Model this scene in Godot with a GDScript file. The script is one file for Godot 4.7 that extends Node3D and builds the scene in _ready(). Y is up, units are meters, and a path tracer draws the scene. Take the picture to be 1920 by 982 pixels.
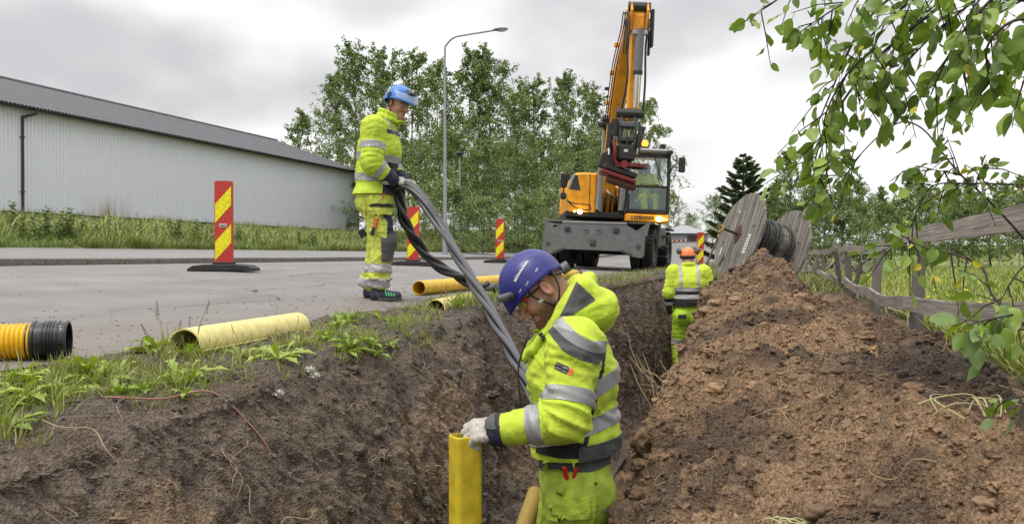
extends Node3D
# A roadside cable trench: road and warehouse on the left, spoil heap, fence and field on the right.
# Camera at the origin, 0.4 m above the road edge. Road axis runs 17.5 degrees right of the view; t is metres along it, L metres to its left.

const SN := 0.30071
const CS := 0.95372

var M := {}
var T := {}
var used := {}
var fn := FastNoiseLite.new()
var rng := RandomNumberGenerator.new()

func W(t: float, l: float, y: float) -> Vector3:
	return Vector3(SN * t - CS * l, y, -(CS * t + SN * l))

func at(px: float, py: float, d: float) -> Vector3:
	return Vector3((px - 960.0) / 1600.0 * d, 0.4 + (478.5 - py) / 1600.0 * d, -d)

func tl(p: Vector3) -> Vector2:
	return Vector2(SN * p.x - CS * p.z, -CS * p.x - SN * p.z)

func lin(r: float, g: float, b: float, a := 1.0) -> Color:
	var c := Color(r, g, b).linear_to_srgb()
	c.a = a
	return c

func nz(seed_: int, freq: float, oct := 4, type := FastNoiseLite.TYPE_SIMPLEX_SMOOTH) -> FastNoiseLite:
	var n := FastNoiseLite.new()
	n.seed = seed_; n.frequency = freq; n.noise_type = type
	n.fractal_octaves = oct
	n.fractal_type = FastNoiseLite.FRACTAL_FBM if oct > 1 else FastNoiseLite.FRACTAL_NONE
	return n

func keyed(keys: Array, x: float) -> float:      # keys: [[x, value], ...], smooth between them
	if x <= keys[0][0]: return keys[0][1]
	for i in range(1, keys.size()):
		if x <= keys[i][0]:
			var u: float = (x - keys[i - 1][0]) / (keys[i][0] - keys[i - 1][0])
			return lerpf(keys[i - 1][1], keys[i][1], u * u * (3.0 - 2.0 * u) * 0.5 + u * 0.5)
	return keys[-1][1]

# ---------------------------------------------------------------- mesh builder
class MB:
	var v := PackedVector3Array()
	var c := PackedColorArray()
	var uv := PackedVector2Array()
	var ix := PackedInt32Array()
	var col := Color(1, 1, 1)
	var xf := Transform3D()
	func p(a: Vector3, u := Vector2.ZERO) -> int:
		v.append(xf * a); c.append(col); uv.append(u)
		return v.size() - 1
	func t(a: int, b: int, d: int) -> void:
		ix.append(a); ix.append(b); ix.append(d)
	func q(a: int, b: int, d: int, e: int) -> void:
		ix.append_array(PackedInt32Array([a, b, d, a, d, e]))
	func face(pts: Array, out: Vector3) -> void:      # flat convex face turned towards out
		var n: Vector3 = (pts[2] - pts[0]).cross(pts[1] - pts[0])
		var k := []
		for a in pts: k.append(p(a))
		for i in range(1, pts.size() - 1):
			if n.dot(out) >= 0: t(k[0], k[i], k[i + 1])
			else: t(k[0], k[i + 1], k[i])
	func box(size: Vector3, at_ := Vector3.ZERO, bev := 0.0, b := Basis()) -> MB:
		var h := size * 0.5
		var e := minf(bev, minf(h.x, minf(h.y, h.z)) * 0.9)
		for a in 3:
			var i := (a + 1) % 3
			var j := (a + 2) % 3
			for s in [-1.0, 1.0]:
				var pts := []
				for w in [[-1, -1], [1, -1], [1, 1], [-1, 1]]:
					var r := Vector3.ZERO
					r[a] = s * h[a]; r[i] = w[0] * (h[i] - e); r[j] = w[1] * (h[j] - e)
					pts.append(at_ + b * r)
				var o := Vector3.ZERO
				o[a] = s
				face(pts, b * o)
		if e > 0.0:
			for a in 3:
				var i := (a + 1) % 3
				var j := (a + 2) % 3
				for si in [-1.0, 1.0]:
					for sj in [-1.0, 1.0]:
						var pts := []
						for w in [[-1, 0], [1, 0], [1, 1], [-1, 1]]:
							var r := Vector3.ZERO
							r[a] = w[0] * (h[a] - e)
							r[i] = si * (h[i] - (e if w[1] else 0.0)); r[j] = sj * (h[j] - (0.0 if w[1] else e))
							pts.append(at_ + b * r)
						var o := Vector3.ZERO
						o[i] = si; o[j] = sj
						face(pts, b * o)
			for x in [-1.0, 1.0]:
				for y in [-1.0, 1.0]:
					for z in [-1.0, 1.0]:
						var o := Vector3(x, y, z)
						face([at_ + b * (o * Vector3(h.x, h.y - e, h.z - e)), at_ + b * (o * Vector3(h.x - e, h.y, h.z - e)), at_ + b * (o * Vector3(h.x - e, h.y - e, h.z))], b * o)
		return self
	func bar(a: Vector3, d: Vector3, w: float, h: float, bev := 0.0, up := Vector3.UP) -> MB:   # a beam from a to d
		var x := (d - a).normalized()
		var z := x.cross(up)
		if z.length() < 0.01: z = x.cross(Vector3.RIGHT)
		z = z.normalized()
		return box(Vector3((d - a).length(), h, w), (a + d) * 0.5, bev, Basis(x, z.cross(x), z))
	func tube(pts: Array, r, sides := 10, caps := true, squash := 1.0) -> MB:
		var n := pts.size()
		var base := v.size()
		var up := Vector3.UP
		var d0: Vector3 = (pts[1] - pts[0]).normalized()
		if absf(d0.dot(up)) > 0.95: up = Vector3.RIGHT
		var side := d0.cross(up).normalized()
		var run := 0.0
		for i in n:
			var d: Vector3 = (pts[mini(i + 1, n - 1)] - pts[maxi(i - 1, 0)]).normalized()
			side = (side - d * side.dot(d)).normalized()
			var o := side.cross(d)
			var rr: float = r[i] if r is Array or r is PackedFloat32Array else r
			if i: run += (pts[i] - pts[i - 1]).length()
			for k in sides + 1:
				var an := TAU * k / sides
				p(pts[i] + (side * cos(an) + o * sin(an) * squash) * rr, Vector2(float(k) / sides, run))
		var m := sides + 1
		for i in n - 1:
			for k in sides:
				var a := base + i * m + k
				q(a, a + 1, a + m + 1, a + m)
		if caps:
			for e in [0, n - 1]:
				var cc := p(pts[e])
				for k in sides:
					var a: int = base + e * m + k
					var pa := v[a]; var pb := v[a + 1]
					var i0 := v.size()
					v.append(pa); v.append(pb); c.append(col); c.append(col); uv.append(Vector2.ZERO); uv.append(Vector2.ZERO)
					if e == 0: t(cc, i0 + 1, i0)
					else: t(cc, i0, i0 + 1)
		return self
	func lathe(prof: Array, sides := 20, b := Transform3D(), smooth := false, from := 0.0, to := TAU) -> MB:   # prof: Vector2(radius, height along y)
		var rows := []
		for i in prof.size() - (0 if smooth else 1):
			if smooth: rows.append([prof[i]])
			else: rows.append([prof[i], prof[i + 1]])
		var ring := func(pt: Vector2) -> int:
			var s := v.size()
			for k in sides + 1:
				var an := from + (to - from) * k / sides
				p(b * Vector3(cos(an) * pt.x, pt.y, sin(an) * pt.x), Vector2(float(k) / sides, pt.y))
			return s
		var last := -1
		for row in rows:
			var a: int = ring.call(row[0])
			if smooth:
				if last >= 0:
					for k in sides: q(last + k, last + k + 1, a + k + 1, a + k)
				last = a
			else:
				var d: int = ring.call(row[1])
				for k in sides: q(a + k, a + k + 1, d + k + 1, d + k)
		return self
	func ball(at_: Vector3, r: Vector3, sides := 14, rows := 8, b := Basis()) -> MB:
		var prof := []
		for i in rows + 1:
			var an := -PI / 2 + PI * i / rows
			prof.append(Vector2(maxf(cos(an), 0.0001), sin(an)))
		return lathe(prof, sides, Transform3D(b * Basis.from_scale(r), at_), true)
	func prism(poly: PackedVector2Array, depth: float, b := Transform3D(), bev := 0.0) -> MB:   # the outline in xy, depth along z, centred
		var pl := poly
		if Geometry2D.is_polygon_clockwise(pl): pl = pl.duplicate(); pl.reverse()
		var inner := pl
		if bev > 0.0:
			var off := Geometry2D.offset_polygon(pl, -bev, Geometry2D.JOIN_MITER)
			if off.size() == 1 and off[0].size() == pl.size(): inner = PackedVector2Array(off[0])
			if Geometry2D.is_polygon_clockwise(inner): inner.reverse()
			var bi := 0
			for i in inner.size():
				if inner[i].distance_to(pl[0]) < inner[bi].distance_to(pl[0]): bi = i
			var rot := PackedVector2Array()
			for i in inner.size(): rot.append(inner[(bi + i) % inner.size()])
			inner = rot
		var tri := Geometry2D.triangulate_polygon(inner)
		var h := depth / 2
		for s in [-1.0, 1.0]:
			var base := v.size()
			for a in inner: p(b * Vector3(a.x, a.y, s * h), a)
			for i in range(0, tri.size(), 3):
				var n := (inner[tri[i + 1]] - inner[tri[i]]).cross(inner[tri[i + 2]] - inner[tri[i]])
				if (n > 0) == (s > 0): t(base + tri[i], base + tri[i + 2], base + tri[i + 1])
				else: t(base + tri[i], base + tri[i + 1], base + tri[i + 2])
		var m := pl.size()
		var e := bev if inner != pl else 0.0
		for i in m:
			var j := (i + 1) % m
			var n2 := Vector3(pl[j].y - pl[i].y, pl[i].x - pl[j].x, 0)
			face([b * Vector3(pl[i].x, pl[i].y, -h + e), b * Vector3(pl[j].x, pl[j].y, -h + e), b * Vector3(pl[j].x, pl[j].y, h - e), b * Vector3(pl[i].x, pl[i].y, h - e)], b.basis * n2)
			if e > 0.0:
				for s in [-1.0, 1.0]:
					face([b * Vector3(pl[i].x, pl[i].y, s * (h - e)), b * Vector3(pl[j].x, pl[j].y, s * (h - e)), b * Vector3(inner[j].x, inner[j].y, s * h), b * Vector3(inner[i].x, inner[i].y, s * h)], b.basis * (n2.normalized() + Vector3(0, 0, s)))
		return self
	func add(o: MB, b := Transform3D()) -> MB:
		var base := v.size()
		for i in o.v.size():
			v.append(b * o.v[i])
		c.append_array(o.c); uv.append_array(o.uv)
		for i in o.ix: ix.append(base + i)
		return self
	func normals() -> PackedVector3Array:
		var n := PackedVector3Array()
		n.resize(v.size())
		for i in range(0, ix.size(), 3):
			var a := ix[i]; var b := ix[i + 1]; var d := ix[i + 2]
			var m := (v[d] - v[a]).cross(v[b] - v[a])
			n[a] += m; n[b] += m; n[d] += m
		for i in n.size(): n[i] = n[i].normalized()
		return n
	func puff(d) -> MB:
		var n := normals()
		if d is float:
			for i in v.size(): v[i] += n[i] * d
		else:
			for i in v.size(): v[i] += n[i] * d[i]
		return self
	func mesh(colors := true, to: ArrayMesh = null) -> ArrayMesh:
		var a := []
		a.resize(Mesh.ARRAY_MAX)
		a[Mesh.ARRAY_VERTEX] = v
		a[Mesh.ARRAY_NORMAL] = normals()
		if colors: a[Mesh.ARRAY_COLOR] = c
		a[Mesh.ARRAY_TEX_UV] = uv
		a[Mesh.ARRAY_INDEX] = ix
		var m := to if to else ArrayMesh.new()
		m.add_surface_from_arrays(Mesh.PRIMITIVE_TRIANGLES, a)
		return m
	func cut(f: PackedFloat32Array) -> MB:      # the part of the surface where f > 0, its edge exact
		var o := MB.new()
		var at_ := {}
		var vert := func(i: int) -> int:
			if not at_.has(i):
				at_[i] = o.v.size()
				o.v.append(v[i]); o.c.append(c[i]); o.uv.append(uv[i])
			return at_[i]
		var mid := func(i: int, j: int) -> int:
			var lo := mini(i, j); var hi := maxi(i, j)
			var key := -(lo * 4194304 + hi) - 1
			if not at_.has(key):
				var u: float = clampf(f[lo] / (f[lo] - f[hi]), 0.0, 1.0)
				at_[key] = o.v.size()
				o.v.append(v[lo].lerp(v[hi], u)); o.c.append(c[lo].lerp(c[hi], u)); o.uv.append(uv[lo].lerp(uv[hi], u))
			return at_[key]
		for i in range(0, ix.size(), 3):
			var k := [ix[i], ix[i + 1], ix[i + 2]]
			var ins: int = int(f[k[0]] > 0) + int(f[k[1]] > 0) + int(f[k[2]] > 0)
			if ins == 0: continue
			if ins == 3:
				o.t(vert.call(k[0]), vert.call(k[1]), vert.call(k[2]))
				continue
			for r in 3:
				var a: int = k[r]; var b: int = k[(r + 1) % 3]; var d: int = k[(r + 2) % 3]
				if ins == 1 and f[a] > 0:
					o.t(vert.call(a), mid.call(a, b), mid.call(a, d))
					break
				if ins == 2 and f[a] <= 0:
					o.q(mid.call(a, b), vert.call(b), vert.call(d), mid.call(a, d))
					break
		return o
	func rim(d: float) -> MB:      # turns the open border of a shell inwards by d so that it has an edge
		var n := normals()
		var cnt := {}
		for i in range(0, ix.size(), 3):
			for r in 3:
				cnt[ix[i + r] * 4194304 + ix[i + (r + 1) % 3]] = true
		var low := {}
		for key in cnt.keys():
			var a: int = key / 4194304
			var b: int = key % 4194304
			if cnt.has(b * 4194304 + a): continue
			for e in [a, b]:
				if not low.has(e):
					low[e] = [v.size(), v.size() + 1]
					for z in 2:
						v.append(v[e] - (n[e] * d if z else Vector3.ZERO)); c.append(c[e]); uv.append(uv[e])
			q(low[b][0], low[a][0], low[a][1], low[b][1])
		return self

# ---------------------------------------------------------------- distance field for bodies
class Field:
	var o: Vector3
	var h: float
	var nx: int
	var ny: int
	var nz: int
	var f := PackedFloat32Array()
	func _init(lo: Vector3, hi: Vector3, cell: float) -> void:
		o = lo; h = cell
		nx = int((hi.x - lo.x) / h) + 2; ny = int((hi.y - lo.y) / h) + 2; nz = int((hi.z - lo.z) / h) + 2
		f.resize(nx * ny * nz)
		f.fill(1.0)
	func span(lo: Vector3, hi: Vector3) -> Array:
		return [clampi(int((lo.x - o.x) / h), 0, nx - 1), clampi(int((hi.x - o.x) / h) + 1, 0, nx - 1), clampi(int((lo.y - o.y) / h), 0, ny - 1), clampi(int((hi.y - o.y) / h) + 1, 0, ny - 1), clampi(int((lo.z - o.z) / h), 0, nz - 1), clampi(int((hi.z - o.z) / h) + 1, 0, nz - 1)]
	func cap(a: Vector3, b: Vector3, ra: float, rb: float, k := 0.02, side := Vector3.ZERO, q := 1.0, sub := false) -> void:
		var r := maxf(ra, rb) * maxf(q, 1.0) + k + h * 3.0
		var e := Vector3(r, r, r)
		var s := span(a.min(b) - e, a.max(b) + e)
		var ba := b - a
		var bb := maxf(ba.length_squared(), 1e-9)
		var iq := 1.0 - 1.0 / q
		for z in range(s[4], s[5] + 1):
			for y in range(s[2], s[3] + 1):
				var i: int = (z * ny + y) * nx + s[0]
				var pa := o + Vector3(s[0], y, z) * h - a
				for x in range(s[0], s[1] + 1):
					var pp := pa
					if iq != 0.0: pp -= side * (pa.dot(side) * iq)
					var u := clampf(pp.dot(ba) / bb, 0.0, 1.0)
					var d := (pp - ba * u).length() - (ra + (rb - ra) * u)
					var c := f[i]
					if sub: c = -c
					var m := maxf(k - absf(d - c), 0.0)
					c = minf(d, c) - m * m / (4.0 * k)
					f[i] = -c if sub else c
					i += 1
					pa.x += h
	func ell(ce: Vector3, r: Vector3, k := 0.02, b := Basis(), sub := false) -> void:
		var w := maxf(r.x, maxf(r.y, r.z)) + k + h * 3.0
		var e := Vector3(w, w, w)
		var s := span(ce - e, ce + e)
		var inv := b.transposed()
		var r1 := Vector3.ONE / r
		for z in range(s[4], s[5] + 1):
			for y in range(s[2], s[3] + 1):
				var i: int = (z * ny + y) * nx + s[0]
				for x in range(s[0], s[1] + 1):
					var pl := inv * (o + Vector3(x, y, z) * h - ce) * r1
					var k0 := pl.length()
					var d := k0 * (k0 - 1.0) / maxf((pl * r1).length(), 1e-6)
					var c := f[i]
					if sub: c = -c
					var m := maxf(k - absf(d - c), 0.0)
					c = minf(d, c) - m * m / (4.0 * k)
					f[i] = -c if sub else c
					i += 1
	func mesh(mb: MB = null) -> MB:
		var out := mb if mb else MB.new()
		var id := PackedInt32Array()
		id.resize(f.size())
		id.fill(-1)
		var sy := nx
		var sz := nx * ny
		var off := [0, 1, sy, sy + 1, sz, sz + 1, sz + sy, sz + sy + 1]
		var ed := [[0, 1], [2, 3], [4, 5], [6, 7], [0, 2], [1, 3], [4, 6], [5, 7], [0, 4], [1, 5], [2, 6], [3, 7]]
		for z in nz - 1:
			for y in ny - 1:
				var i := (z * ny + y) * nx - 1
				for x in nx - 1:
					i += 1
					var f0 := f[i]
					if f0 > h * 3.0 or f0 < -h * 3.0: continue
					var g0 := f0 < 0
					if (f[i + 1] < 0) == g0 and (f[i + sy] < 0) == g0 and (f[i + sy + 1] < 0) == g0 and (f[i + sz] < 0) == g0 and (f[i + sz + 1] < 0) == g0 and (f[i + sz + sy] < 0) == g0 and (f[i + sz + sy + 1] < 0) == g0: continue
					var sum := Vector3.ZERO
					var n := 0
					for e in ed:
						var a: float = f[i + off[e[0]]]
						var b: float = f[i + off[e[1]]]
						if (a < 0) != (b < 0):
							var u := a / (a - b)
							var ca := Vector3(e[0] & 1, (e[0] >> 1) & 1, e[0] >> 2)
							var cb := Vector3(e[1] & 1, (e[1] >> 1) & 1, e[1] >> 2)
							sum += ca.lerp(cb, u)
							n += 1
					id[i] = out.p(o + (Vector3(x, y, z) + sum / n) * h)
		for z in range(1, nz - 1):
			for y in range(1, ny - 1):
				for x in range(1, nx - 1):
					var i := (z * ny + y) * nx + x
					if id[i] < 0: continue
					var s := f[i] < 0
					if s != (f[i + 1] < 0): net(out, id[i], id[i - sy], id[i - sy - sz], id[i - sz], s)
					if s != (f[i + sy] < 0): net(out, id[i], id[i - sz], id[i - 1 - sz], id[i - 1], s)
					if s != (f[i + sz] < 0): net(out, id[i], id[i - 1], id[i - 1 - sy], id[i - sy], s)
		return out
	func net(out: MB, a: int, b: int, c: int, d: int, s: bool) -> void:
		if a < 0 or b < 0 or c < 0 or d < 0: return
		if s: out.q(a, d, c, b)
		else: out.q(a, b, c, d)

# ---------------------------------------------------------------- scene nodes
func numbered(nm: String) -> String:
	used[nm] = used.get(nm, -1) + 1
	return nm if used[nm] == 0 else "%s_%03d" % [nm, used[nm]]

func tag(o: Node, label: String, category: String, group := "") -> Node:
	o.set_meta("label", label)
	o.set_meta("category", category)
	if group: o.set_meta("group", group)
	return o

func thing(nm: String, label: String, category: String, pos := Vector3.ZERO, turn := 0.0, group := "") -> Node3D:
	var o := Node3D.new()
	o.name = numbered(nm)
	add_child(o)
	o.position = pos
	o.rotation.y = turn
	tag(o, label, category, group)
	return o

func part(nm: String, m, mat: Material, parent: Node, colors := false) -> MeshInstance3D:
	var o := MeshInstance3D.new()
	o.mesh = m.mesh(colors) if m is MB else m
	o.material_override = mat
	if parent == self:
		o.name = numbered(nm)
		add_child(o)
	else:
		var n := nm
		var k := 0
		while parent.has_node(NodePath(n)):
			k += 1
			n = "%s_%03d" % [nm, k]
		o.name = n
		parent.add_child(o)
	return o

func structure(nm: String, m, mat: Material, colors := false) -> MeshInstance3D:
	var o := part(nm, m, mat, self, colors)
	o.set_meta("kind", "structure")
	return o

func scatter(nm: String, mesh: Mesh, mat: Material, places: Array, tints: Array, parent: Node, label := "", category := "") -> MultiMeshInstance3D:
	var mm := MultiMesh.new()
	mm.transform_format = MultiMesh.TRANSFORM_3D
	mm.use_colors = tints.size() > 0
	mm.mesh = mesh
	mm.instance_count = places.size()
	var buf := PackedFloat32Array()
	for i in places.size():
		var x: Transform3D = places[i]
		var b := x.basis
		buf.append_array(PackedFloat32Array([b.x.x, b.y.x, b.z.x, x.origin.x, b.x.y, b.y.y, b.z.y, x.origin.y, b.x.z, b.y.z, b.z.z, x.origin.z]))
		if tints.size():
			var c: Color = tints[i]
			buf.append_array(PackedFloat32Array([c.r, c.g, c.b, 1.0]))
	mm.buffer = buf
	var o := MultiMeshInstance3D.new()
	o.multimesh = mm
	o.material_override = mat
	if parent == self:
		o.name = numbered(nm)
		add_child(o)
	else:
		o.name = nm
		parent.add_child(o, true)
	o.set_meta("kind", "stuff")
	if label: tag(o, label, category)
	return o

# ---------------------------------------------------------------- textures and materials
func gray(n: FastNoiseLite, size: int, lo: float, hi: float, power := 1.0) -> ImageTexture:
	var im := n.get_seamless_image(size, size)
	im.convert(Image.FORMAT_L8)
	var d := im.get_data()
	for i in d.size():
		d[i] = int(255.0 * lerpf(lo, hi, pow(d[i] / 255.0, power)))
	return ImageTexture.create_from_image(Image.create_from_data(size, size, false, Image.FORMAT_L8, d))

func bump(n: FastNoiseLite, size: int, strength: float) -> ImageTexture:
	var im := n.get_seamless_image(size, size)
	im.convert(Image.FORMAT_RGBA8)
	im.bump_map_to_normal_map(strength)
	return ImageTexture.create_from_image(im)

func mk(nm: String, col: Color, rough := 0.8, metal := 0.0) -> StandardMaterial3D:
	var m := StandardMaterial3D.new()
	m.resource_name = nm
	m.albedo_color = col
	m.roughness = rough
	m.metallic = metal
	M[nm] = m
	return m

func tri(m: StandardMaterial3D, tex: Texture2D, scale: float, nrm: Texture2D = null, ns := 1.0, world := false) -> StandardMaterial3D:
	m.uv1_triplanar = true
	m.uv1_world_triplanar = world
	m.uv1_scale = Vector3.ONE * scale
	m.albedo_texture = tex
	if nrm:
		m.normal_enabled = true
		m.normal_texture = nrm
		m.normal_scale = ns
	return m

func painted(nm: String, f: Callable, w: int, h: int) -> ImageTexture:
	var im := Image.create(w, h, false, Image.FORMAT_RGB8)
	for y in h:
		for x in w:
			im.set_pixel(x, y, f.call(x, y))
	T[nm] = ImageTexture.create_from_image(im)
	return T[nm]

func make_materials() -> void:
	T.grunge = gray(nz(11, 0.012, 5), 512, 0.62, 1.0, 0.8)
	T.soft = gray(nz(12, 0.02, 4), 256, 0.8, 1.0)
	T.fine = gray(nz(13, 0.12, 3), 512, 0.55, 1.0)
	T.grit_n = bump(nz(14, 0.09, 4), 512, 3.0)
	var cr := nz(15, 0.014, 3)
	cr.fractal_type = FastNoiseLite.FRACTAL_RIDGED
	T.crease_n = bump(cr, 512, 9.0)
	T.wrinkle_n = bump(nz(19, 0.016, 3), 512, 14.0)
	T.soil = gray(nz(16, 0.05, 5), 512, 0.35, 1.0)
	T.relief = gray(nz(17, 0.06, 5), 512, 0.0, 1.0)
	var sn := nz(18, 0.28, 2)
	T.asphalt = gray(sn, 512, 0.5, 1.0)
	T.wood = painted("wood", func(x, y):
		var a := fn.get_noise_2d(x * 4.0, y * 0.14) * 0.5 + fn.get_noise_2d(x * 11.0, y * 0.5 + 900.0) * 0.3
		var g := clampf(0.78 + a * 0.6, 0.3, 1.0)
		return Color(g, g * 0.99, g * 0.97), 256, 512)
	var wi := Image.create(128, 128, false, Image.FORMAT_RGBA8)
	for y in 128:
		for x in 128:
			var g := 0.5 + 0.25 * sin(x * TAU / 8.0) * cos(y * TAU / 8.0)
			wi.set_pixel(x, y, Color(g, g, g))
	wi.bump_map_to_normal_map(2.0)
	T.weave_n = ImageTexture.create_from_image(wi)
	T.tape = painted("tape", func(x, y):
		var k := int(y / 32.0)
		var s := fposmod(x + (y if k % 2 == 0 else -y), 8.0)
		var g := 0.62 if s < 2.0 else 0.97
		return Color(g, g, g), 64, 64)

	tri(mk("soil", Color.WHITE, 0.95), T.soil, 3.1, T.grit_n, 0.8, true).vertex_color_use_as_albedo = true
	M.soil.heightmap_enabled = true
	M.soil.heightmap_texture = T.relief
	M.soil.heightmap_scale = 1.6
	tri(mk("clod", Color.WHITE, 0.95), T.soil, 14.0).vertex_color_use_as_albedo = true
	tri(mk("asphalt", Color.WHITE, 0.85), T.asphalt, 1.7, T.grit_n, 0.35, true).vertex_color_use_as_albedo = true
	tri(mk("earth", Color.WHITE, 0.95), T.grunge, 0.7, T.grit_n, 0.5, true).vertex_color_use_as_albedo = true
	tri(mk("concrete", lin(0.21, 0.175, 0.15), 0.9), T.grunge, 1.3, T.grit_n, 0.4, true)
	var lf := mk("leaf", Color.WHITE, 0.55)
	lf.vertex_color_use_as_albedo = true
	lf.backlight_enabled = true
	lf.backlight = Color(0.5, 0.55, 0.3)
	lf = mk("leaf_near", Color.WHITE, 0.42)
	lf.vertex_color_use_as_albedo = true
	lf.backlight_enabled = true
	lf.backlight = Color(0.75, 0.8, 0.35)
	mk("dull_leaf", Color.WHITE, 0.8).vertex_color_use_as_albedo = true
	tri(mk("bark", lin(0.17, 0.15, 0.125), 0.9), T.fine, 2.0, T.grit_n, 1.0)
	tri(mk("birch_bark", lin(0.42, 0.4, 0.36), 0.8), T.fine, 1.2, T.grit_n, 0.5)
	tri(mk("twig", lin(0.06, 0.04, 0.033), 0.7), T.fine, 9.0)
	mk("wall_sheet", lin(0.70, 0.715, 0.765), 0.55)
	M.wall_sheet.vertex_color_use_as_albedo = true
	tri(mk("roof_sheet", lin(0.125, 0.125, 0.142), 0.7), T.grunge, 0.35)
	mk("dark_trim", lin(0.035, 0.035, 0.04), 0.55)
	tri(mk("galvanised", lin(0.36, 0.38, 0.4), 0.5, 0.3), T.soft, 2.0)
	tri(mk("lamp_grey", lin(0.2, 0.2, 0.21), 0.5), T.soft, 2.0)
	tri(mk("sign_red", lin(0.52, 0.035, 0.02), 0.45), T.soft, 3.0)
	tri(mk("sign_yellow", lin(0.86, 0.8, 0.0), 0.4), T.soft, 3.0)
	tri(mk("rubber", lin(0.028, 0.026, 0.025), 0.75), T.grunge, 4.0, T.grit_n, 0.5)
	tri(mk("white_plastic", lin(0.62, 0.62, 0.6), 0.5), T.soft, 5.0)
	tri(mk("pipe_yellow", lin(0.84, 0.5, 0.012), 0.38), T.soft, 1.6)
	tri(mk("pipe_dirty", lin(0.62, 0.42, 0.07), 0.7), T.soil, 7.0)
	tri(mk("pipe_mustard", lin(0.66, 0.50, 0.03), 0.42), T.soft, 2.0)
	tri(mk("pipe_pale", lin(0.78, 0.68, 0.24), 0.45), T.soft, 3.0)
	tri(mk("pipe_black", lin(0.014, 0.014, 0.015), 0.3), T.soft, 4.0)
	tri(mk("cable_grey", lin(0.07, 0.073, 0.082), 0.4), T.grunge, 7.0)
	tri(mk("cable_dark", lin(0.024, 0.023, 0.023), 0.5), T.grunge, 7.0)
	var wd := tri(mk("old_wood", Color.WHITE, 0.85), T.fine, 4.0, T.grit_n, 0.5)
	wd.vertex_color_use_as_albedo = true
	wd = mk("plank", Color.WHITE, 0.85)
	wd.albedo_texture = T.wood
	wd.vertex_color_use_as_albedo = true
	wd.normal_enabled = true
	wd.normal_texture = T.crease_n
	wd.normal_scale = 0.2
	tri(mk("rust", lin(0.12, 0.045, 0.025), 0.8), T.fine, 8.0)
	# excavator
	tri(mk("orange", lin(0.92, 0.39, 0.016), 0.35), T.soft, 0.7)
	tri(mk("steel_grey", lin(0.115, 0.12, 0.125), 0.55, 0.1), T.soft, 0.8, T.grit_n, 0.1)
	M.steel_grey.vertex_color_use_as_albedo = true
	tri(mk("black_paint", lin(0.018, 0.017, 0.017), 0.45), T.grunge, 2.0)
	tri(mk("machine_dark", lin(0.055, 0.055, 0.056), 0.5, 0.2), T.grunge, 5.0)
	tri(mk("red_paint", lin(0.2, 0.014, 0.013), 0.45), T.grunge, 5.0)
	mk("chrome", lin(0.75, 0.75, 0.76), 0.15, 1.0)
	tri(mk("tyre", lin(0.022, 0.021, 0.02), 0.85), T.grunge, 4.0, T.grit_n, 0.6)
	var gl := mk("glass", Color(0.75, 0.85, 0.85, 0.12), 0.04)
	gl.transparency = BaseMaterial3D.TRANSPARENCY_ALPHA
	gl.metallic_specular = 0.25
	for k in [["head_lamp", Color(1.0, 0.86, 0.55), 9.0], ["small_lamp", Color(1.0, 0.75, 0.45), 2.5], ["beacon_lamp", Color(1.0, 0.5, 0.1), 3.5]]:
		var e := mk(k[0], k[1], 0.3)
		e.emission_enabled = true
		e.emission = k[1]
		e.emission_energy_multiplier = k[2]
	# clothing
	for k in [["hivis", lin(0.54, 0.70, 0.045)], ["hivis_dull", lin(0.45, 0.60, 0.05)], ["hivis_pale", lin(0.64, 0.72, 0.10)], ["hivis_green", lin(0.42, 0.66, 0.03)], ["navy", lin(0.018, 0.021, 0.05)], ["black_cloth", lin(0.014, 0.014, 0.017)], ["grey_cloth", lin(0.085, 0.09, 0.095)], ["glove", lin(0.55, 0.53, 0.47)], ["glove_tan", lin(0.4, 0.29, 0.12)]]:
		var m := tri(mk(k[0], k[1], 0.8), T.soft, 2.2, T.wrinkle_n, 0.45)
		m.rim_enabled = true
		m.rim = 0.25
		m.rim_tint = 0.6
	M.hivis_dull.albedo_texture = T.grunge
	M.hivis_pale.albedo_texture = T.grunge
	M.glove.albedo_texture = T.grunge
	M.glove.uv1_scale = Vector3.ONE * 8.0
	tri(mk("tape", lin(0.36, 0.37, 0.38), 0.45, 0.1), T.tape, 16.0)
	tri(mk("tape_plain", lin(0.36, 0.37, 0.37), 0.5, 0.1), T.soft, 5.0)
	tri(mk("tape_road", lin(0.42, 0.42, 0.44), 0.5, 0.1), T.soft, 5.0)
	var sk := mk("skin", Color.WHITE, 0.5)
	sk.vertex_color_use_as_albedo = true
	sk.subsurf_scatter_enabled = true
	sk.subsurf_scatter_strength = 0.12
	mk("beard_hair", lin(0.10, 0.05, 0.028), 0.8)
	for k in [["helmet_blue", lin(0.012, 0.014, 0.15), 0.36], ["helmet_light_blue", lin(0.035, 0.16, 0.52), 0.35], ["helmet_orange", lin(0.72, 0.19, 0.05), 0.45], ["strap", lin(0.016, 0.016, 0.018), 0.6], ["grey_plastic", lin(0.07, 0.07, 0.075), 0.45], ["badge_black", lin(0.012, 0.012, 0.016), 0.6], ["badge_orange", lin(0.72, 0.16, 0.04), 0.6], ["print_white", lin(0.62, 0.62, 0.66), 0.6], ["print_black", lin(0.02, 0.018, 0.015), 0.5], ["shoe", lin(0.022, 0.026, 0.045), 0.7], ["sole", lin(0.05, 0.05, 0.055), 0.7], ["green_trim", lin(0.1, 0.5, 0.2), 0.6], ["tool_orange", lin(0.45, 0.12, 0.03), 0.5], ["tool_red", lin(0.5, 0.015, 0.012), 0.4], ["fluff", lin(0.6, 0.58, 0.52), 0.9]]:
		mk(k[0], k[1], k[2])
	var ln := mk("lens", Color(0.9, 0.85, 0.25, 0.3), 0.08)
	ln.transparency = BaseMaterial3D.TRANSPARENCY_ALPHA
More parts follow.
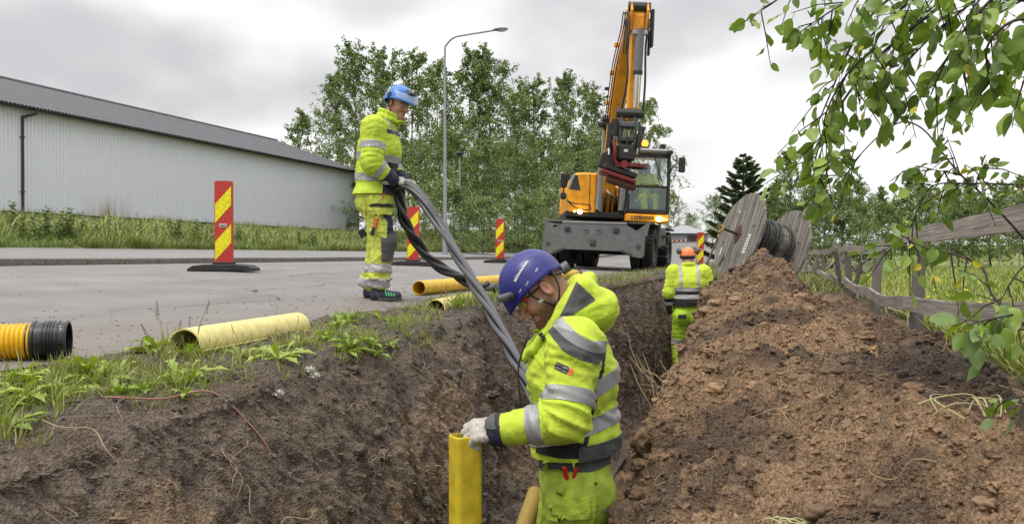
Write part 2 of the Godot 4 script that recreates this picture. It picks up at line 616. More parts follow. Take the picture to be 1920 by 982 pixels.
	ln = mk("visor", Color(0.75, 0.82, 0.9, 0.35), 0.08)
	ln.transparency = BaseMaterial3D.TRANSPARENCY_ALPHA

# ---------------------------------------------------------------- camera, sky, sun
func make_world() -> void:
	var cam := Camera3D.new()
	cam.name = "camera"
	cam.fov = 34.11
	cam.near = 0.05
	cam.far = 1500.0
	cam.position = Vector3(0, 0.4, 0)
	cam.rotation_degrees.x = -0.4476
	add_child(cam)
	cam.current = true
	var we := WorldEnvironment.new()
	we.name = "overcast_air"
	var e := Environment.new()
	e.background_mode = Environment.BG_SKY
	e.tonemap_mode = Environment.TONE_MAPPER_LINEAR
	e.tonemap_exposure = 1.42
	e.sdfgi_enabled = true
	e.ssao_enabled = true
	e.ssil_enabled = true
	var sky := Sky.new()
	var pm := PanoramaSkyMaterial.new()
	pm.panorama = cloud_cover()
	sky.sky_material = pm
	e.sky = sky
	we.environment = e
	add_child(we)
	var sun := DirectionalLight3D.new()
	sun.name = "veiled_sun"
	sun.light_energy = 0.5
	sun.light_color = Color(1.0, 0.96, 0.9)
	sun.light_angular_distance = 24.0
	sun.shadow_enabled = true
	add_child(sun)
	sun.look_at_from_position(Vector3(-6, 14, 5), Vector3.ZERO)

func cloud_cover() -> ImageTexture:
	var w := 1024
	var h := 512
	var big := nz(44, 0.55, 5)
	var small := nz(42, 1.5, 4)
	var im := Image.create(w, h, false, Image.FORMAT_RGBF)
	for y in h:
		var up := PI * (0.5 - (y + 0.5) / h)
		var s := sin(up)
		for x in w:
			if s < -0.02:
				im.set_pixel(x, y, Color(0.24, 0.23, 0.2))
				continue
			var an := TAU * (x + 0.5) / w
			var d := Vector3(cos(an) * cos(up), s, sin(an) * cos(up))
			var q := d / (maxf(s, 0.0) * 0.8 + 0.55)      # a deck of cloud seen from below flattens towards the horizon
			var a := big.get_noise_3d(q.x * 2.2, q.y * 4.2, q.z * 2.2) + 0.3 * small.get_noise_3d(q.x * 2.0, q.y * 3.4, q.z * 2.0)
			var u := smoothstep(-0.48, 0.36, a + 0.02)
			var c := Color(0.49, 0.488, 0.508).lerp(Color(0.90, 0.895, 0.90), u)
			var k := 0.86 + 1.3 * s * s
			im.set_pixel(x, y, Color(c.r * k, c.g * k, c.b * k))
	return ImageTexture.create_from_image(im)

# ---------------------------------------------------------------- ground
const ROAD := [[-90.0, -0.3], [-1.6, -0.25], [0.5, -0.15], [2.2, -0.02], [2.75, 0.0], [7.1, 0.188], [13.0, 0.21], [13.02, 0.21], [13.15, 0.34], [16.0, 0.566], [18.0, 0.75], [32.0, 2.06], [60.0, 2.3], [200.0, 3.0]]
var sheet: MB
var sheet_cols := 0
var sheet_ts := PackedFloat32Array()
var floor_col := 0
var sheet_n: PackedVector3Array
var sheet_zone := PackedFloat32Array()

func rise(t: float) -> float:
	return 2.0 * smoothstep(58.0, 125.0, t)

func ground(t: float, l: float) -> float:
	for i in range(1, ROAD.size()):
		if l <= ROAD[i][0]:
			return lerpf(ROAD[i - 1][1], ROAD[i][1], (l - ROAD[i - 1][0]) / (ROAD[i][0] - ROAD[i - 1][0])) + rise(t)
	return ROAD[-1][1] + rise(t)

const KT := [-2.0, 0.6, 1.3, 2.0, 2.7, 4.0, 5.5, 7.5, 9.2, 10.5, 12.5, 15.0]
# right of the trench: floor edge, wall, brow, shoulder, crest, foot as [L, y] at each of KT
const RIGHT := [
	[[0.35, -1.25], [0.15, -0.95], [-0.1, -0.85], [-0.4, -0.8], [-0.7, -0.75], [-1.1, -0.5]],
	[[0.35, -1.25], [0.15, -0.9], [-0.1, -0.72], [-0.35, -0.66], [-0.7, -0.6], [-1.1, -0.42]],
	[[0.42, -1.25], [0.3, -0.75], [0.1, -0.52], [-0.2, -0.43], [-0.65, -0.24], [-1.1, -0.38]],
	[[0.5, -1.25], [0.42, -0.62], [0.22, -0.38], [-0.1, -0.24], [-0.64, -0.1], [-1.1, -0.32]],
	[[0.56, -1.25], [0.5, -0.5], [0.32, -0.27], [0.0, -0.13], [-0.6, 0.0], [-0.95, -0.28]],
	[[0.6, -1.25], [0.54, -0.42], [0.38, -0.17], [0.0, -0.01], [-0.58, 0.045], [-0.93, -0.25]],
	[[0.68, -1.25], [0.64, -0.5], [0.48, -0.13], [0.14, 0.03], [-0.12, 0.05], [-0.56, -0.24]],
	[[0.78, -1.25], [0.76, -0.5], [0.66, -0.14], [0.36, 0.12], [0.0, 0.26], [-0.6, -0.2]],
	[[0.84, -1.25], [0.79, -0.2], [0.64, 0.15], [0.38, 0.28], [0.1, 0.385], [-0.5, -0.2]],
	[[0.84, -1.2], [0.8, -0.3], [0.64, 0.08], [0.38, 0.24], [0.08, 0.32], [-0.5, -0.2]],
	[[0.84, -0.9], [0.8, -0.4], [0.6, -0.18], [0.35, -0.14], [0.1, -0.14], [-0.5, -0.2]],
	[[0.84, -0.2], [0.8, -0.18], [0.6, -0.16], [0.35, -0.16], [0.1, -0.16], [-0.5, -0.2]]]

func profile(t: float) -> PackedVector2Array:
	var k := 1
	while k < KT.size() - 1 and t > KT[k]: k += 1
	var u := clampf((t - KT[k - 1]) / (KT[k] - KT[k - 1]), 0.0, 1.0)
	u = u * u * (3.0 - 2.0 * u)
	var e := 1.0 - smoothstep(13.2, 15.0, t)
	var lip := keyed([[-2.0, 1.72], [1.0, 1.74], [2.0, 1.86], [4.0, 2.06], [7.0, 2.02], [10.0, 1.92], [15.0, 1.85]], t)
	var ly := keyed([[-2.0, -0.12], [1.5, -0.1], [4.0, -0.03], [7.0, 0.02], [10.0, 0.06], [14.0, 0.06], [15.0, -0.02]], t)
	var fl := keyed([[-2.0, 1.0], [2.0, 1.1], [5.0, 1.22], [9.0, 1.32]], t)
	var steep := keyed([[1.0, 1.0], [3.0, 1.0], [6.0, 0.8], [9.0, 0.72]], t)
	var o := PackedVector2Array()
	o.append(Vector2(3.12, -0.012))
	o.append(Vector2(lerpf(2.85, lip, 0.35), lerpf(0.012, ly, 0.3)))
	o.append(Vector2(lip, ly))
	for w in [[0.13, 0.08], [0.30, 0.26], [0.46, 0.52], [0.58, 0.85]]:
		o.append(Vector2(lip - w[0] * steep, ly - w[1] * e))
	o.append(Vector2(fl + 0.06, lerpf(-0.06, -1.2, e)))
	o.append(Vector2(fl - 0.05, lerpf(-0.08, -1.28, e)))
	var mid := o.size()
	for i in 6:
		var a: Array = RIGHT[k - 1][i]
		var b: Array = RIGHT[k][i]
		o.append(Vector2(lerpf(a[0], b[0], u), lerpf(a[1], b[1], u)))
	o[mid].y = lerpf(-0.15, o[mid].y, e)
	var last := o[-1]
	o.append(Vector2(minf(last.x - 0.35, -1.35), -0.25 if t > 3.0 else lerpf(-0.33, -0.25, t / 3.0)))
	o.append(Vector2(-1.75, -0.25))
	return o

func make_sheet() -> void:
	# the trench and the spoil heap: profiles across the trench, joined along it, roughened with clods
	var ts := []
	var t := -2.0
	while t < 15.05:
		ts.append(t)
		t += 0.05 if t < 0.7 else maxf(0.009, 0.0034 * t)
	var n1 := 250                       # columns on the left bank, then on the heap
	var n2 := 330
	sheet_cols = n1 + n2 + 1
	floor_col = n1
	sheet = MB.new()
	sheet_ts = PackedFloat32Array(ts)
	var big := nz(51, 2.2, 3)
	var med := nz(52, 7.5, 3)
	var rid := nz(53, 15.0, 3)
	rid.fractal_type = FastNoiseLite.FRACTAL_RIDGED
	var lum := nz(58, 4.2, 2)
	lum.fractal_type = FastNoiseLite.FRACTAL_RIDGED
	var fine := nz(54, 42.0, 2)
	var cell := nz(55, 13.0, 1, FastNoiseLite.TYPE_CELLULAR)
	cell.cellular_return_type = FastNoiseLite.RETURN_DISTANCE
	var tone := nz(56, 1.3, 4)
	var tone2 := nz(57, 6.0, 3)
	for ti in ts.size():
		var tt: float = ts[ti]
		var pr := profile(tt)
		# left half then right half, each evenly along its length
		var halves := [pr.slice(0, 9), pr.slice(8, pr.size())]
		var row := PackedVector2Array()
		for hi in 2:
			var pl: PackedVector2Array = halves[hi]
			var cnt: int = n1 if hi == 0 else n2
			var cum := [0.0]
			for i in range(1, pl.size()): cum.append(cum[-1] + pl[i].distance_to(pl[i - 1]) * (0.55 if (hi == 1 and i >= pl.size() - 2) else 1.0))
			var seg := 0
			for i in (cnt if hi == 0 else cnt + 1):
				var s: float = cum[-1] * i / cnt
				while seg < pl.size() - 2 and s > cum[seg + 1]: seg += 1
				var u: float = clampf((s - cum[seg]) / maxf(cum[seg + 1] - cum[seg], 0.0001), 0.0, 1.0)
				var p0: Vector2 = pl[maxi(seg - 1, 0)]
				var p3: Vector2 = pl[mini(seg + 2, pl.size() - 1)]
				row.append(pl[seg].cubic_interpolate(pl[seg + 1], p0, p3, u) if hi == 1 or seg > 1 else pl[seg].lerp(pl[seg + 1], u))
		for ci in sheet_cols:
			var a := row[maxi(ci - 2, 0)]
			var b := row[mini(ci + 2, sheet_cols - 1)]
			var n2d := Vector2(b.y - a.y, a.x - b.x).normalized()    # up and out of the ground (L falls along the row)
			if n2d.y < 0.0 and absf(b.x - a.x) > 0.001: n2d = -n2d
			var p := row[ci]
			var q := W(tt, p.x, p.y)
			var left: bool = ci < n1
			var amp := 1.0
			if p.x > 2.0: amp = clampf((3.12 - p.x) / 0.7, 0.0, 1.0) * 0.6
			elif ci > sheet_cols - 60: amp = clampf((sheet_cols - 1 - ci) / 50.0, 0.0, 1.0)
			amp *= 1.0 - smoothstep(14.0, 15.0, tt)
			var qq := q
			if left and p.x < 2.0: qq = Vector3(q.x + q.y * 0.5, q.y * 0.8, q.z * 0.8 + q.y * 0.3)     # scraped by the bucket: streaks run down the bank aslant
			var d := 0.055 * big.get_noise_3dv(qq) + 0.028 * med.get_noise_3dv(qq)
			var r := rid.get_noise_3dv(qq)
			var cl := cell.get_noise_3dv(q + Vector3(0, d, 0))
			if left: d += 0.020 * rid.get_noise_2d((tt + 0.8 * p.y) * 0.55, (p.y - 0.4 * tt) * 0.09) * smoothstep(2.0, 1.8, p.x) + 0.008 * r + 0.010 * fine.get_noise_3dv(q) - 0.010 * maxf(cl + 0.75, 0.0)
			else:
				var lump := lum.get_noise_3dv(q)          # rounded clods with creases between them
				d += 0.07 * big.get_noise_3dv(q * 0.6) - 0.055 * (lump - 0.25) * (0.6 + 0.8 * absf(big.get_noise_3dv(q * 0.8))) - 0.016 * r - 0.009 * rid.get_noise_3dv(q * 2.7) + 0.006 * fine.get_noise_3dv(q * 1.5)
			d *= amp
			q = W(tt, p.x + n2d.x * d, p.y + n2d.y * d)
			var m := tone.get_noise_3dv(q)
			var m2 := tone2.get_noise_3dv(q)
			var c: Color
			if left:
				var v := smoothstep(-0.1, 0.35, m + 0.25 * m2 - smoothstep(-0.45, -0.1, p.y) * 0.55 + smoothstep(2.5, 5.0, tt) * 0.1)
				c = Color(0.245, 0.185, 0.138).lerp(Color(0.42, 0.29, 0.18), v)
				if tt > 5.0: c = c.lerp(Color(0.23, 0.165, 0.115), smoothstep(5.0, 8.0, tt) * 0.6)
				if p.x > 1.95: c = c.lerp(Color(0.19, 0.17, 0.145), 0.5)
			else:
				var v := smoothstep(-0.35, 0.3, m + 0.35 * m2)
				c = Color(0.185, 0.12, 0.076).lerp(Color(0.47, 0.30, 0.17), v)
				var dk := smoothstep(0.55, 0.1, Vector2((tt - 3.35) * 0.8, (p.x + 0.62) * 1.3).length() + m2 * 0.25)
				dk = maxf(dk, smoothstep(0.5, 0.1, Vector2((tt - 6.3) * 0.7, (p.x + 0.45) * 1.5).length() + m2 * 0.3))
				c = c.lerp(Color(0.095, 0.072, 0.056), dk * 0.85)
				if p.x < -0.95: c = c.lerp(Color(0.16, 0.16, 0.055), smoothstep(-0.95, -1.3, p.x + m2 * 0.25))
			c = c * (1.0 + 0.35 * fine.get_noise_3dv(q * 0.6) + 0.18 * m2)
			sheet.col = c
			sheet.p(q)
			sheet_zone.append(p.x)
	for ti in ts.size() - 1:
		for ci in sheet_cols - 1:
			var a := ti * sheet_cols + ci
			sheet.q(a, a + sheet_cols, a + sheet_cols + 1, a + 1)
	sheet_n = sheet.normals()
	# shared arrays cut into the two halves
	for half in 2:
		var lo := 0 if half == 0 else floor_col
		var hi := floor_col if half == 0 else sheet_cols - 1
		var w := hi - lo + 1
		var va := PackedVector3Array(); var na := PackedVector3Array(); var ca := PackedColorArray(); var ia := PackedInt32Array()
		for ti in ts.size():
			var s := ti * sheet_cols
			va.append_array(sheet.v.slice(s + lo, s + hi + 1))
			na.append_array(sheet_n.slice(s + lo, s + hi + 1))
			ca.append_array(sheet.c.slice(s + lo, s + hi + 1))
		for ti in ts.size() - 1:
			for ci in w - 1:
				var a := ti * w + ci
				ia.append_array(PackedInt32Array([a, a + w, a + w + 1, a, a + w + 1, a + 1]))
		var ar := []
		ar.resize(Mesh.ARRAY_MAX)
		ar[Mesh.ARRAY_VERTEX] = va; ar[Mesh.ARRAY_NORMAL] = na; ar[Mesh.ARRAY_COLOR] = ca; ar[Mesh.ARRAY_INDEX] = ia
		var me := ArrayMesh.new()
		me.add_surface_from_arrays(Mesh.PRIMITIVE_TRIANGLES, ar)
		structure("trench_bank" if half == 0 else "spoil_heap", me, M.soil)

func on_sheet(t: float, l: float, right := true) -> int:      # the vertex of the sheet nearest to (t, L) seen from above
	var ti := clampi(sheet_ts.bsearch(t), 0, sheet_ts.size() - 1)
	var best := -1
	var bd := 1e9
	var lo := floor_col if right else 0
	var hi := sheet_cols if right else floor_col
	for ci in range(lo, hi, 2):
		var d := absf(sheet_zone[ti * sheet_cols + ci] - l)
		if d < bd:
			bd = d
			best = ti * sheet_cols + ci
	return best

func strip(nm: String, t0: float, t1: float, dt: float, ls: Array, mat: Material, f: Callable, grow := 0.0) -> MeshInstance3D:   # a sheet of ground between the L values, coloured by f(t, L)
	var mb := MB.new()
	var ts := []
	var t := t0
	while t < t1:
		ts.append(t)
		t += dt + maxf(0.0, t) * grow
	ts.append(t1)
	for tt in ts:
		for l in ls:
			var r: Array = f.call(tt, l)
			mb.col = r[0]
			mb.p(W(tt, l, ground(tt, l) + r[1]))
	var w := ls.size()
	for i in ts.size() - 1:
		for j in w - 1:
			var a := i * w + j
			mb.q(a, a + 1, a + w + 1, a + w)
	return structure(nm, mb, mat, true)

func steps(a: float, b: float, n: int) -> Array:
	var o := []
	for i in n + 1: o.append(lerpf(a, b, float(i) / n))
	return o

func make_ground() -> void:
	var mb := MB.new()
	mb.col = Color(0.07, 0.1, 0.03)
	for p in [[-700, -700], [700, -700], [700, 700], [-700, 700]]: mb.p(Vector3(p[0], -1.6, p[1]))
	mb.q(0, 1, 2, 3)
	structure("ground", mb, M.earth, true)
	var a := nz(61, 0.25, 4)
	var b := nz(62, 1.6, 3)
	var c := nz(63, 9.0, 2)
	# asphalt: pale, worn, dusted with soil along the trench
	strip("road", -6.0, 220.0, 0.22, [2.6, 2.78, 2.9, 3.05, 3.2, 3.4, 3.6, 3.85, 4.1, 4.4, 4.7, 5.0, 5.35, 5.7, 6.1, 6.5, 7.0, 7.5, 8.0, 8.6, 9.2, 10.0, 11.0, 12.0, 12.6, 13.02], M.asphalt, func(t, l):
		var g: float = 0.33 + 0.05 * a.get_noise_2d(t * 0.4, l * 3.0) + 0.075 * b.get_noise_2d(t * 0.3, l * 2.0) + 0.05 * c.get_noise_2d(t * 0.2, l * 0.7) - 0.05 * exp(-pow((l - 5.2) / 0.35, 2.0)) - 0.05 * exp(-pow((l - 9.6) / 0.35, 2.0))
		var dust: float = clampf(0.5 * smoothstep(4.2, 2.8, l + 0.6 * b.get_noise_2d(t * 0.7, l)) + 0.25 * smoothstep(0.1, 0.5, b.get_noise_2d(t * 0.5, l * 1.4)), 0.0, 0.8)
		return [Color(g, g * 0.965, g * 0.95).lerp(Color(0.27, 0.225, 0.18), dust), 0.004 * b.get_noise_2d(t, l)], 0.01)
	strip("pavement", -6.0, 220.0, 1.0, [13.15, 13.5, 14.2, 15.0, 15.6, 16.05], M.asphalt, func(t, l):
		var g: float = 0.34 + 0.05 * a.get_noise_2d(t * 0.5, l * 2.0)
		return [Color(g, g * 0.98, g * 0.97).lerp(Color(0.2, 0.17, 0.12), smoothstep(15.4, 16.0, l) * 0.5), 0.0], 0.01)
	# kerb: stones a metre long
	var kb := thing("kerb", "low dirty concrete kerb stones between the road and the pavement", "kerb")
	kb.set_meta("kind", "structure")
	kb.remove_meta("category")
	var ks := MB.new().box(Vector3(0.985, 0.2, 0.15), Vector3.ZERO, 0.02).mesh(false)
	for i in 120:
		var t := -2.0 + i
		var k := part("kerbstone", ks, M.concrete, kb)
		k.position = W(t, 13.085, ground(t, 13.15) - 0.1 + 0.006 * sin(i * 7.3))
		k.rotation.y = deg_to_rad(90.0 - 17.5) + 0.004 * sin(i * 3.1)
	# grass bank up to the warehouse
	strip("grass_bank", -12.0, 220.0, 1.2, [16.0, 16.3, 16.8, 17.5, 18.5, 20.0, 22.0, 24.0, 26.0, 28.0, 30.0, 32.0, 36.0, 44.0, 60.0, 110.0, 200.0], M.earth, func(t, l):
		var u := smoothstep(-0.3, 0.4, a.get_noise_2d(t, l) + 0.5 * b.get_noise_2d(t, l))
		return [Color(0.12, 0.155, 0.04).lerp(Color(0.2, 0.235, 0.065), u), -0.004 if l < 16.2 else 0.10 * b.get_noise_2d(t * 0.7, l * 0.7)], 0.01)
	# field beyond the fence
	strip("field", -4.0, 220.0, 0.8, [-1.74, -2.0, -2.6, -3.4, -4.5, -6.0, -8.0, -11.0, -15.0, -20.0, -28.0, -40.0, -60.0, -90.0].map(func(x): return x), M.earth, func(t, l):
		var u := smoothstep(-0.35, 0.4, a.get_noise_2d(t * 0.8, l * 0.8) + 0.4 * b.get_noise_2d(t, l))
		return [Color(0.135, 0.19, 0.026).lerp(Color(0.235, 0.285, 0.05), u), 0.03 * b.get_noise_2d(t * 0.8, l * 0.8) - 0.004], 0.01).rotation.x = 0.0
	strip("verge", 14.9, 220.0, 0.7, [-1.75, -1.2, -0.6, 0.0, 0.6, 1.2, 1.8, 2.3, 2.785], M.earth, func(t, l):
		var u := smoothstep(-0.35, 0.4, a.get_noise_2d(t * 0.8, l * 2.0) + 0.4 * b.get_noise_2d(t, l))
		return [Color(0.12, 0.13, 0.045).lerp(Color(0.19, 0.22, 0.06), u), 0.02 * b.get_noise_2d(t, l) - 0.004], 0.01)
	# cracks worn into the asphalt
	rng.seed = 12
	var ck := MB.new()
	for q in [[4.2, 3.9, 0.3, 26], [6.5, 4.6, -0.1, 40], [9.0, 5.9, 0.15, 50], [7.0, 8.2, -0.2, 60], [12.0, 10.2, 0.1, 70], [3.4, 5.6, 1.2, 24], [8.2, 3.5, 1.45, 16], [13.0, 4.2, 1.4, 40]]:
		var t: float = q[0]
		var l: float = q[1]
		var an: float = q[2]
		var last := []
		for k in int(q[3]):
			an = lerpf(an, q[2], 0.25) + rng.randf_range(-0.5, 0.5)
			t += cos(an) * 0.12
			l += sin(an) * 0.12
			var w := rng.randf_range(0.002, 0.010)
			var row := [ck.p(W(t, l - w, ground(t, l) + 0.0085)), ck.p(W(t, l + w, ground(t, l) + 0.0085))]
			if last: ck.q(last[0], row[0], row[1], last[1])
			last = row
	ck.col = Color.WHITE
	var cr := structure("road_cracks", ck, M.black_paint)
	cr.set_meta("kind", "stuff")
	tag(cr, "fine dark cracks running through the worn asphalt", "cracks")

# ---------------------------------------------------------------- structures and site objects
const RA := 1.26536      # turns local x to run along the road and local z to point to its right

func smooth_path(pts: Array, step := 0.05) -> Array:
	var cv := Curve3D.new()
	cv.bake_interval = step
	for i in pts.size():
		var a: Vector3 = pts[maxi(i - 1, 0)]
		var b: Vector3 = pts[mini(i + 1, pts.size() - 1)]
		var hin := (b - a) / 6.0
		cv.add_point(pts[i], -hin, hin)
	return Array(cv.get_baked_points())

func word(nm: String, text: String, size: float, xf: Transform3D, mat: Material, parent: Node, mono := false, depth := 0.004) -> MeshInstance3D:
	var t := TextMesh.new()
	t.text = text
	var f := SystemFont.new()
	f.font_names = PackedStringArray(["Droid Sans Mono" if mono else "Droid Sans"])
	f.font_weight = 700
	t.font = f
	t.font_size = 32
	t.pixel_size = size / 32.0
	t.depth = depth
	var o := part(nm, t, mat, parent)
	o.transform = xf
	return o

func make_warehouse() -> void:
	var t0 := 6.0
	var t1 := 61.0
	var base := 2.04
	var eave := 7.02
	var o := thing("warehouse", "long pale grey corrugated warehouse with a dark grey pitched roof", "warehouse", W(t0, 32.0, 0.0), RA)
	var len := t1 - t0
	# wall of ribbed sheet, with a mossy stain above the plinth
	var mb := MB.new()
	var ys := [base + 0.28, base + 0.55, base + 0.95, base + 1.5, eave]
	var x := 0.0
	var i := 0
	var cols := []
	while x < len:
		for e in [[0.0, 0.0], [0.11, 0.0], [0.125, 0.05], [0.185, 0.05]]:
			cols.append([x + e[0], e[1]])
		x += 0.2
	cols.append([len, 0.0])
	for cx in cols:
		i += 1
		var near := clampf(1.0 - absf(cx[0] + t0 - 34.6) / 1.9, 0.0, 1.0)
		for k in ys.size():
			var stain: float = near * [1.0, 0.75, 0.3, 0.0, 0.0][k] * (0.55 + 0.45 * sin(cx[0] * 9.0) * cos(cx[0] * 4.3))
			mb.col = Color.WHITE.lerp(Color(0.42, 0.34, 0.2), clampf(stain * 1.4, 0.0, 0.95))
			mb.p(Vector3(cx[0], ys[k], cx[1]))
	var m := ys.size()
	for c in cols.size() - 1:
		for k in m - 1:
			mb.q(c * m + k, c * m + k + 1, (c + 1) * m + k + 1, (c + 1) * m + k)
	part("wall", mb, M.wall_sheet, o, true)
	mb = MB.new()
	mb.box(Vector3(len, 0.5, 0.2), Vector3(len / 2, base + 0.0, -0.12))
	part("plinth", mb, M.concrete, o)
	mb = MB.new()
	mb.box(Vector3(len, 0.06, 0.05), Vector3(len / 2, base + 0.265, 0.012), 0.01)
	part("base_flashing", mb, M.dark_trim, o)
	# gable ends and back
	for e in [0.0, len]:
		mb = MB.new()
		mb.prism(PackedVector2Array([Vector2(0, base - 0.4), Vector2(-15.2, base - 0.4), Vector2(-15.2, eave), Vector2(-7.6, eave + 2.72), Vector2(0, eave)]), 0.12, Transform3D(Basis(Vector3(0, 0, 1), Vector3.UP, Vector3(-1, 0, 0)), Vector3(absf(e - 0.08), 0, -0.02)))
		part("gable_wall", mb, M.wall_sheet, o)
	mb = MB.new()
	mb.box(Vector3(len - 0.3, eave - base + 0.3, 0.1), Vector3(len / 2, (eave + base) / 2 - 0.1, -15.2))
	part("back_wall", mb, M.wall_sheet, o)
	# roof: two ribbed slopes
	var k2 := (9.80 - 7.10) / 7.6
	for s in [1.0, -1.0]:
		mb = MB.new()
		var rx := -0.25
		var n := 0
		while rx < len + 0.25:
			for e in [[0.0, 0.0], [0.07, 0.0], [0.09, 0.038], [0.16, 0.038], [0.18, 0.0]]:
				mb.p(Vector3(rx + e[0], 7.10 - k2 * 0.45 + e[1], -7.6 + s * 8.05))
				mb.p(Vector3(rx + e[0], 9.80 + e[1], -7.6))
				n += 1
			rx += 0.2
		for c in n - 1: mb.q(c * 2, c * 2 + 1, c * 2 + 3, c * 2 + 2)
		part("roof_slope", mb, M.roof_sheet, o)
	mb = MB.new()
	mb.tube([Vector3(-0.2, 9.83, -7.6), Vector3(len + 0.2, 9.83, -7.6)], 0.12, 8)
	part("ridge_cap", mb, M.roof_sheet, o)
	mb = MB.new()
	mb.prism(PackedVector2Array([Vector2(0, 0), Vector2(0.0, -0.18), Vector2(0.36, -0.26), Vector2(0.36, -0.2), Vector2(0.06, -0.1)]), len, Transform3D(Basis(Vector3(0, 0, 1), Vector3.UP, Vector3(-1, 0, 0)), Vector3(len / 2, 7.06, 0.02)))
	part("soffit", mb, M.dark_trim, o)
	mb = MB.new()
	var prof := []
	for a in 9: prof.append(Vector3(0, -0.07 * sin(PI * a / 8), -0.07 * cos(PI * a / 8)))
	for a in 8: mb.face([Vector3(0, 6.9, 0.52) + prof[a], Vector3(len, 6.9, 0.52) + prof[a], Vector3(len, 6.9, 0.52) + prof[a + 1], Vector3(0, 6.9, 0.52) + prof[a + 1]], Vector3(0, prof[a].y - 0.02, prof[a].z))
	part("gutter", mb, M.dark_trim, o)
	for px in [23.4, 45.0]:
		if px > 40.0: continue
		mb = MB.new()
		mb.tube(smooth_path([Vector3(px + 0.35, 6.86, 0.52), Vector3(px + 0.33, 6.66, 0.48), Vector3(px + 0.05, 6.5, 0.16), Vector3(px, 6.25, 0.11), Vector3(px, 4.0, 0.11), Vector3(px, base + 0.35, 0.11), Vector3(px + 0.02, base + 0.1, 0.16), Vector3(px + 0.12, base, 0.34)], 0.12), 0.062, 10)
		var dp := part("downpipe", mb, M.dark_trim, o)
		for y in [3.2, 5.6]:
			mb = MB.new()
			mb.box(Vector3(0.18, 0.05, 0.17), Vector3(px, y, 0.1), 0.01)
			part("pipe_clamp", mb, M.dark_trim, dp)

func make_far_house() -> void:
	var o := thing("garage", "low grey garage with a pale hipped roof far down the road", "garage", Vector3(23.3, 1.7, -116.0), 0.0)
	var mb := MB.new()
	mb.box(Vector3(5.6, 1.9, 5.0), Vector3(0, 0.75, 0), 0.03)
	part("wall", mb, M.galvanised, o)
	mb = MB.new()
	var a := [Vector3(-3.2, 1.6, 2.9), Vector3(3.2, 1.6, 2.9), Vector3(3.2, 1.6, -2.9), Vector3(-3.2, 1.6, -2.9)]
	var r := [Vector3(-0.4, 2.75, 0), Vector3(0.5, 2.75, 0)]
	mb.face([a[0], a[1], r[1], r[0]], Vector3(0, 1, 1))
	mb.face([a[2], a[3], r[0], r[1]], Vector3(0, 1, -1))
	mb.face([a[1], a[2], r[1]], Vector3(1, 1, 0))
	mb.face([a[3], a[0], r[0]], Vector3(-1, 1, 0))
	part("roof", mb, M.galvanised, o)
	mb = MB.new()
	mb.box(Vector3(6.4, 0.14, 0.06), Vector3(0, 1.55, 2.9), 0.01)
	part("fascia", mb, M.dark_trim, o)
	mb = MB.new()
	mb.box(Vector3(1.9, 0.75, 0.06), Vector3(1.0, 0.95, 2.53), 0.01)
	part("window_band", mb, M.dark_trim, o)
	var bar := thing("road_barrier", "red and white striped barrier board in front of the far garage", "barrier", Vector3(21.6, 1.75, -110.0), 0.0)
	for k in 9:
		mb = MB.new()
		mb.box(Vector3(0.28, 0.26, 0.05), Vector3(-1.2 + k * 0.285, 0.45 + 0.02 * k, 0), 0.01)
		part("board_segment", mb, M.sign_red if k % 2 == 0 else M.white_plastic, bar)
	for s in [-1.1, 1.0]:
		mb = MB.new()
		mb.box(Vector3(0.06, 0.7, 0.06), Vector3(s, 0.15, 0.06), 0.01)
		part("leg", mb, M.dark_trim, bar)

func lamp_post(nm: String, label: String, t: float, l: float, h: float, arm: float, rad: float) -> void:
	var o := thing(nm, label, "street lamp", W(t, l, ground(t, l) - 0.1), RA, "street lamps along the road" if arm > 0 else "")
	var mb := MB.new()
	if arm > 0.0:
		var pts := [Vector3.ZERO, Vector3(0, h * 0.5, 0), Vector3(0, h - 0.9, 0), Vector3(0, h - 0.35, 0.09), Vector3(0, h - 0.06, 0.45), Vector3(0, h + 0.02, 1.0), Vector3(0, h + 0.12, arm)]
		var sp := smooth_path(pts, 0.12)
		var rr := []
		for p in sp: rr.append(lerpf(rad, rad * 0.45, clampf(p.y / h, 0, 1)))
		mb.tube(sp, rr, 12)
		part("pole", mb, M.galvanised, o)
		mb = MB.new()
		mb.ball(Vector3(0, h + 0.14, arm + 0.3), Vector3(0.17, 0.075, 0.36), 16, 8)
		var hd := part("lamp_head", mb, M.lamp_grey, o)
		mb = MB.new()
		mb.ball(Vector3(0, h + 0.10, arm + 0.36), Vector3(0.13, 0.075, 0.24), 14, 8)
		part("lamp_glass", mb, M.white_plastic, hd)
		mb = MB.new()
		mb.tube([Vector3(0, 0, 0), Vector3(0, 1.5, 0)], rad * 1.35, 12)
		part("pole_sleeve", mb, M.galvanised, o)
	else:
		mb.tube([Vector3.ZERO, Vector3(0, h, 0)], [rad, rad * 0.7], 10)
		part("pole", mb, M.galvanised, o)
		mb = MB.new()
		mb.lathe([Vector2(0.01, h + 0.18), Vector2(0.24, h + 0.14), Vector2(0.26, h + 0.08), Vector2(0.12, h + 0.02), Vector2(0.09, h - 0.1), Vector2(0.01, h - 0.1)], 14)
		part("lamp_head", mb, M.dark_trim, o)

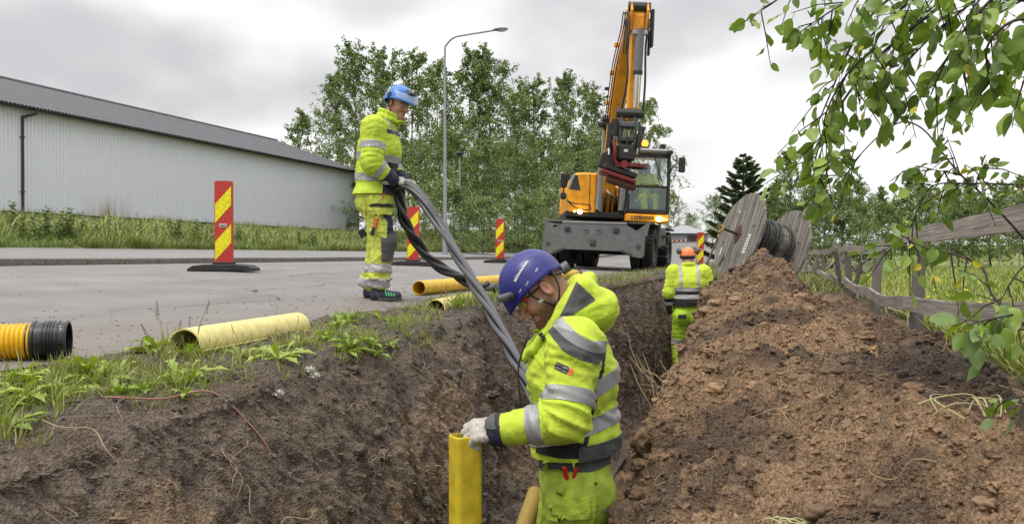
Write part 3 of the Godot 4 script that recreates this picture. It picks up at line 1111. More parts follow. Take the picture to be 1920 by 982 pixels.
func marker_board(label: String, t: float, l: float, turn: float, tilt := 0.0) -> void:
	var o := thing("marker_board", label, "marker board", W(t, l, ground(t, l) + 0.003), turn, "red and yellow marker boards along the road works")
	o.rotation.z = tilt
	var shape := func(w: float, y0: float, y1: float, r: float) -> PackedVector2Array:
		var pl := PackedVector2Array([Vector2(-w, y0), Vector2(w, y0)])
		for k in 6: pl.append(Vector2(w - r + r * cos(PI / 2 * k / 5), y1 - r + r * sin(PI / 2 * k / 5)))
		for k in 6: pl.append(Vector2(-w + r - r * sin(PI / 2 * k / 5), y1 - r + r * cos(PI / 2 * k / 5)))
		return pl
	var mb := MB.new()
	mb.prism(shape.call(0.118, 0.075, 1.2, 0.03), 0.055)
	var bd := part("board", mb, M.sign_red, o)
	for y in [0.0, -0.5]:
		mb = MB.new()
		mb.prism(PackedVector2Array([Vector2(-0.108, 0.642 + y), Vector2(0.104, 0.878 + y), Vector2(0.104, 1.126 + y), Vector2(-0.108, 0.89 + y)]), 0.006, Transform3D(Basis(), Vector3(0, 0, 0.0275)))
		part("yellow_stripe", mb, M.sign_yellow, bd)
	mb = MB.new()
	mb.box(Vector3(0.1, 0.045, 0.008), Vector3(-0.005, 0.605, 0.0285), 0.003)
	var lb := part("white_label", mb, M.white_plastic, bd)
	for k in 5:
		mb = MB.new()
		mb.box(Vector3(0.011, 0.02, 0.003), Vector3(-0.036 + k * 0.016, 0.604, 0.0335))
		part("label_mark", mb, M.print_black, lb)
	# recycled rubber foot with a raised middle
	mb = MB.new()
	var pl := PackedVector2Array([Vector2(-0.43, 0), Vector2(0.43, 0), Vector2(0.43, 0.035), Vector2(0.36, 0.075), Vector2(0.2, 0.092), Vector2(-0.2, 0.092), Vector2(-0.36, 0.075), Vector2(-0.43, 0.035)])
	mb.prism(pl, 0.36, Transform3D(), 0.012)
	mb.box(Vector3(0.28, 0.03, 0.12), Vector3(0, 0.105, 0), 0.008)
	part("rubber_foot", mb, M.rubber, o)

func pipe_mesh(a: Vector3, b: Vector3, r: float, thick: float, sides := 28) -> MB:
	var mb := MB.new()
	var d := (b - a).normalized()
	var x := d.cross(Vector3.UP if absf(d.y) < 0.9 else Vector3.RIGHT).normalized()
	var bs := Transform3D(Basis(x, d, x.cross(d)), a)
	var len := (b - a).length()
	mb.lathe([Vector2(r, 0.004), Vector2(r, len - 0.004), Vector2(r - 0.004, len), Vector2(r - thick, len), Vector2(r - thick, 0.0), Vector2(r - 0.004, 0.0), Vector2(r, 0.004)], sides, bs)
	return mb

func half_pipe(nm: String, label: String, a: Vector3, b: Vector3, r: float, roll: float, mat: Material, span := PI) -> Node3D:
	# a split cable pipe, its hollow side down
	var o := thing(nm, label, "cable pipe", a, 0.0, "pale split cable pipes on the verge")
	var d := (b - a).normalized()
	var x := d.cross(Vector3.UP).normalized()
	var bs := Basis(x, d, x.cross(d)) * Basis(Vector3.UP, roll)
	var len := (b - a).length()
	var mb := MB.new()
	var n := 22
	var th := 0.007
	for lay in [[r, 1.0], [r - th, -1.0]]:
		for k in n:
			var a0 := -span / 2 + span * k / n - PI / 2
			var a1 := -span / 2 + span * (k + 1) / n - PI / 2
			var p0: Vector3 = Vector3(cos(a0), 0, sin(a0)) * lay[0]
			var p1: Vector3 = Vector3(cos(a1), 0, sin(a1)) * lay[0]
			mb.face([bs * p0, bs * p1, bs * (p1 + Vector3(0, len, 0)), bs * (p0 + Vector3(0, len, 0))], bs * (p0 + p1) * lay[1])
	for e in [0.0, len]:
		for k in n:
			var a0 := -span / 2 + span * k / n - PI / 2
			var a1 := -span / 2 + span * (k + 1) / n - PI / 2
			mb.face([bs * (Vector3(cos(a0) * r, e, sin(a0) * r)), bs * (Vector3(cos(a1) * r, e, sin(a1) * r)), bs * (Vector3(cos(a1) * (r - th), e, sin(a1) * (r - th))), bs * (Vector3(cos(a0) * (r - th), e, sin(a0) * (r - th)))], bs * Vector3(0, e - 0.01, 0))
	for s in [-1.0, 1.0]:
		var a0: float = s * span / 2 - PI / 2
		var pa := Vector3(cos(a0), 0, sin(a0))
		mb.face([bs * (pa * r), bs * (pa * (r - th)), bs * (pa * (r - th) + Vector3(0, len, 0)), bs * (pa * r + Vector3(0, len, 0))], bs * Vector3(-sin(a0), 0, cos(a0)) * s)
	part("shell", mb, mat, o)
	# a seam bead runs along each edge of the split
	for s in [-1.0, 1.0]:
		var a0: float = s * (span / 2 - 0.16) - PI / 2
		var pa := Vector3(cos(a0), 0, sin(a0)) * (r + 0.001)
		mb = MB.new()
		mb.tube([bs * (pa + Vector3(0, 0.01, 0)), bs * (pa + Vector3(0, len - 0.01, 0))], 0.004, 6)
		part("locking_bead", mb, mat, o)
	return o

func make_pipes() -> void:
	# long pipe lying on the asphalt
	var a := at(785, 530, 8.0)
	var b := at(1084, 510.5, 14.2)
	a.y = ground(tl(a).x, tl(a).y) + 0.073
	b.y = ground(tl(b).x, tl(b).y) + 0.073
	var o := thing("cable_pipe", "long glossy yellow pipe lying across the asphalt behind the helmet", "cable pipe", a)
	part("tube", pipe_mesh(Vector3.ZERO, b - a, 0.069, 0.007), M.pipe_yellow, o)
	part("end_collar", pipe_mesh((b - a) * 0.975, (b - a) * 1.0, 0.074, 0.012), M.pipe_black, o)
	# pale split pipes on the verge
	a = at(344, 648, 3.62)
	b = at(556, 612, 4.75)
	half_pipe("split_pipe", "pale yellow split pipe on the verge beside the corrugated pipe, nearer of two", a + Vector3(0, -0.005, 0), b + Vector3(0, -0.0, 0), 0.078, PI, M.pipe_pale, PI * 1.25)
	a = at(816, 578, 6.2)
	b = at(886, 561, 7.6)
	half_pipe("split_pipe", "pale yellow split pipe in the grass below the long yellow pipe", a + Vector3(0, -0.01, 0), b + Vector3(0, -0.01, 0), 0.075, PI, M.pipe_pale, PI * 1.25)
	# corrugated pipe with a black coupling
	var e := at(128, 624, 3.3)
	var dir := Vector3(-1, 0.0, 0.30).normalized()
	e.y = ground(tl(e).x, tl(e).y) + 0.076
	o = thing("corrugated_pipe", "ribbed bright yellow pipe with a black coupling on the asphalt", "pipe", e)
	var prof := []
	var y := 0.098
	prof.append(Vector2(0.05, y))
	while y < 2.0:
		for k in 8:
			prof.append(Vector2(0.0655 + 0.0045 * cos(TAU * k / 8.0), y + 0.0165 * k / 8.0))
		y += 0.0165
	var x := dir.cross(Vector3.UP).normalized()
	var bs := Transform3D(Basis(x, dir, x.cross(dir)), Vector3.ZERO)
	part("corrugated_tube", MB.new().lathe(prof, 36, bs, true), M.pipe_yellow, o)
	var c := [Vector2(0.066, 0.03), Vector2(0.066, 0.0), Vector2(0.0745, 0.0), Vector2(0.0765, 0.006), Vector2(0.0745, 0.012), Vector2(0.073, 0.013)]
	for k in [0.038, 0.058, 0.072, 0.084, 0.1]:
		c.append_array([Vector2(0.073, k - 0.005), Vector2(0.0765, k - 0.002), Vector2(0.0765, k + 0.002), Vector2(0.073, k + 0.005)])
	c.append_array([Vector2(0.073, 0.135), Vector2(0.0775, 0.138), Vector2(0.0775, 0.15), Vector2(0.066, 0.15)])
	var sq := bs * Transform3D(Basis.from_scale(Vector3(1, 0.82, 1)), Vector3.ZERO)
	part("coupling", MB.new().lathe(c, 40, sq), M.pipe_black, o)
	part("coupling_wall", MB.new().lathe([Vector2(0.066, 0.0), Vector2(0.064, 0.15), Vector2(0.001, 0.15)], 30, bs), M.pipe_black, o)
	for k in 2:
		var an := 2.25 + 0.2 * k
		var hp := bs * Vector3(cos(an) * 0.0735, 0.022 - 0.004 * k, sin(an) * 0.0735)
		part("vent_hole", MB.new().ball(hp, Vector3(0.004, 0.004, 0.004), 8, 6), M.white_plastic, o)
	# the pipe in the bottom of the trench behind the worker
	a = at(1006, 922, 3.6)
	b = at(955, 1070, 3.3)
	o = thing("trench_pipe", "soil smeared yellow pipe rising from the trench floor behind the worker", "cable pipe", b)
	part("tube", pipe_mesh(b - b, a - b, 0.036, 0.005), M.pipe_dirty, o)

func rope_thing(nm: String, label: String, pts: Array, n: int, rs: float, rh: float, pitch: float, mat: Array, cat := "cable") -> Node3D:
	var sp := smooth_path(pts, 0.03)
	var o := thing(nm, label, cat, pts[0])
	var fr := []
	var side := Vector3.RIGHT
	for i in sp.size():
		var d: Vector3 = (sp[mini(i + 1, sp.size() - 1)] - sp[maxi(i - 1, 0)]).normalized()
		side = (side - d * side.dot(d)).normalized()
		fr.append([side, side.cross(d)])
	for k in n:
		var q := []
		var run := 0.0
		for i in sp.size():
			if i: run += (sp[i] - sp[i - 1]).length()
			var an := TAU * (k / float(n) + run / pitch) + 0.5 * sin(run * 2.3 + k)
			var rr := rh * (1.0 + 0.25 * sin(run * 3.1 + k * 2.0))
			q.append(sp[i] + fr[i][0] * cos(an) * rr + fr[i][1] * sin(an) * rr - pts[0])
		part("strand", MB.new().tube(q, rs, 10), M[mat[k % mat.size()]], o)
	return o

func make_cables() -> void:
	rope_thing("cable_bundle", "thick grey twisted power cables hanging from the road worker's glove into the trench", [at(742, 352, 7.2), at(755, 347, 7.13), at(776, 356, 7.05), at(800, 384, 6.95), at(832, 436, 6.8), at(868, 497, 6.4), at(904, 556, 6.0), at(938, 618, 5.6), at(968, 676, 5.2), at(998, 735, 4.9), at(1026, 800, 4.7), at(1048, 880, 4.5)], 4, 0.02, 0.025, 1.9, ["cable_grey"])
	var pts := [at(748, 352, 7.22), at(753, 392, 7.25), at(766, 430, 7.3), at(790, 468, 7.35), at(822, 498, 7.4), at(862, 520, 7.45), at(905, 536, 7.6)]
	for q in [[8.3, 2.5], [9.5, 2.42], [11.0, 2.2], [13.0, 2.12], [15.0, 2.05], [18.0, 1.9]]:
		pts.append(W(q[0], q[1], 0.065 + 0.02 * sin(q[0] * 3.0)))
	rope_thing("cable_loop", "dark twisted cable drooping from the road worker's hand to the trench edge", pts, 3, 0.022, 0.026, 0.55, ["cable_dark", "cable_grey", "cable_dark"])

func make_reel() -> void:
	var tilt := deg_to_rad(19.0)
	var ax := Vector3(0.974 * cos(tilt), -sin(tilt), -0.225 * cos(tilt)).normalized()
	var c := at(1387, 440, 15.6)
	var o := thing("cable_reel", "big weathered wooden cable reel leaning behind the spoil heap", "cable reel", c)
	var y := (Vector3.UP - ax * ax.y).normalized()
	o.basis = Basis(ax, y, ax.cross(y))
	var R := 0.80
	for f in 2:
		var x0 := 0.0 if f == 0 else 0.94
		var fl := Node3D.new()
		fl.name = "flange" if f == 0 else "flange_001"
		o.add_child(fl)
		var w := 2.0 * R / 13.0
		for k in 13:
			var z0 := -R + w * k + 0.004
			var z1 := -R + w * (k + 1) - 0.004
			var pl := PackedVector2Array()
			for j in 7:
				var z := lerpf(z0, z1, j / 6.0)
				pl.append(Vector2(z, -sqrt(maxf(R * R - z * z, 0.002))))
			for j in 7:
				var z := lerpf(z1, z0, j / 6.0)
				pl.append(Vector2(z, sqrt(maxf(R * R - z * z, 0.002))))
			var mb := MB.new()
			var g := 0.27 + 0.1 * fn.get_noise_2d(k * 57.0, f * 300.0)
			mb.col = Color(g, g * 0.95, g * 0.90)
			mb.prism(pl, 0.052, Transform3D(Basis(Vector3(0, 0, 1), Vector3(0, 1, 0), Vector3(-1, 0, 0)), Vector3(x0 + 0.003 * sin(k * 2.7), 0, 0)), 0.003)
			for i in mb.v.size(): mb.uv[i] = Vector2(mb.v[i].z * 1.3 + k * 0.31, mb.v[i].y * 0.6 + k * 0.17)
			part("plank", mb, M.plank, fl, true)
		# iron rim strip and bolts
		for k in 10:
			var an := TAU * k / 10.0 + 0.3
			var mb := MB.new()
			mb.tube([Vector3(x0 - 0.033, sin(an) * 0.5, cos(an) * 0.5), Vector3(x0 - 0.02, sin(an) * 0.5, cos(an) * 0.5)], 0.019, 8)
			part("bolt", mb, M.black_paint, fl)
	var mb := MB.new()
	mb.prism(PackedVector2Array([Vector2(0, -0.19), Vector2(0.13, 0), Vector2(0, 0.19), Vector2(-0.13, 0)]), 0.012, Transform3D(Basis(Vector3(0, 0, 1), Vector3(0, 1, 0), Vector3(-1, 0, 0)), Vector3(-0.034, 0, 0)))
	part("hub_plate", mb, M.rust, o)
	mb = MB.new()
	mb.tube([Vector3(1.15, 0, 0), Vector3(-0.36, 0.0, 0.0)], 0.026, 12)
	part("axle_rod", mb, M.machine_dark, o)
	mb = MB.new()
	var ring := []
	for k in 13: ring.append(Vector3(-0.38 + 0.02 * sin(k), 0.02 + 0.075 * cos(TAU * k / 12.0) - 0.05, 0.06 * sin(TAU * k / 12.0)))
	mb.tube(ring, 0.02, 8)
	mb.tube([Vector3(-0.38, -0.1, 0), Vector3(-0.4, -0.2, 0.02)], 0.018, 8)
	part("yellow_sling", mb, M.pipe_dirty, o)
	# stickers
	mb = MB.new()
	mb.box(Vector3(0.004, 0.36, 0.11), Vector3(-0.0325, -0.19, 0.43), 0.0, Basis(Vector3.RIGHT, 0.1))
	var st := part("paper_label", mb, M.white_plastic, o)
	for k in 6:
		mb = MB.new()
		mb.box(Vector3(0.003, 0.014, 0.07 - 0.02 * (k % 2)), Vector3(-0.036, -0.06 - 0.05 * k, 0.43), 0.0)
		part("printed_line", mb, M.print_black, st)
	for q in [[-0.33, -0.47, 0.15, 0.05], [0.45, -0.2, 0.06, 0.04]]:
		mb = MB.new()
		mb.box(Vector3(0.004, q[2], q[3]), Vector3(-0.0325, q[0], q[1]), 0.0)
		part("paper_label", mb, M.white_plastic, o)
	mb = MB.new()
	mb.prism(PackedVector2Array([Vector2(-0.1, -0.1), Vector2(-0.02, -0.12), Vector2(0.03, -0.02), Vector2(0.09, 0.02), Vector2(0.05, 0.06), Vector2(0.0, 0.12), Vector2(-0.04, 0.02)]), 0.003, Transform3D(Basis(Vector3(0, 0, 1), Vector3(0, 1, 0), Vector3(-1, 0, 0)), Vector3(-0.032, -0.5, -0.3)))
	part("tar_stain", mb, M.black_paint, o)
	# drum of staves
	var dr := Node3D.new()
	dr.name = "drum"
	o.add_child(dr)
	for k in 26:
		var an := TAU * k / 26.0
		mb = MB.new()
		var g := 0.2 + 0.06 * fn.get_noise_2d(k * 91.0, 77.0)
		mb.col = Color(g, g * 0.94, g * 0.87)
		mb.box(Vector3(0.9, 0.03, 0.097), Vector3(0.47, 0, 0) + Vector3(0, sin(an), cos(an)) * 0.40, 0.003, Basis(Vector3.RIGHT, PI / 2 - an))
		for i in mb.v.size(): mb.uv[i] = Vector2(mb.v[i].z * 1.5 + k * 0.3, mb.v[i].x * 0.6)
		part("stave", mb, M.plank, dr, true)
	# windings of cable
	for grp in [[0.07, 0.32, 8], [0.42, 0.60, 6], [0.76, 0.80, 2]]:
		for k in grp[2]:
			var x0: float = lerpf(grp[0], grp[1], k / maxf(grp[2] - 1.0, 1.0))
			var q := []
			for j in 33:
				var an := TAU * j / 32.0
				q.append(Vector3(x0 + 0.03 * sin(an + k) + 0.012 * sin(an * 3.0 + k), sin(an) * (0.437 + 0.012 * (k % 2)), cos(an) * (0.437 + 0.012 * (k % 2))))
			part("cable_turn", MB.new().tube(q, 0.019, 7, false), M.cable_dark, o)
	# the cable that leaves the axle
	var p0 := o.to_global(Vector3(-0.4, -0.2, 0.02)) if o.is_inside_tree() else o.transform * Vector3(-0.4, -0.2, 0.02)
	var e := at(1312, 512, 14.5)
	var pts := smooth_path([p0 - p0, (e - p0) * 0.35 + Vector3(0, -0.05, 0), (e - p0) * 0.7 + Vector3(0, -0.08, 0), e - p0], 0.1)
	tag(part("hanging_cable", MB.new().tube(pts, 0.02, 8), M.cable_dark, self), "black cable hanging from the rod of the wooden reel to the ground", "cable").position = p0

func make_fence() -> void:
	var o := thing("field_fence", "weathered grey post and rail fence along the field, sagging", "fence", W(6.0, -1.03, -0.25))
	var org := W(6.0, -1.03, -0.25)
	var zs := [3.55, 6.86, 9.76, 13.4, 16.3, 21.3, 26.0, 31.5, 38.0, 45.0]
	var pos := []
	for i in zs.size():
		var t: float = (zs[i] + SN * 1.03) / CS
		pos.append(W(t, -1.03, -0.25) - org)
	var lean := [0.02, 0.05, 0.04, -0.03, 0.02, -0.05, 0.06, -0.02, 0.03, 0.0]
	for i in pos.size():
		var mb := MB.new()
		var g := 0.26 + 0.05 * sin(i * 3.7)
		mb.col = Color(g, g * 0.89, g * 0.8)
		var h: float = 0.83 + 0.05 * sin(i * 2.1)
		mb.tube([Vector3(0, -0.3, 0), Vector3(lean[i] * 0.4, 0.3, 0), Vector3(lean[i], h, 0)], [0.055, 0.052, 0.048], 9)
		part("post", mb, M.old_wood, o, true).position = pos[i]
	for q in [[13.0, -0.18, 0.55], [13.9, 0.16, 0.72]]:       # loose props beside the fourth post
		var t: float = (q[0] + SN * 1.03) / CS
		var mb := MB.new()
		mb.col = Color(0.13, 0.115, 0.1)
		mb.tube([Vector3(0, -0.2, 0), Vector3(q[1] * -1.0, q[2], 0)], [0.04, 0.035], 8)
		part("prop", mb, M.old_wood, o, true).position = W(t, -1.0, -0.25) - org
	# rails: rough sawn boards on the near side of the posts
	var off := W(0, 0.075, 0) - W(0, 0, 0)
	var low := [0.44, 0.27, 0.235, 0.26, 0.24, 0.22, 0.25, 0.24, 0.22, 0.2]
	var high := [0.82, 0.775, 0.72, 0.74, 0.75, 0.70, 0.74, 0.72, 0.7, 0.7]
	for r in 2:
		for i in pos.size() - 1:
			var hs: Array = low if r == 0 else high
			var a: Vector3 = pos[i] + off + Vector3(0, hs[i], 0)
			var b: Vector3 = pos[i + 1] + off + Vector3(0, hs[i + 1] + (0.03 if r else 0.0), 0)
			if i == 0:
				a += (a - b) * 0.5
			var mb := MB.new()
			var n := 26
			var d := (b - a).normalized()
			var z := d.cross(Vector3.UP).normalized()
			var g := 0.42 + 0.06 * sin(i * 5.3 + r * 2.0)
			for j in n + 1:
				var u := float(j) / n
				var p := a.lerp(b, u) + Vector3(0, -0.045 * sin(PI * u) * (1.0 if r == 0 else 0.4), 0)
				var hh := 0.053 + 0.004 * fn.get_noise_2d(j * 9.0 + i * 300.0, r * 90.0)
				mb.col = Color(g, g * 0.92, g * 0.83) * (0.85 + 0.3 * absf(fn.get_noise_2d(j * 40.0, i * 77.0)))
				for c in [[-hh, 0.016], [hh, 0.016], [hh, -0.016], [-hh, -0.016]]:
					mb.p(p + Vector3(0, c[0] + 0.0015 * sin(j * 5.1 + c[0] * 90.0), 0) - z * c[1], Vector2(c[0] * 4.0 + i * 0.37 + r * 0.2, u * (b - a).length() * 0.55))
			for j in n:
				for c in 4:
					var c2 := (c + 1) % 4
					mb.q(j * 4 + c, j * 4 + c2, (j + 1) * 4 + c2, (j + 1) * 4 + c)
			mb.q(0, 3, 2, 1)
			mb.q(n * 4, n * 4 + 1, n * 4 + 2, n * 4 + 3)
			part("rail", flat(mb), M.plank, o, true)
	# torn white fence tape hanging from the rails
	for q: Array in [[1606, 545, 12.4, 1618, 585], [1655, 566, 9.4, 1688, 606], [1549, 512, 19.0, 1560, 526], [1700, 590, 7.0, 1712, 604]]:
		var p0: Vector3 = at(q[0], q[1], q[2])
		var p1: Vector3 = at(q[3], q[4], q[2] * 0.985)
		var pts := smooth_path([p0 + Vector3(-0.15, 0.06, 0), p0, p0.lerp(p1, 0.4) + Vector3(-0.015, -0.05, 0.02), p0.lerp(p1, 0.75) + Vector3(0.02, -0.05, 0.0), p1], 0.03).map(func(p): return p - org)
		part("loose_tape", MB.new().tube(pts, 0.0042, 5), M.fluff, o)
	# heap of cut branches far along the fence
	var br := thing("branch_pile", "grey heap of dead branches at the far end of the fence", "branches", W(26.0, -1.3, -0.25))
	rng.seed = 5
	for k in 46:
		var a := Vector3(rng.randf_range(-1.6, 1.6), rng.randf_range(0.0, 0.3), rng.randf_range(-2.0, 2.0))
		var b := a + Vector3(rng.randf_range(-0.7, 0.7), rng.randf_range(0.1, 0.75), rng.randf_range(-0.8, 0.8))
		var mb := MB.new()
		var g := rng.randf_range(0.1, 0.28)
		mb.col = Color(g, g * 0.9, g * 0.8)
		mb.tube([a, a.lerp(b, 0.5) + Vector3(rng.randf_range(-0.1, 0.1), 0.08, 0), b], [0.03, 0.022, 0.01], 5)
		part("stick", mb, M.old_wood, br, true)

func flat(mb: MB) -> MB:
	var o := MB.new()
	for i in mb.ix:
		o.v.append(mb.v[i]); o.c.append(mb.c[i]); o.uv.append(mb.uv[i])
		o.ix.append(o.v.size() - 1)
	return o

# ---------------------------------------------------------------- wheeled excavator
func bx(nm: String, size: Vector3, pos: Vector3, mat: Material, parent: Node, bev := 0.015, b := Basis()) -> MeshInstance3D:
	return part(nm, MB.new().box(size, pos, bev, b), mat, parent)

func make_excavator() -> void:
	var o := thing("excavator", "orange wheeled excavator with raised boom and grey dozer blade on the road", "excavator", Vector3(2.55, 0.06, -21.6))
	o.rotation.z = deg_to_rad(-2.4)
	var ub := Basis(Vector3.UP, deg_to_rad(-17.5))       # the undercarriage stands along the road
	var U := func(x: float, y: float, z: float) -> Vector3: return ub * Vector3(x, y, z)
	# chassis
	bx("chassis", Vector3(0.95, 0.4, 4.0), U.call(0, 0.82, 0), M.machine_dark, o, 0.04, ub)
	bx("turntable_base", Vector3(1.5, 0.2, 1.5), U.call(0, 1.02, 0), M.black_paint, o, 0.05, ub)
	part("slew_ring", MB.new().lathe([Vector2(0.01, 1.22), Vector2(0.66, 1.22), Vector2(0.68, 1.2), Vector2(0.68, 1.06), Vector2(0.72, 1.05), Vector2(0.72, 1.0)], 30), M.black_paint, o)
	for z in [1.35, -1.35]:
		part("axle", MB.new().tube([U.call(-1.2, 0.5, z), U.call(1.2, 0.5, z)], 0.14, 14), M.machine_dark, o)
	# twin wheels: tyre with tread blocks, rim with nuts
	var tyre := MB.new()
	tyre.lathe([Vector2(0.29, -0.115), Vector2(0.42, -0.13), Vector2(0.475, -0.115), Vector2(0.495, -0.08), Vector2(0.495, 0.08), Vector2(0.475, 0.115), Vector2(0.42, 0.13), Vector2(0.29, 0.115)], 36, Transform3D(Basis(Vector3(0, 0, 1), -PI / 2), Vector3.ZERO), true)
	for k in 30:
		var an := TAU * k / 30.0
		for s in [-1.0, 1.0]:
			tyre.box(Vector3(0.1, 0.03, 0.05), Vector3(s * 0.06, sin(an + s * 0.05) * 0.5, cos(an + s * 0.05) * 0.5), 0.0, Basis(Vector3.RIGHT, PI / 2 - an))
	var rim := MB.new()
	rim.lathe([Vector2(0.0, 0.03), Vector2(0.1, 0.05), Vector2(0.12, 0.09), Vector2(0.16, 0.09), Vector2(0.17, 0.03), Vector2(0.24, 0.01), Vector2(0.29, 0.1), Vector2(0.3, 0.115)], 28, Transform3D(Basis(Vector3(0, 0, 1), -PI / 2), Vector3.ZERO))
	for k in 10: rim.box(Vector3(0.03, 0.03, 0.03), Vector3(0.05, sin(TAU * k / 10) * 0.2, cos(TAU * k / 10) * 0.2), 0.005)
	var tm := tyre.mesh(false)
	var rm := rim.mesh(false)
	for z in [1.35, -1.35]:
		for x in [-1.12, -0.84, 0.84, 1.12]:
			var w := Node3D.new()
			w.name = "wheel"
			o.add_child(w, true)
			w.position = U.call(x, 0.5, z)
			w.basis = ub * Basis(Vector3.UP, 0.0 if x > 0 else PI)
			part("tyre", tm, M.tyre, w)
			part("rim", rm, M.machine_dark, w)
	# boxes, steps and fenders along both flanks
	for s in [-1.0, 1.0]:
		bx("tool_box", Vector3(0.5, 0.52, 1.15), U.call(s * 0.98, 0.82, 0.0), M.steel_grey, o, 0.04, ub)
		for k in 3: bx("step", Vector3(0.3, 0.035, 0.5), U.call(s * 1.2, 0.36 + 0.25 * k, -0.05), M.machine_dark, o, 0.01, ub)
		bx("fender", Vector3(0.62, 0.05, 1.1), U.call(s * 0.98, 1.08, 1.3), M.machine_dark, o, 0.02, ub)
		bx("fender", Vector3(0.62, 0.05, 1.1), U.call(s * 0.98, 1.08, -1.3), M.machine_dark, o, 0.02, ub)
	# dozer blade
	var tone := MB.new()
	var half := [Vector2(0, 1.0), Vector2(0.72, 1.0), Vector2(0.8, 0.96), Vector2(1.1, 0.80), Vector2(1.18, 0.78), Vector2(1.18, 0.3), Vector2(1.12, 0.25), Vector2(0.88, 0.28), Vector2(0.66, 0.39), Vector2(0, 0.39)]
	var pl := PackedVector2Array()
	for p in half: pl.append(p)
	for i in range(half.size() - 2, 0, -1): pl.append(Vector2(-half[i].x, half[i].y))
	var bt := Transform3D(ub, U.call(-0.06, 0.04, 2.15)) * Transform3D(Basis(Vector3.RIGHT, -0.14), Vector3(0, 0, 0.12))
	tone.prism(pl, 0.08, bt, 0.012)
	for i in tone.v.size():
		var h := (bt.affine_inverse() * tone.v[i]).y
		var r := clampf(0.5 + 0.6 * fn.get_noise_3dv(tone.v[i] * 60.0) - (h - 0.3) * 2.0, 0.0, 1.0)
		tone.c[i] = Color.WHITE.lerp(Color(1.5, 0.95, 0.65), r * 0.8)
	var bl := part("dozer_blade", tone, M.steel_grey, o, true)
	# a curled upper lip, wear strip, lifting eyes and pins
	for q in [[0.0, 1.0, 1.5, 0.075, 0.05]]:
		part("top_tube", MB.new().tube([bt * Vector3(-0.75, 1.01, 0.0), bt * Vector3(0.75, 1.01, 0.0)], 0.05, 12), M.steel_grey, bl)
	for x in [-0.62, 0.52]:
		bx("lifting_eye", Vector3(0.13, 0.12, 0.05), bt * Vector3(x, 0.86, 0.06), M.machine_dark, bl, 0.015, bt.basis)
		bx("eye_slot", Vector3(0.07, 0.045, 0.02), bt * Vector3(x, 0.87, 0.088), M.black_paint, bl, 0.005, bt.basis)
	for x in [-0.18, 0.12]:
		part("pin_boss", MB.new().tube([bt * Vector3(x, 0.84, 0.03), bt * Vector3(x, 0.84, 0.055)], 0.075, 16), M.steel_grey, bl)
		bx("pin_slot", Vector3(0.09, 0.035, 0.02), bt * Vector3(x, 0.84, 0.058), M.machine_dark, bl, 0.006, bt.basis)
	bx("hitch_block", Vector3(0.13, 0.13, 0.06), bt * Vector3(0.0, 0.56, 0.06), M.machine_dark, bl, 0.015, bt.basis)
	for s in [-1.0, 1.0]:
		part("end_bolt", MB.new().tube([bt * Vector3(s * 1.05, 0.5, 0.03), bt * Vector3(s * 1.05, 0.5, 0.052)], 0.055, 12), M.machine_dark, bl)
		part("blade_wing", MB.new().prism(PackedVector2Array([Vector2(s * 0.9, 0.86), Vector2(s * 1.26, 1.13), Vector2(s * 1.2, 0.78), Vector2(s * 0.98, 0.72)]), 0.05, bt * Transform3D(Basis(), Vector3(0, 0, -0.16)), 0.01), M.steel_grey, bl)
		part("blade_arm", MB.new().bar(U.call(s * 0.45, 0.72, 1.6), U.call(s * 0.5, 0.62, 2.2), 0.14, 0.2, 0.02), M.machine_dark, bl)
		part("wear_edge", MB.new().bar(bt * Vector3(s * 0.92, 0.29, 0.05), bt * Vector3(s * 0.66, 0.40, 0.05), 0.02, 0.05), M.machine_dark, bl)
	# ---- upper works, turned towards the viewer
	bx("deck", Vector3(2.4, 0.16, 3.0), Vector3(-0.14, 1.28, -0.2), M.black_paint, o, 0.03)
	# engine hood and counterweight on the left of the picture
	var hood := MB.new()
	hood.prism(PackedVector2Array([Vector2(-1.28, 1.26), Vector2(-0.6, 1.26), Vector2(-0.6, 2.27), Vector2(-0.9, 2.28), Vector2(-1.12, 2.26), Vector2(-1.2, 2.18), Vector2(-1.31, 1.75)]), 2.4, Transform3D(Basis(), Vector3(0, 0, 0.1)), 0.05)
	var hd := part("engine_hood", hood, M.orange, o)
	bx("hood_seam", Vector3(0.014, 0.98, 0.012), Vector3(-0.78, 1.75, 1.302), M.black_paint, hd, 0.0)
	part("hood_grille", MB.new().prism(PackedVector2Array([Vector2(-1.24, 1.86), Vector2(-1.0, 1.84), Vector2(-1.08, 2.2), Vector2(-1.17, 2.2)]), 0.02, Transform3D(Basis(), Vector3(0, 0, 1.3)), 0.006), M.machine_dark, hd)
	part("hood_corner", MB.new().prism(PackedVector2Array([Vector2(-1.3, 1.9), Vector2(-1.24, 1.9), Vector2(-1.13, 2.24), Vector2(-1.22, 2.18)]), 0.05, Transform3D(Basis(), Vector3(0, 0, 1.3)), 0.008), M.galvanised, hd)
	part("counterweight", MB.new().box(Vector3(2.4, 0.95, 0.7), Vector3(-0.12, 1.75, -1.5), 0.12), M.orange, o)
	bx("engine_cover", Vector3(2.3, 0.75, 1.1), Vector3(-0.12, 1.72, -0.75), M.orange, o, 0.06)
	for q in [[2.07, 0.36, 0.16], [1.7, 0.17, 0.14]]:
		bx("side_mirror", Vector3(q[2], q[1], 0.1), Vector3(-1.4, q[0], 1.25), M.black_paint, o, 0.035)
	part("mirror_arm", MB.new().tube([Vector3(-1.28, 2.2, 1.2), Vector3(-1.4, 2.22, 1.25), Vector3(-1.4, 1.7, 1.25)], 0.018, 6), M.black_paint, o)
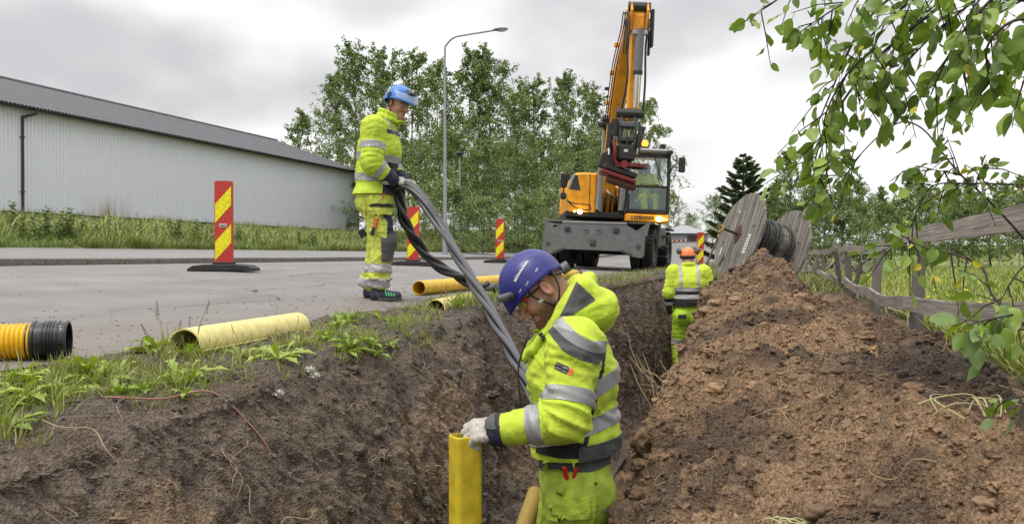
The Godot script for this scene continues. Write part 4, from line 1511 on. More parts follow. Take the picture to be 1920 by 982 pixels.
	var rail := smooth_path([Vector3(-1.33, 1.6, 1.36), Vector3(-1.15, 1.52, 1.42), Vector3(-0.8, 1.5, 1.42), Vector3(-0.76, 1.44, 1.42), Vector3(-0.78, 1.38, 1.4), Vector3(-1.1, 1.42, 1.4), Vector3(-1.32, 1.6, 1.36)], 0.05)
	part("step_rail", MB.new().tube(rail, 0.016, 6), M.black_paint, o)
	part("exhaust", MB.new().tube([Vector3(-1.2, 2.1, -0.4), Vector3(-1.2, 2.4, -0.4)], 0.06, 10), M.black_paint, o)
	# lamps: lit
	var lamp := func(pos: Vector3, r: float, mat: Material, e: float) -> void:
		part("headlight", MB.new().ball(pos, Vector3(r, r, 0.03), 14, 8), mat, o)
		if e > 0.0:
			var l := OmniLight3D.new()
			l.name = "headlight_glow"
			l.light_color = mat.emission
			l.light_energy = e
			l.light_size = r
			l.omni_range = 40.0
			l.omni_attenuation = 2.0
			l.shadow_enabled = true
			o.add_child(l, true)
			l.position = pos + Vector3(0, 0, 0.06)
	lamp.call(Vector3(-0.99, 1.34, 1.31), 0.06, M.head_lamp, 0.04)
	lamp.call(Vector3(-1.12, 1.34, 1.31), 0.03, M.small_lamp, 0.0)
	lamp.call(Vector3(0.86, 1.23, 1.53), 0.065, M.head_lamp, 0.05)
	lamp.call(Vector3(0.97, 1.225, 1.53), 0.03, M.small_lamp, 0.0)
	lamp.call(Vector3(1.03, 1.22, 1.53), 0.028, M.small_lamp, 0.0)
	# ---- cab
	var cab := Node3D.new()
	cab.name = "cab"
	o.add_child(cab)
	bx("cab_sill", Vector3(1.04, 0.19, 1.55), Vector3(0.59, 1.24, 0.73), M.orange, cab, 0.03)
	word("maker_name", "LIEBHERR", 0.12, Transform3D(Basis(), Vector3(0.48, 1.24, 1.51)), M.print_black, cab)
	bx("cab_floor", Vector3(1.0, 0.06, 1.5), Vector3(0.6, 1.38, 0.7), M.black_paint, cab)
	bx("cab_back", Vector3(1.0, 0.75, 0.05), Vector3(0.6, 1.75, -0.03), M.black_paint, cab)
	for q in [[0.10, 0.085, 1.45], [1.07, 0.075, 1.45], [0.10, 0.08, -0.02], [1.07, 0.08, -0.02]]:
		part("cab_pillar", MB.new().bar(Vector3(q[0], 1.36, q[2]), Vector3(q[0], 2.78, q[2] - (0.1 if q[2] > 1 else 0.0)), q[1], 0.08, 0.02, Vector3.FORWARD), M.black_paint, cab)
	bx("cab_crossbar", Vector3(0.92, 0.06, 0.06), Vector3(0.585, 1.99, 1.43), M.black_paint, cab, 0.015)
	bx("cab_lower_frame", Vector3(0.92, 0.1, 0.06), Vector3(0.585, 1.4, 1.46), M.black_paint, cab, 0.015)
	bx("cab_header", Vector3(0.94, 0.1, 0.08), Vector3(0.585, 2.72, 1.36), M.black_paint, cab, 0.02)
	bx("cab_side_rail", Vector3(0.06, 0.05, 1.36), Vector3(1.07, 2.0, 0.7), M.black_paint, cab, 0.01)
	bx("cab_door_panel", Vector3(0.04, 0.6, 1.4), Vector3(1.07, 1.68, 0.72), M.black_paint, cab, 0.01)
	bx("cab_roof", Vector3(1.12, 0.09, 1.65), Vector3(0.585, 2.84, 0.66), M.galvanised, cab, 0.035)
	for q in [[2.05, 2.68, 1.405], [1.45, 1.96, 1.445]]:
		bx("window_pane", Vector3(0.86, q[1] - q[0], 0.006), Vector3(0.585, (q[0] + q[1]) / 2, q[2]), M.glass, cab, 0.0)
	bx("window_pane", Vector3(0.006, 0.68, 1.36), Vector3(1.075, 2.38, 0.7), M.glass, cab, 0.0)
	bx("window_pane", Vector3(0.006, 0.68, 1.36), Vector3(0.095, 2.38, 0.7), M.glass, cab, 0.0)
	bx("window_pane", Vector3(0.9, 0.6, 0.006), Vector3(0.585, 2.42, -0.03), M.glass, cab, 0.0)
	bx("seat_back", Vector3(0.5, 0.75, 0.14), Vector3(0.66, 2.0, 0.33), M.black_paint, cab, 0.06)
	bx("head_rest", Vector3(0.28, 0.2, 0.1), Vector3(0.66, 2.47, 0.33), M.black_paint, cab, 0.04)
	bx("seat_cushion", Vector3(0.5, 0.16, 0.5), Vector3(0.66, 1.62, 0.58), M.black_paint, cab, 0.05)
	part("control_lever", MB.new().tube([Vector3(0.4, 1.7, 0.95), Vector3(0.42, 2.0, 1.0)], 0.025, 8), M.black_paint, cab)
	part("wiper", MB.new().tube([Vector3(0.72, 2.68, 1.42), Vector3(0.9, 2.12, 1.44)], 0.012, 6), M.black_paint, cab)
	part("work_light", MB.new().box(Vector3(0.13, 0.11, 0.1), Vector3(1.05, 2.8, 1.5), 0.02), M.black_paint, cab)
	part("antenna_box", MB.new().box(Vector3(0.12, 0.14, 0.1), Vector3(0.95, 2.98, 1.1), 0.02), M.black_paint, cab)
	part("beacon_base", MB.new().tube([Vector3(0.5, 2.88, 1.2), Vector3(0.5, 2.96, 1.2)], 0.06, 12), M.black_paint, cab)
	part("beacon_light", MB.new().ball(Vector3(0.5, 3.03, 1.2), Vector3(0.075, 0.085, 0.075), 14, 8), M.beacon_lamp, cab)
	var gl := OmniLight3D.new()
	gl.name = "beacon_glow"
	gl.light_color = Color(1.0, 0.55, 0.15)
	gl.light_energy = 0.02
	gl.light_size = 0.06
	gl.omni_range = 40.0
	gl.omni_attenuation = 2.0
	gl.shadow_enabled = true
	cab.add_child(gl)
	gl.position = Vector3(0.5, 3.03, 1.31)
	bx("side_mirror", Vector3(0.16, 0.36, 0.06), Vector3(1.36, 2.53, 1.45), M.black_paint, o, 0.03)
	part("mirror_arm", MB.new().tube(smooth_path([Vector3(1.08, 2.3, 1.42), Vector3(1.16, 2.5, 1.45), Vector3(1.3, 2.56, 1.42), Vector3(1.36, 2.54, 1.42)], 0.05), 0.016, 6), M.black_paint, o)
	# ---- boom, in its plane x = bx0
	var x0 := -0.29
	var P := func(y: float, z: float, dx := 0.0) -> Vector3: return Vector3(x0 + dx, y, z)
	var foot := Vector2(0.75, 1.55)
	var bpts := [Vector2(0.72, 1.36), Vector2(1.02, 1.36), Vector2(1.46, 2.2), Vector2(2.1, 3.25), Vector2(3.1, 4.22), Vector2(4.45, 5.04), Vector2(4.5, 5.24), Vector2(4.38, 5.32), Vector2(2.72, 4.48), Vector2(1.5, 3.5), Vector2(0.9, 2.3), Vector2(0.6, 1.6)]
	var yz := Basis(Vector3(0, 0, 1), Vector3.UP, Vector3(-1, 0, 0))
	var boom := part("boom", MB.new().prism(PackedVector2Array(bpts), 0.30, Transform3D(yz, Vector3(x0 - 0.03, 0, 0)), 0.02), M.orange, o)
	for s in [-1.0, 1.0]:
		bx("boom_bracket", Vector3(0.05, 0.55, 0.35), Vector3(x0 + s * 0.26, 1.55, 0.85), M.orange, o, 0.02)
	part("knee_pin", MB.new().tube([P.call(3.45, 1.85, -0.32), P.call(3.45, 1.85, 0.3)], 0.11, 14), M.machine_dark, boom)
	part("boom_pin", MB.new().tube([P.call(1.58, 0.85, -0.34), P.call(1.58, 0.85, 0.34)], 0.09, 14), M.machine_dark, boom)
	# hoist cylinders either side of the boom
	for s in [-1.0, 1.0]:
		var a: Vector3 = P.call(1.42, 1.35, s * 0.27)
		var b: Vector3 = P.call(3.3, 1.95, s * 0.27)
		var cy := part("hoist_cylinder", MB.new().tube([a, a.lerp(b, 0.55)], 0.07, 14), M.galvanised, o)
		part("piston_rod", MB.new().tube([a.lerp(b, 0.55), b], 0.038, 12), M.chrome, cy)
		part("rod_eye", MB.new().tube([b - Vector3(0.05, 0, 0), b + Vector3(0.05, 0, 0)], 0.08, 12), M.machine_dark, cy)
	# lights and clamps on the boom's flank, and hoses along it
	for q in [[3.05, 1.72], [3.75, 2.35], [4.3, 2.95], [4.75, 3.6]]:
		bx("hose_clamp", Vector3(0.09, 0.1, 0.1), P.call(q[0], q[1], -0.26), M.orange, boom, 0.015)
	bx("boom_lamp", Vector3(0.12, 0.13, 0.1), P.call(3.3, 2.02, -0.36), M.black_paint, boom, 0.02)
	bx("boom_lamp", Vector3(0.1, 0.07, 0.1), P.call(4.0, 2.7, -0.33), M.black_paint, boom, 0.02)
	var hose := func(pts: Array, r: float, par: Node) -> void:
		part("hose", MB.new().tube(smooth_path(pts, 0.08), r, 7), M.black_paint, par)
	for k in 3:
		var dx := -0.19 - 0.045 * k
		hose.call([P.call(1.7, 1.1, dx - 0.05), P.call(2.6, 1.55, dx), P.call(3.5, 2.2, dx), P.call(4.4, 3.2, dx), P.call(4.9, 4.2, dx + 0.03), P.call(5.15, 4.62, dx + 0.02), P.call(4.9, 4.75, dx + 0.05), P.call(4.3, 4.72, dx + 0.04)], 0.012, boom)
	hose.call([P.call(5.1, 4.4, 0.24), P.call(4.95, 4.7, 0.25), P.call(4.5, 4.7, 0.2), P.call(3.7, 4.68, 0.22), P.call(3.1, 4.62, 0.2)], 0.022, boom)
	hose.call([P.call(5.0, 4.55, -0.12), P.call(4.4, 4.72, -0.16), P.call(3.8, 4.72, -0.14), P.call(3.3, 4.6, -0.2), P.call(2.9, 4.5, -0.22)], 0.022, boom)
	# ---- stick hanging from the tip, with its bucket cylinder on the near side
	var st := part("stick", MB.new().prism(PackedVector2Array([Vector2(4.25, 5.3), Vector2(4.5, 5.34), Vector2(4.62, 5.1), Vector2(4.56, 4.6), Vector2(4.38, 3.1), Vector2(4.2, 3.05), Vector2(4.16, 4.4), Vector2(4.2, 5.0)]), 0.24, Transform3D(yz, Vector3(x0 + 0.05, 0, 0)), 0.02), M.orange, o)
	for s in [-1.0, 1.0]:
		part("stick_cheek", MB.new().prism(PackedVector2Array([Vector2(4.3, 4.8), Vector2(4.62, 4.8), Vector2(4.74, 5.17), Vector2(4.62, 5.37), Vector2(4.4, 5.38)]), 0.05, Transform3D(yz, Vector3(x0 + 0.06 + s * 0.16, 0, 0)), 0.015), M.orange, st)
	part("tip_pin", MB.new().tube([P.call(5.28, 4.56, -0.16), P.call(5.28, 4.56, 0.28)], 0.1, 14), M.machine_dark, st)
	bx("cylinder_bracket", Vector3(0.3, 0.09, 0.1), P.call(4.72, 4.74, 0.07), M.galvanised, st, 0.015)
	var c0: Vector3 = P.call(4.8, 4.74, 0.07)
	var c1: Vector3 = P.call(3.28, 4.56, 0.07)
	part("bucket_cylinder", MB.new().tube([c0, c0.lerp(c1, 0.56)], 0.088, 18), M.lamp_grey, st)
	part("cylinder_gland", MB.new().tube([c0.lerp(c1, 0.53), c0.lerp(c1, 0.58)], 0.1, 18), M.machine_dark, st)
	part("piston_rod", MB.new().tube([c0.lerp(c1, 0.57), c1], 0.052, 16), M.chrome, st)
	bx("side_guard", Vector3(0.07, 0.75, 0.16), P.call(4.85, 4.6, 0.32), M.black_paint, st, 0.02)
	bx("side_guard", Vector3(0.05, 0.5, 0.1), P.call(4.55, 4.62, 0.27), M.black_paint, st, 0.02)
	# ---- link, tilt rotator and a flat grading bucket turned aslant
	var tz := 4.5
	var tr := Node3D.new()
	tr.name = "tilt_rotator"
	o.add_child(tr)
	tr.position = Vector3(x0 - 0.09, -0.47, tz)
	tr.scale = Vector3(1.12, 1.12, 1.1)
	part("link_pin", MB.new().tube([Vector3(-0.2, 3.24, 0.06), Vector3(0.28, 3.24, 0.06)], 0.085, 14), M.machine_dark, tr)
	for s in [-1.0, 1.0]:
		part("link_arm", MB.new().bar(Vector3(s * 0.12 + 0.03, 3.24, 0.06), Vector3(s * 0.12 + 0.0, 2.78, 0.08), 0.07, 0.1, 0.015), M.steel_grey, tr)
	bx("coupler_frame", Vector3(0.26, 0.1, 0.22), Vector3(0.0, 3.03, 0.05), M.steel_grey, tr, 0.02)
	bx("coupler_frame", Vector3(0.3, 0.1, 0.26), Vector3(-0.01, 2.76, 0.06), M.machine_dark, tr, 0.025)
	bx("rotor_housing", Vector3(0.36, 0.34, 0.36), Vector3(-0.02, 2.52, 0.05), M.black_paint, tr, 0.07, Basis(Vector3(0, 0, 1), -0.06))
	bx("rotor_plate", Vector3(0.07, 0.05, 0.02), Vector3(-0.02, 2.55, 0.235), M.white_plastic, tr, 0.004)
	for q in [[-0.29, 3.05, -0.3, 2.6], [0.27, 3.0, 0.2, 2.62], [-0.22, 3.12, -0.22, 2.82]]:
		var a := Vector3(q[0], q[1], 0.12)
		var b := Vector3(q[2], q[3], 0.12)
		var cy := part("tilt_cylinder", MB.new().tube([a, b], 0.058, 12), M.black_paint, tr)
		part("cylinder_rod", MB.new().tube([b, b + (b - a).normalized() * 0.12], 0.03, 8), M.chrome, cy)
	part("red_ring", MB.new().lathe([Vector2(0.17, 2.34), Vector2(0.25, 2.34), Vector2(0.25, 2.28), Vector2(0.17, 2.28)], 20, Transform3D(Basis(Vector3(0, 0, 1), -0.05), Vector3(0.05, 0, 0.02))), M.red_paint, tr)
	part("red_guard", MB.new().tube(smooth_path([Vector3(-0.25, 2.72, 0.2), Vector3(-0.21, 2.55, 0.24), Vector3(-0.21, 2.38, 0.22), Vector3(-0.12, 2.3, 0.2)], 0.04), 0.03, 8), M.red_paint, tr)
	part("red_hub", MB.new().tube([Vector3(-0.04, 2.31, 0.15), Vector3(-0.04, 2.31, 0.27)], 0.07, 14), M.red_paint, tr)
	var tb := Basis(Vector3(0, 0, 1), -0.28)
	bx("bucket_mount", Vector3(0.62, 0.12, 0.4), Vector3(-0.1, 2.2, 0.0), M.black_paint, tr, 0.03, tb)
	part("bucket_side", MB.new().prism(PackedVector2Array([Vector2(-0.42, 2.52), Vector2(-0.24, 2.62), Vector2(-0.16, 2.2), Vector2(-0.5, 2.26)]), 0.1, Transform3D(Basis(), Vector3(0, 0, 0.08)), 0.02), M.black_paint, tr)
	bx("red_lip", Vector3(0.66, 0.07, 0.44), Vector3(-0.13, 2.1, 0.04), M.red_paint, tr, 0.02, tb)
	bx("bucket_edge", Vector3(0.54, 0.12, 0.3), Vector3(-0.06, 1.99, 0.06), M.rust, tr, 0.03, tb)
	bx("bucket_label", Vector3(0.06, 0.03, 0.01), Vector3(-0.3, 2.24, 0.16), M.white_plastic, tr, 0.003, tb)
	for k in 5:
		hose.call([Vector3(-0.22 + 0.11 * k, 3.1, 0.0), Vector3(-0.26 + 0.13 * k, 2.9, 0.16), Vector3(-0.24 + 0.12 * k, 2.7, 0.2), Vector3(-0.2 + 0.1 * k, 2.48, 0.22)], 0.016, tr)
	# ---- hydraulics at the boom foot
	bx("valve_block", Vector3(0.62, 0.5, 0.4), Vector3(-0.2, 1.52, 0.55), M.machine_dark, o, 0.03)
	for k in 6:
		hose.call([Vector3(-0.5 + 0.12 * k, 1.3, 1.0), Vector3(-0.52 + 0.13 * k, 1.6, 1.25), Vector3(-0.45 + 0.1 * k, 1.85, 1.2), Vector3(-0.3 + 0.06 * k, 1.95, 1.05)], 0.024, o)
	for q in [[-0.42, -0.2], [0.22, 0.06]]:
		part("steel_pipe", MB.new().tube(smooth_path([Vector3(q[0], 2.1, 1.15), Vector3(q[0], 1.95, 1.24), Vector3((q[0] + q[1]) / 2, 1.8, 1.3), Vector3(q[1], 1.72, 1.22)], 0.05), 0.02, 8), M.chrome, o)
	for x in [-0.5, 0.12]: bx("lock_valve", Vector3(0.09, 0.4, 0.1), Vector3(x, 1.55, 1.2), M.galvanised, o, 0.02)

# ---------------------------------------------------------------- people; a figure's own axes are x forward, y up, z to its right
func seg(p: Vector3, a: Vector3, b: Vector3) -> Vector2:        # distance to the bone, metres along it
	var d := b - a
	var l := d.length()
	var u := (p - a).dot(d / l)
	var c := clampf(u, 0.0, l)
	return Vector2((p - a - d / l * c).length(), u)

func body_field(J: Dictionary, cell: float, k := 1.0) -> Field:
	var lo := Vector3(9, 9, 9)
	var hi := -lo
	for key in J:
		if J[key] is Vector3 and key != "f" and key != "u" and key != "side":
			lo = lo.min(J[key])
			hi = hi.max(J[key])
	var f := Field.new(lo - Vector3.ONE * 0.24, hi + Vector3.ONE * 0.24, cell)
	var sd: Vector3 = J.get("side", Vector3(0, 0, 1))
	f.cap(J.pelvis, J.waist, 0.132 * k, 0.128 * k, 0.05, sd, 1.22)
	f.cap(J.waist, J.chest, 0.13 * k, 0.155 * k, 0.06, sd, 1.25)
	f.cap(J.chest, J.chest.lerp(J.neck, 0.75), 0.142 * k, 0.07 * k, 0.06, sd, 1.5)
	for s in ["l", "r"]:
		f.cap(J.chest.lerp(J["sh" + s], 0.3) + Vector3(0, 0.06, 0), J["sh" + s], 0.09 * k, 0.082 * k, 0.07)
		f.cap(J["sh" + s], J["el" + s], 0.083 * k, 0.068 * k, 0.035)
		f.cap(J["el" + s], J["wr" + s], 0.066 * k, 0.043, 0.03)
		f.cap(J["hip" + s], J["kn" + s], 0.108 * k, 0.080 * k, 0.04)
		f.cap(J["kn" + s], J["an" + s] + Vector3(0, 0.07, 0), 0.078 * k, 0.066 * k, 0.03)
		f.cap(J["an" + s] + Vector3(0, 0.07, 0), J["an" + s], 0.045, 0.036, 0.02)
		f.cap(J["an" + s] - Vector3(0, 0.03, 0), J["to" + s], 0.036, 0.026, 0.03)
		f.ell(J["hip" + s] + Vector3(-0.05, -0.01, 0), Vector3(0.1, 0.11, 0.095), 0.05)
	f.cap(J.neck - Vector3(0, 0.04, 0), J.neck.lerp(J.head, 0.7), 0.062, 0.056, 0.03)
	return f

func attrs(v: PackedVector3Array, J: Dictionary) -> Dictionary:
	var n := v.size()
	var o := {}
	for key in ["arm", "side", "ua", "fa", "leg", "th", "sn"]:
		var a := PackedFloat32Array()
		a.resize(n)
		o[key] = a
	for i in n:
		var p := v[i]
		var t := minf(seg(p, J.pelvis, J.waist).x / 0.16, seg(p, J.waist, J.neck).x / 0.19)
		var bl := 99.0
		var pick := ""
		for s in ["l", "r"]:
			var q := minf(seg(p, J["sh" + s], J["el" + s]).x / 0.083, seg(p, J["el" + s], J["wr" + s]).x / 0.066)
			if q < bl:
				bl = q
				pick = s
		var lg := 99.0
		var lp := ""
		for s in ["l", "r"]:
			var q := minf(seg(p, J["hip" + s], J["kn" + s]).x / 0.108, minf(seg(p, J["kn" + s], J["an" + s]).x / 0.08, seg(p, J["an" + s], J["to" + s]).x / 0.06))
			if q < lg:
				lg = q
				lp = s
		var su := seg(p, J["sh" + pick], J["el" + pick])
		var sf := seg(p, J["el" + pick], J["wr" + pick])
		o.arm[i] = minf(t, lg) - bl
		o.side[i] = -1.0 if pick == "l" else 1.0
		# metres along the sleeve on the nearer of the two bones
		o.ua[i] = su.y if su.x / 0.083 < sf.x / 0.066 else su.y + 0.3
		o.fa[i] = sf.y if sf.x / 0.066 <= su.x / 0.083 else -0.1 + minf(sf.y, 0.0)
		o.leg[i] = minf(t, bl) - lg
		o.th[i] = -1.0 if lp == "l" else 1.0
		o.sn[i] = seg(p, J["kn" + lp], J["an" + lp]).y
	return o

func masked(mb: MB, fn_: Callable) -> MB:
	var f := PackedFloat32Array()
	f.resize(mb.v.size())
	for i in f.size(): f[i] = fn_.call(i, mb.v[i])
	return mb.cut(f)

func folds(mb: MB, J: Dictionary, a: Dictionary, base: float, amp: float, hem_y: float, seed_: int, fade := 99.0) -> void:
	# cloth lies in ridges that run round the limbs at elbow, knee and ankle and aslant over the trunk
	var n1 := nz(seed_, 6.0, 2)
	n1.fractal_type = FastNoiseLite.FRACTAL_RIDGED
	var n2 := nz(seed_ + 1, 5.0, 2)
	var d := PackedFloat32Array()
	for i in mb.v.size():
		var p := mb.v[i]
		var near := 0.5
		for s in ["l", "r"]:
			near += 1.0 * exp(-pow(p.distance_to(J["el" + s]) / 0.10, 2.0)) + 0.8 * exp(-pow(p.distance_to(J["kn" + s]) / 0.13, 2.0)) + 1.0 * exp(-pow((p.y - J["an" + s].y - 0.08) / 0.1, 2.0)) + 0.3 * exp(-pow(p.distance_to(J["sh" + s]) / 0.12, 2.0))
		near += 0.6 * exp(-pow(p.distance_to(J.waist) / 0.2, 2.0))
		var q: Vector3
		if a.arm[i] > 0.0:
			var sd := "l" if a.side[i] < 0 else "r"
			var ax: Vector3 = (J["el" + sd] - J["sh" + sd] if a.fa[i] < 0.0 else J["wr" + sd] - J["el" + sd]).normalized()
			var u := ax.dot(p - J["el" + sd])
			q = (p - ax * ax.dot(p)) * 0.75 + Vector3(u * 2.4 + 0.5 * p.z, u * 1.2, 0)
		elif a.leg[i] > 0.0:
			q = Vector3(p.x * 0.7 + p.y * 0.5, p.y * 2.3 + 0.6 * p.x, p.z * 0.7)
		else:
			q = Vector3(p.x * 0.45 + p.y * 0.6, p.y * 1.6 - p.x * 0.9, p.z * 0.6)
		var g := n1.get_noise_3dv(q)
		var am := amp * (1.0 - smoothstep(fade - 0.13, fade - 0.03, p.y)) if fade < 90.0 else amp * (1.0 - 0.6 * smoothstep(hem_y + 0.12, hem_y, p.y) * float(hem_y > -5.0))
		d.append(base + am * near * (0.35 + 1.0 * g * absf(g) + 0.7 * n2.get_noise_3dv(p)) + (0.024 * smoothstep(hem_y + 0.16, hem_y, p.y) if a.arm[i] < 0.0 and hem_y > -5.0 else 0.0))
	mb.puff(d)

func head_mesh(mb: MB, J: Dictionary, cell: float, look: Dictionary) -> void:
	var f3: Vector3 = J.f.normalized()
	var u3: Vector3 = (J.u - f3 * f3.dot(J.u)).normalized()
	var b := Basis(f3, u3, f3.cross(u3))
	var xf := Transform3D(b, J.head)
	var f := Field.new(Vector3(-0.15, -0.21, -0.12), Vector3(0.16, 0.15, 0.12), cell)
	var nk := xf.affine_inverse() * (J.neck as Vector3)
	f.ell(Vector3(-0.008, 0.042, 0), Vector3(0.098, 0.09, 0.078), 0.02)
	f.ell(Vector3(0.036, -0.028, 0), Vector3(0.058, 0.085, 0.060), 0.03)
	for s in [-1.0, 1.0]:
		f.cap(Vector3(0.006, -0.062, 0.048 * s), Vector3(0.072, -0.1, 0.014 * s), 0.021, 0.022, 0.03)
		f.ell(Vector3(0.062, -0.028, 0.04 * s), Vector3(0.028, 0.026, 0.022), 0.02)
		f.cap(Vector3(0.078, 0.022, 0.012 * s), Vector3(0.066, 0.024, 0.048 * s), 0.014, 0.011, 0.018)
	f.ell(Vector3(0.08, -0.102, 0), Vector3(0.021, 0.02, 0.024), 0.02)
	f.cap(Vector3(-0.03, -0.05, 0), nk - Vector3(0, 0.03, 0), 0.057, 0.062, 0.035)
	for s in [-1.0, 1.0]: f.ell(Vector3(0.098, 0.0, 0.031 * s), Vector3(0.017, 0.013, 0.019), 0.014, Basis(), true)
	f.cap(Vector3(0.088, 0.014, 0), Vector3(0.114, -0.034, 0), 0.0085, 0.0125, 0.012)
	for s in [-1.0, 1.0]: f.ell(Vector3(0.1, -0.04, 0.0125 * s), Vector3(0.011, 0.008, 0.0075), 0.006)
	f.cap(Vector3(0.088, -0.066, -0.017), Vector3(0.088, -0.066, 0.017), 0.0085, 0.0085, 0.008)
	f.cap(Vector3(0.086, -0.078, -0.014), Vector3(0.086, -0.078, 0.014), 0.0085, 0.0085, 0.008)
	f.cap(Vector3(0.1, -0.0722, -0.022), Vector3(0.1, -0.0722, 0.022), 0.003, 0.003, 0.004, Vector3.ZERO, 1.0, true)
	for s in [-1.0, 1.0]:
		f.ell(Vector3(0.0785, 0.0, 0.031 * s), Vector3(0.0125, 0.0115, 0.0125), 0.003)
		var eb := Basis(Vector3.UP, -0.35 * s) * Basis(Vector3(0, 0, 1), -0.15)
		f.ell(Vector3(-0.008, -0.008, 0.08 * s), Vector3(0.02, 0.034, 0.009), 0.006, eb)
		f.ell(Vector3(-0.002, -0.004, 0.09 * s), Vector3(0.011, 0.02, 0.006), 0.005, eb, true)
	var m := f.mesh()
	var nn := nz(77, 90.0, 2)
	for i in m.v.size():
		var p := m.v[i]
		var c := Color(0.44, 0.225, 0.155)
		c = c.lerp(Color(0.50, 0.2, 0.14), 0.6 * exp(-pow(p.distance_to(Vector3(0.075, -0.03, 0.045 * signf(p.z))) / 0.028, 2.0)) + 0.5 * exp(-pow(p.distance_to(Vector3(0.115, -0.034, 0)) / 0.02, 2.0)))
		var ear := exp(-pow(p.distance_to(Vector3(-0.005, -0.008, 0.085 * signf(p.z))) / 0.03, 2.0))
		c = c.lerp(Color(0.5, 0.2, 0.15), 0.5 * ear)
		if p.x > 0.07 and absf(p.y + 0.072) < 0.013 and absf(p.z) < 0.024: c = c.lerp(Color(0.36, 0.12, 0.1), 0.7)
		# stubble, brows, hair
		var st := smoothstep(-0.035, -0.062, p.y + 0.012 * nn.get_noise_3dv(p) - 0.25 * maxf(0.05 - p.x, 0.0)) * smoothstep(-0.02, 0.01, p.x) * smoothstep(-0.128, -0.112, p.y)
		st = maxf(st, smoothstep(0.012, 0.0, absf(p.y + 0.053)) * smoothstep(0.07, 0.085, p.x) * float(absf(p.z) < 0.03))
		if absf(p.y + 0.072) < 0.009 and p.x > 0.075: st *= 0.2
		c = c.lerp(look.hair, clampf(st * look.beard * (0.8 + 0.4 * nn.get_noise_3dv(p * 2.0)), 0.0, 1.0))
		var br := smoothstep(0.007, 0.003, absf(p.y - 0.022 - 0.08 * maxf(0.03 - absf(p.z - 0.03 * signf(p.z)), 0.0))) * smoothstep(0.06, 0.068, p.x) * smoothstep(0.008, 0.014, absf(p.z)) * smoothstep(0.056, 0.048, absf(p.z))
		c = c.lerp(look.hair, br * 0.9)
		var hr := smoothstep(0.02, 0.0, p.x - (0.03 if p.y > 0.03 else 0.005) + 0.006 * nn.get_noise_3dv(p)) * smoothstep(-0.06, -0.04, p.y) * (1.0 - ear) * float(p.y > -0.02 or p.x < -0.03)
		c = c.lerp(look.hair, hr * look.crop)
		for s in [-1.0, 1.0]:
			var e := p - Vector3(0.0785, 0.0, 0.031 * s)
			if e.length() < 0.0142 and p.x > 0.083:
				var r := Vector2(e.y + 0.003, e.z).length()
				if absf(e.y) > 0.0065: c = Color(0.38, 0.19, 0.13)
				else: c = Color(0.03, 0.02, 0.015) if r < 0.0055 else Color(0.6, 0.55, 0.5)
		m.c[i] = c
	var base := m.v.size()
	mb.add(m, xf)

func hand(f: Field, w: Vector3, dir: Vector3, back: Vector3, thumb_side: float, curl: Array, k := 1.0) -> void:
	# palm, four fingers of three bones and a thumb leaving the side of the palm
	var x := dir.normalized()
	var y := (back - x * x.dot(back)).normalized()
	var z := x.cross(y) * thumb_side
	var lens := [0.074, 0.082, 0.076, 0.058]
	for i in 4:
		var off := (0.032 - 0.0213 * i)
		var kn := w + x * (0.088 - 0.005 * absf(i - 1.0)) * k + z * off * k - y * (0.004 * absf(i - 1.2))
		f.cap(w + z * off * 0.72 + x * 0.008, kn, 0.0165 * k, 0.0135 * k, 0.012)
		var p := kn
		var an := 0.0
		for j in 3:
			an += curl[j] * (0.9 + 0.07 * i)
			var d := x * cos(an) - y * sin(an) + z * (0.05 - 0.035 * i)
			var q: Vector3 = p + d.normalized() * lens[i] * [0.45, 0.31, 0.24][j] * k
			f.cap(p, q, (0.0118 - 0.0008 * j) * k, (0.0112 - 0.001 * j) * k, 0.004)
			p = q
	var tb := w + x * 0.022 + z * 0.03 - y * 0.008
	var t1 := tb + (x * 0.62 + z * 0.62 - y * 0.4).normalized() * 0.04 * k
	var t2 := t1 + (x * 0.85 + z * 0.2 - y * 0.5).normalized() * 0.032 * k
	var t3 := t2 + (x * 0.9 - z * 0.08 - y * 0.5).normalized() * 0.026 * k
	f.cap(tb, t1, 0.017 * k, 0.0135 * k, 0.01)
	f.cap(t1, t2, 0.0135 * k, 0.0122 * k, 0.004)
	f.cap(t2, t3, 0.0122 * k, 0.0105 * k, 0.004)

func hand_mesh(w: Vector3, dir: Vector3, back: Vector3, thumb_side: float, curl: Array, cell := 0.0035, k := 1.08) -> MB:
	var f := Field.new(w - Vector3.ONE * 0.17, w + Vector3.ONE * 0.2, cell)
	hand(f, w, dir, back, thumb_side, curl, k)
	f.cap(w - dir.normalized() * 0.05, w + dir.normalized() * 0.01, 0.046, 0.036, 0.012)
	return f.mesh()

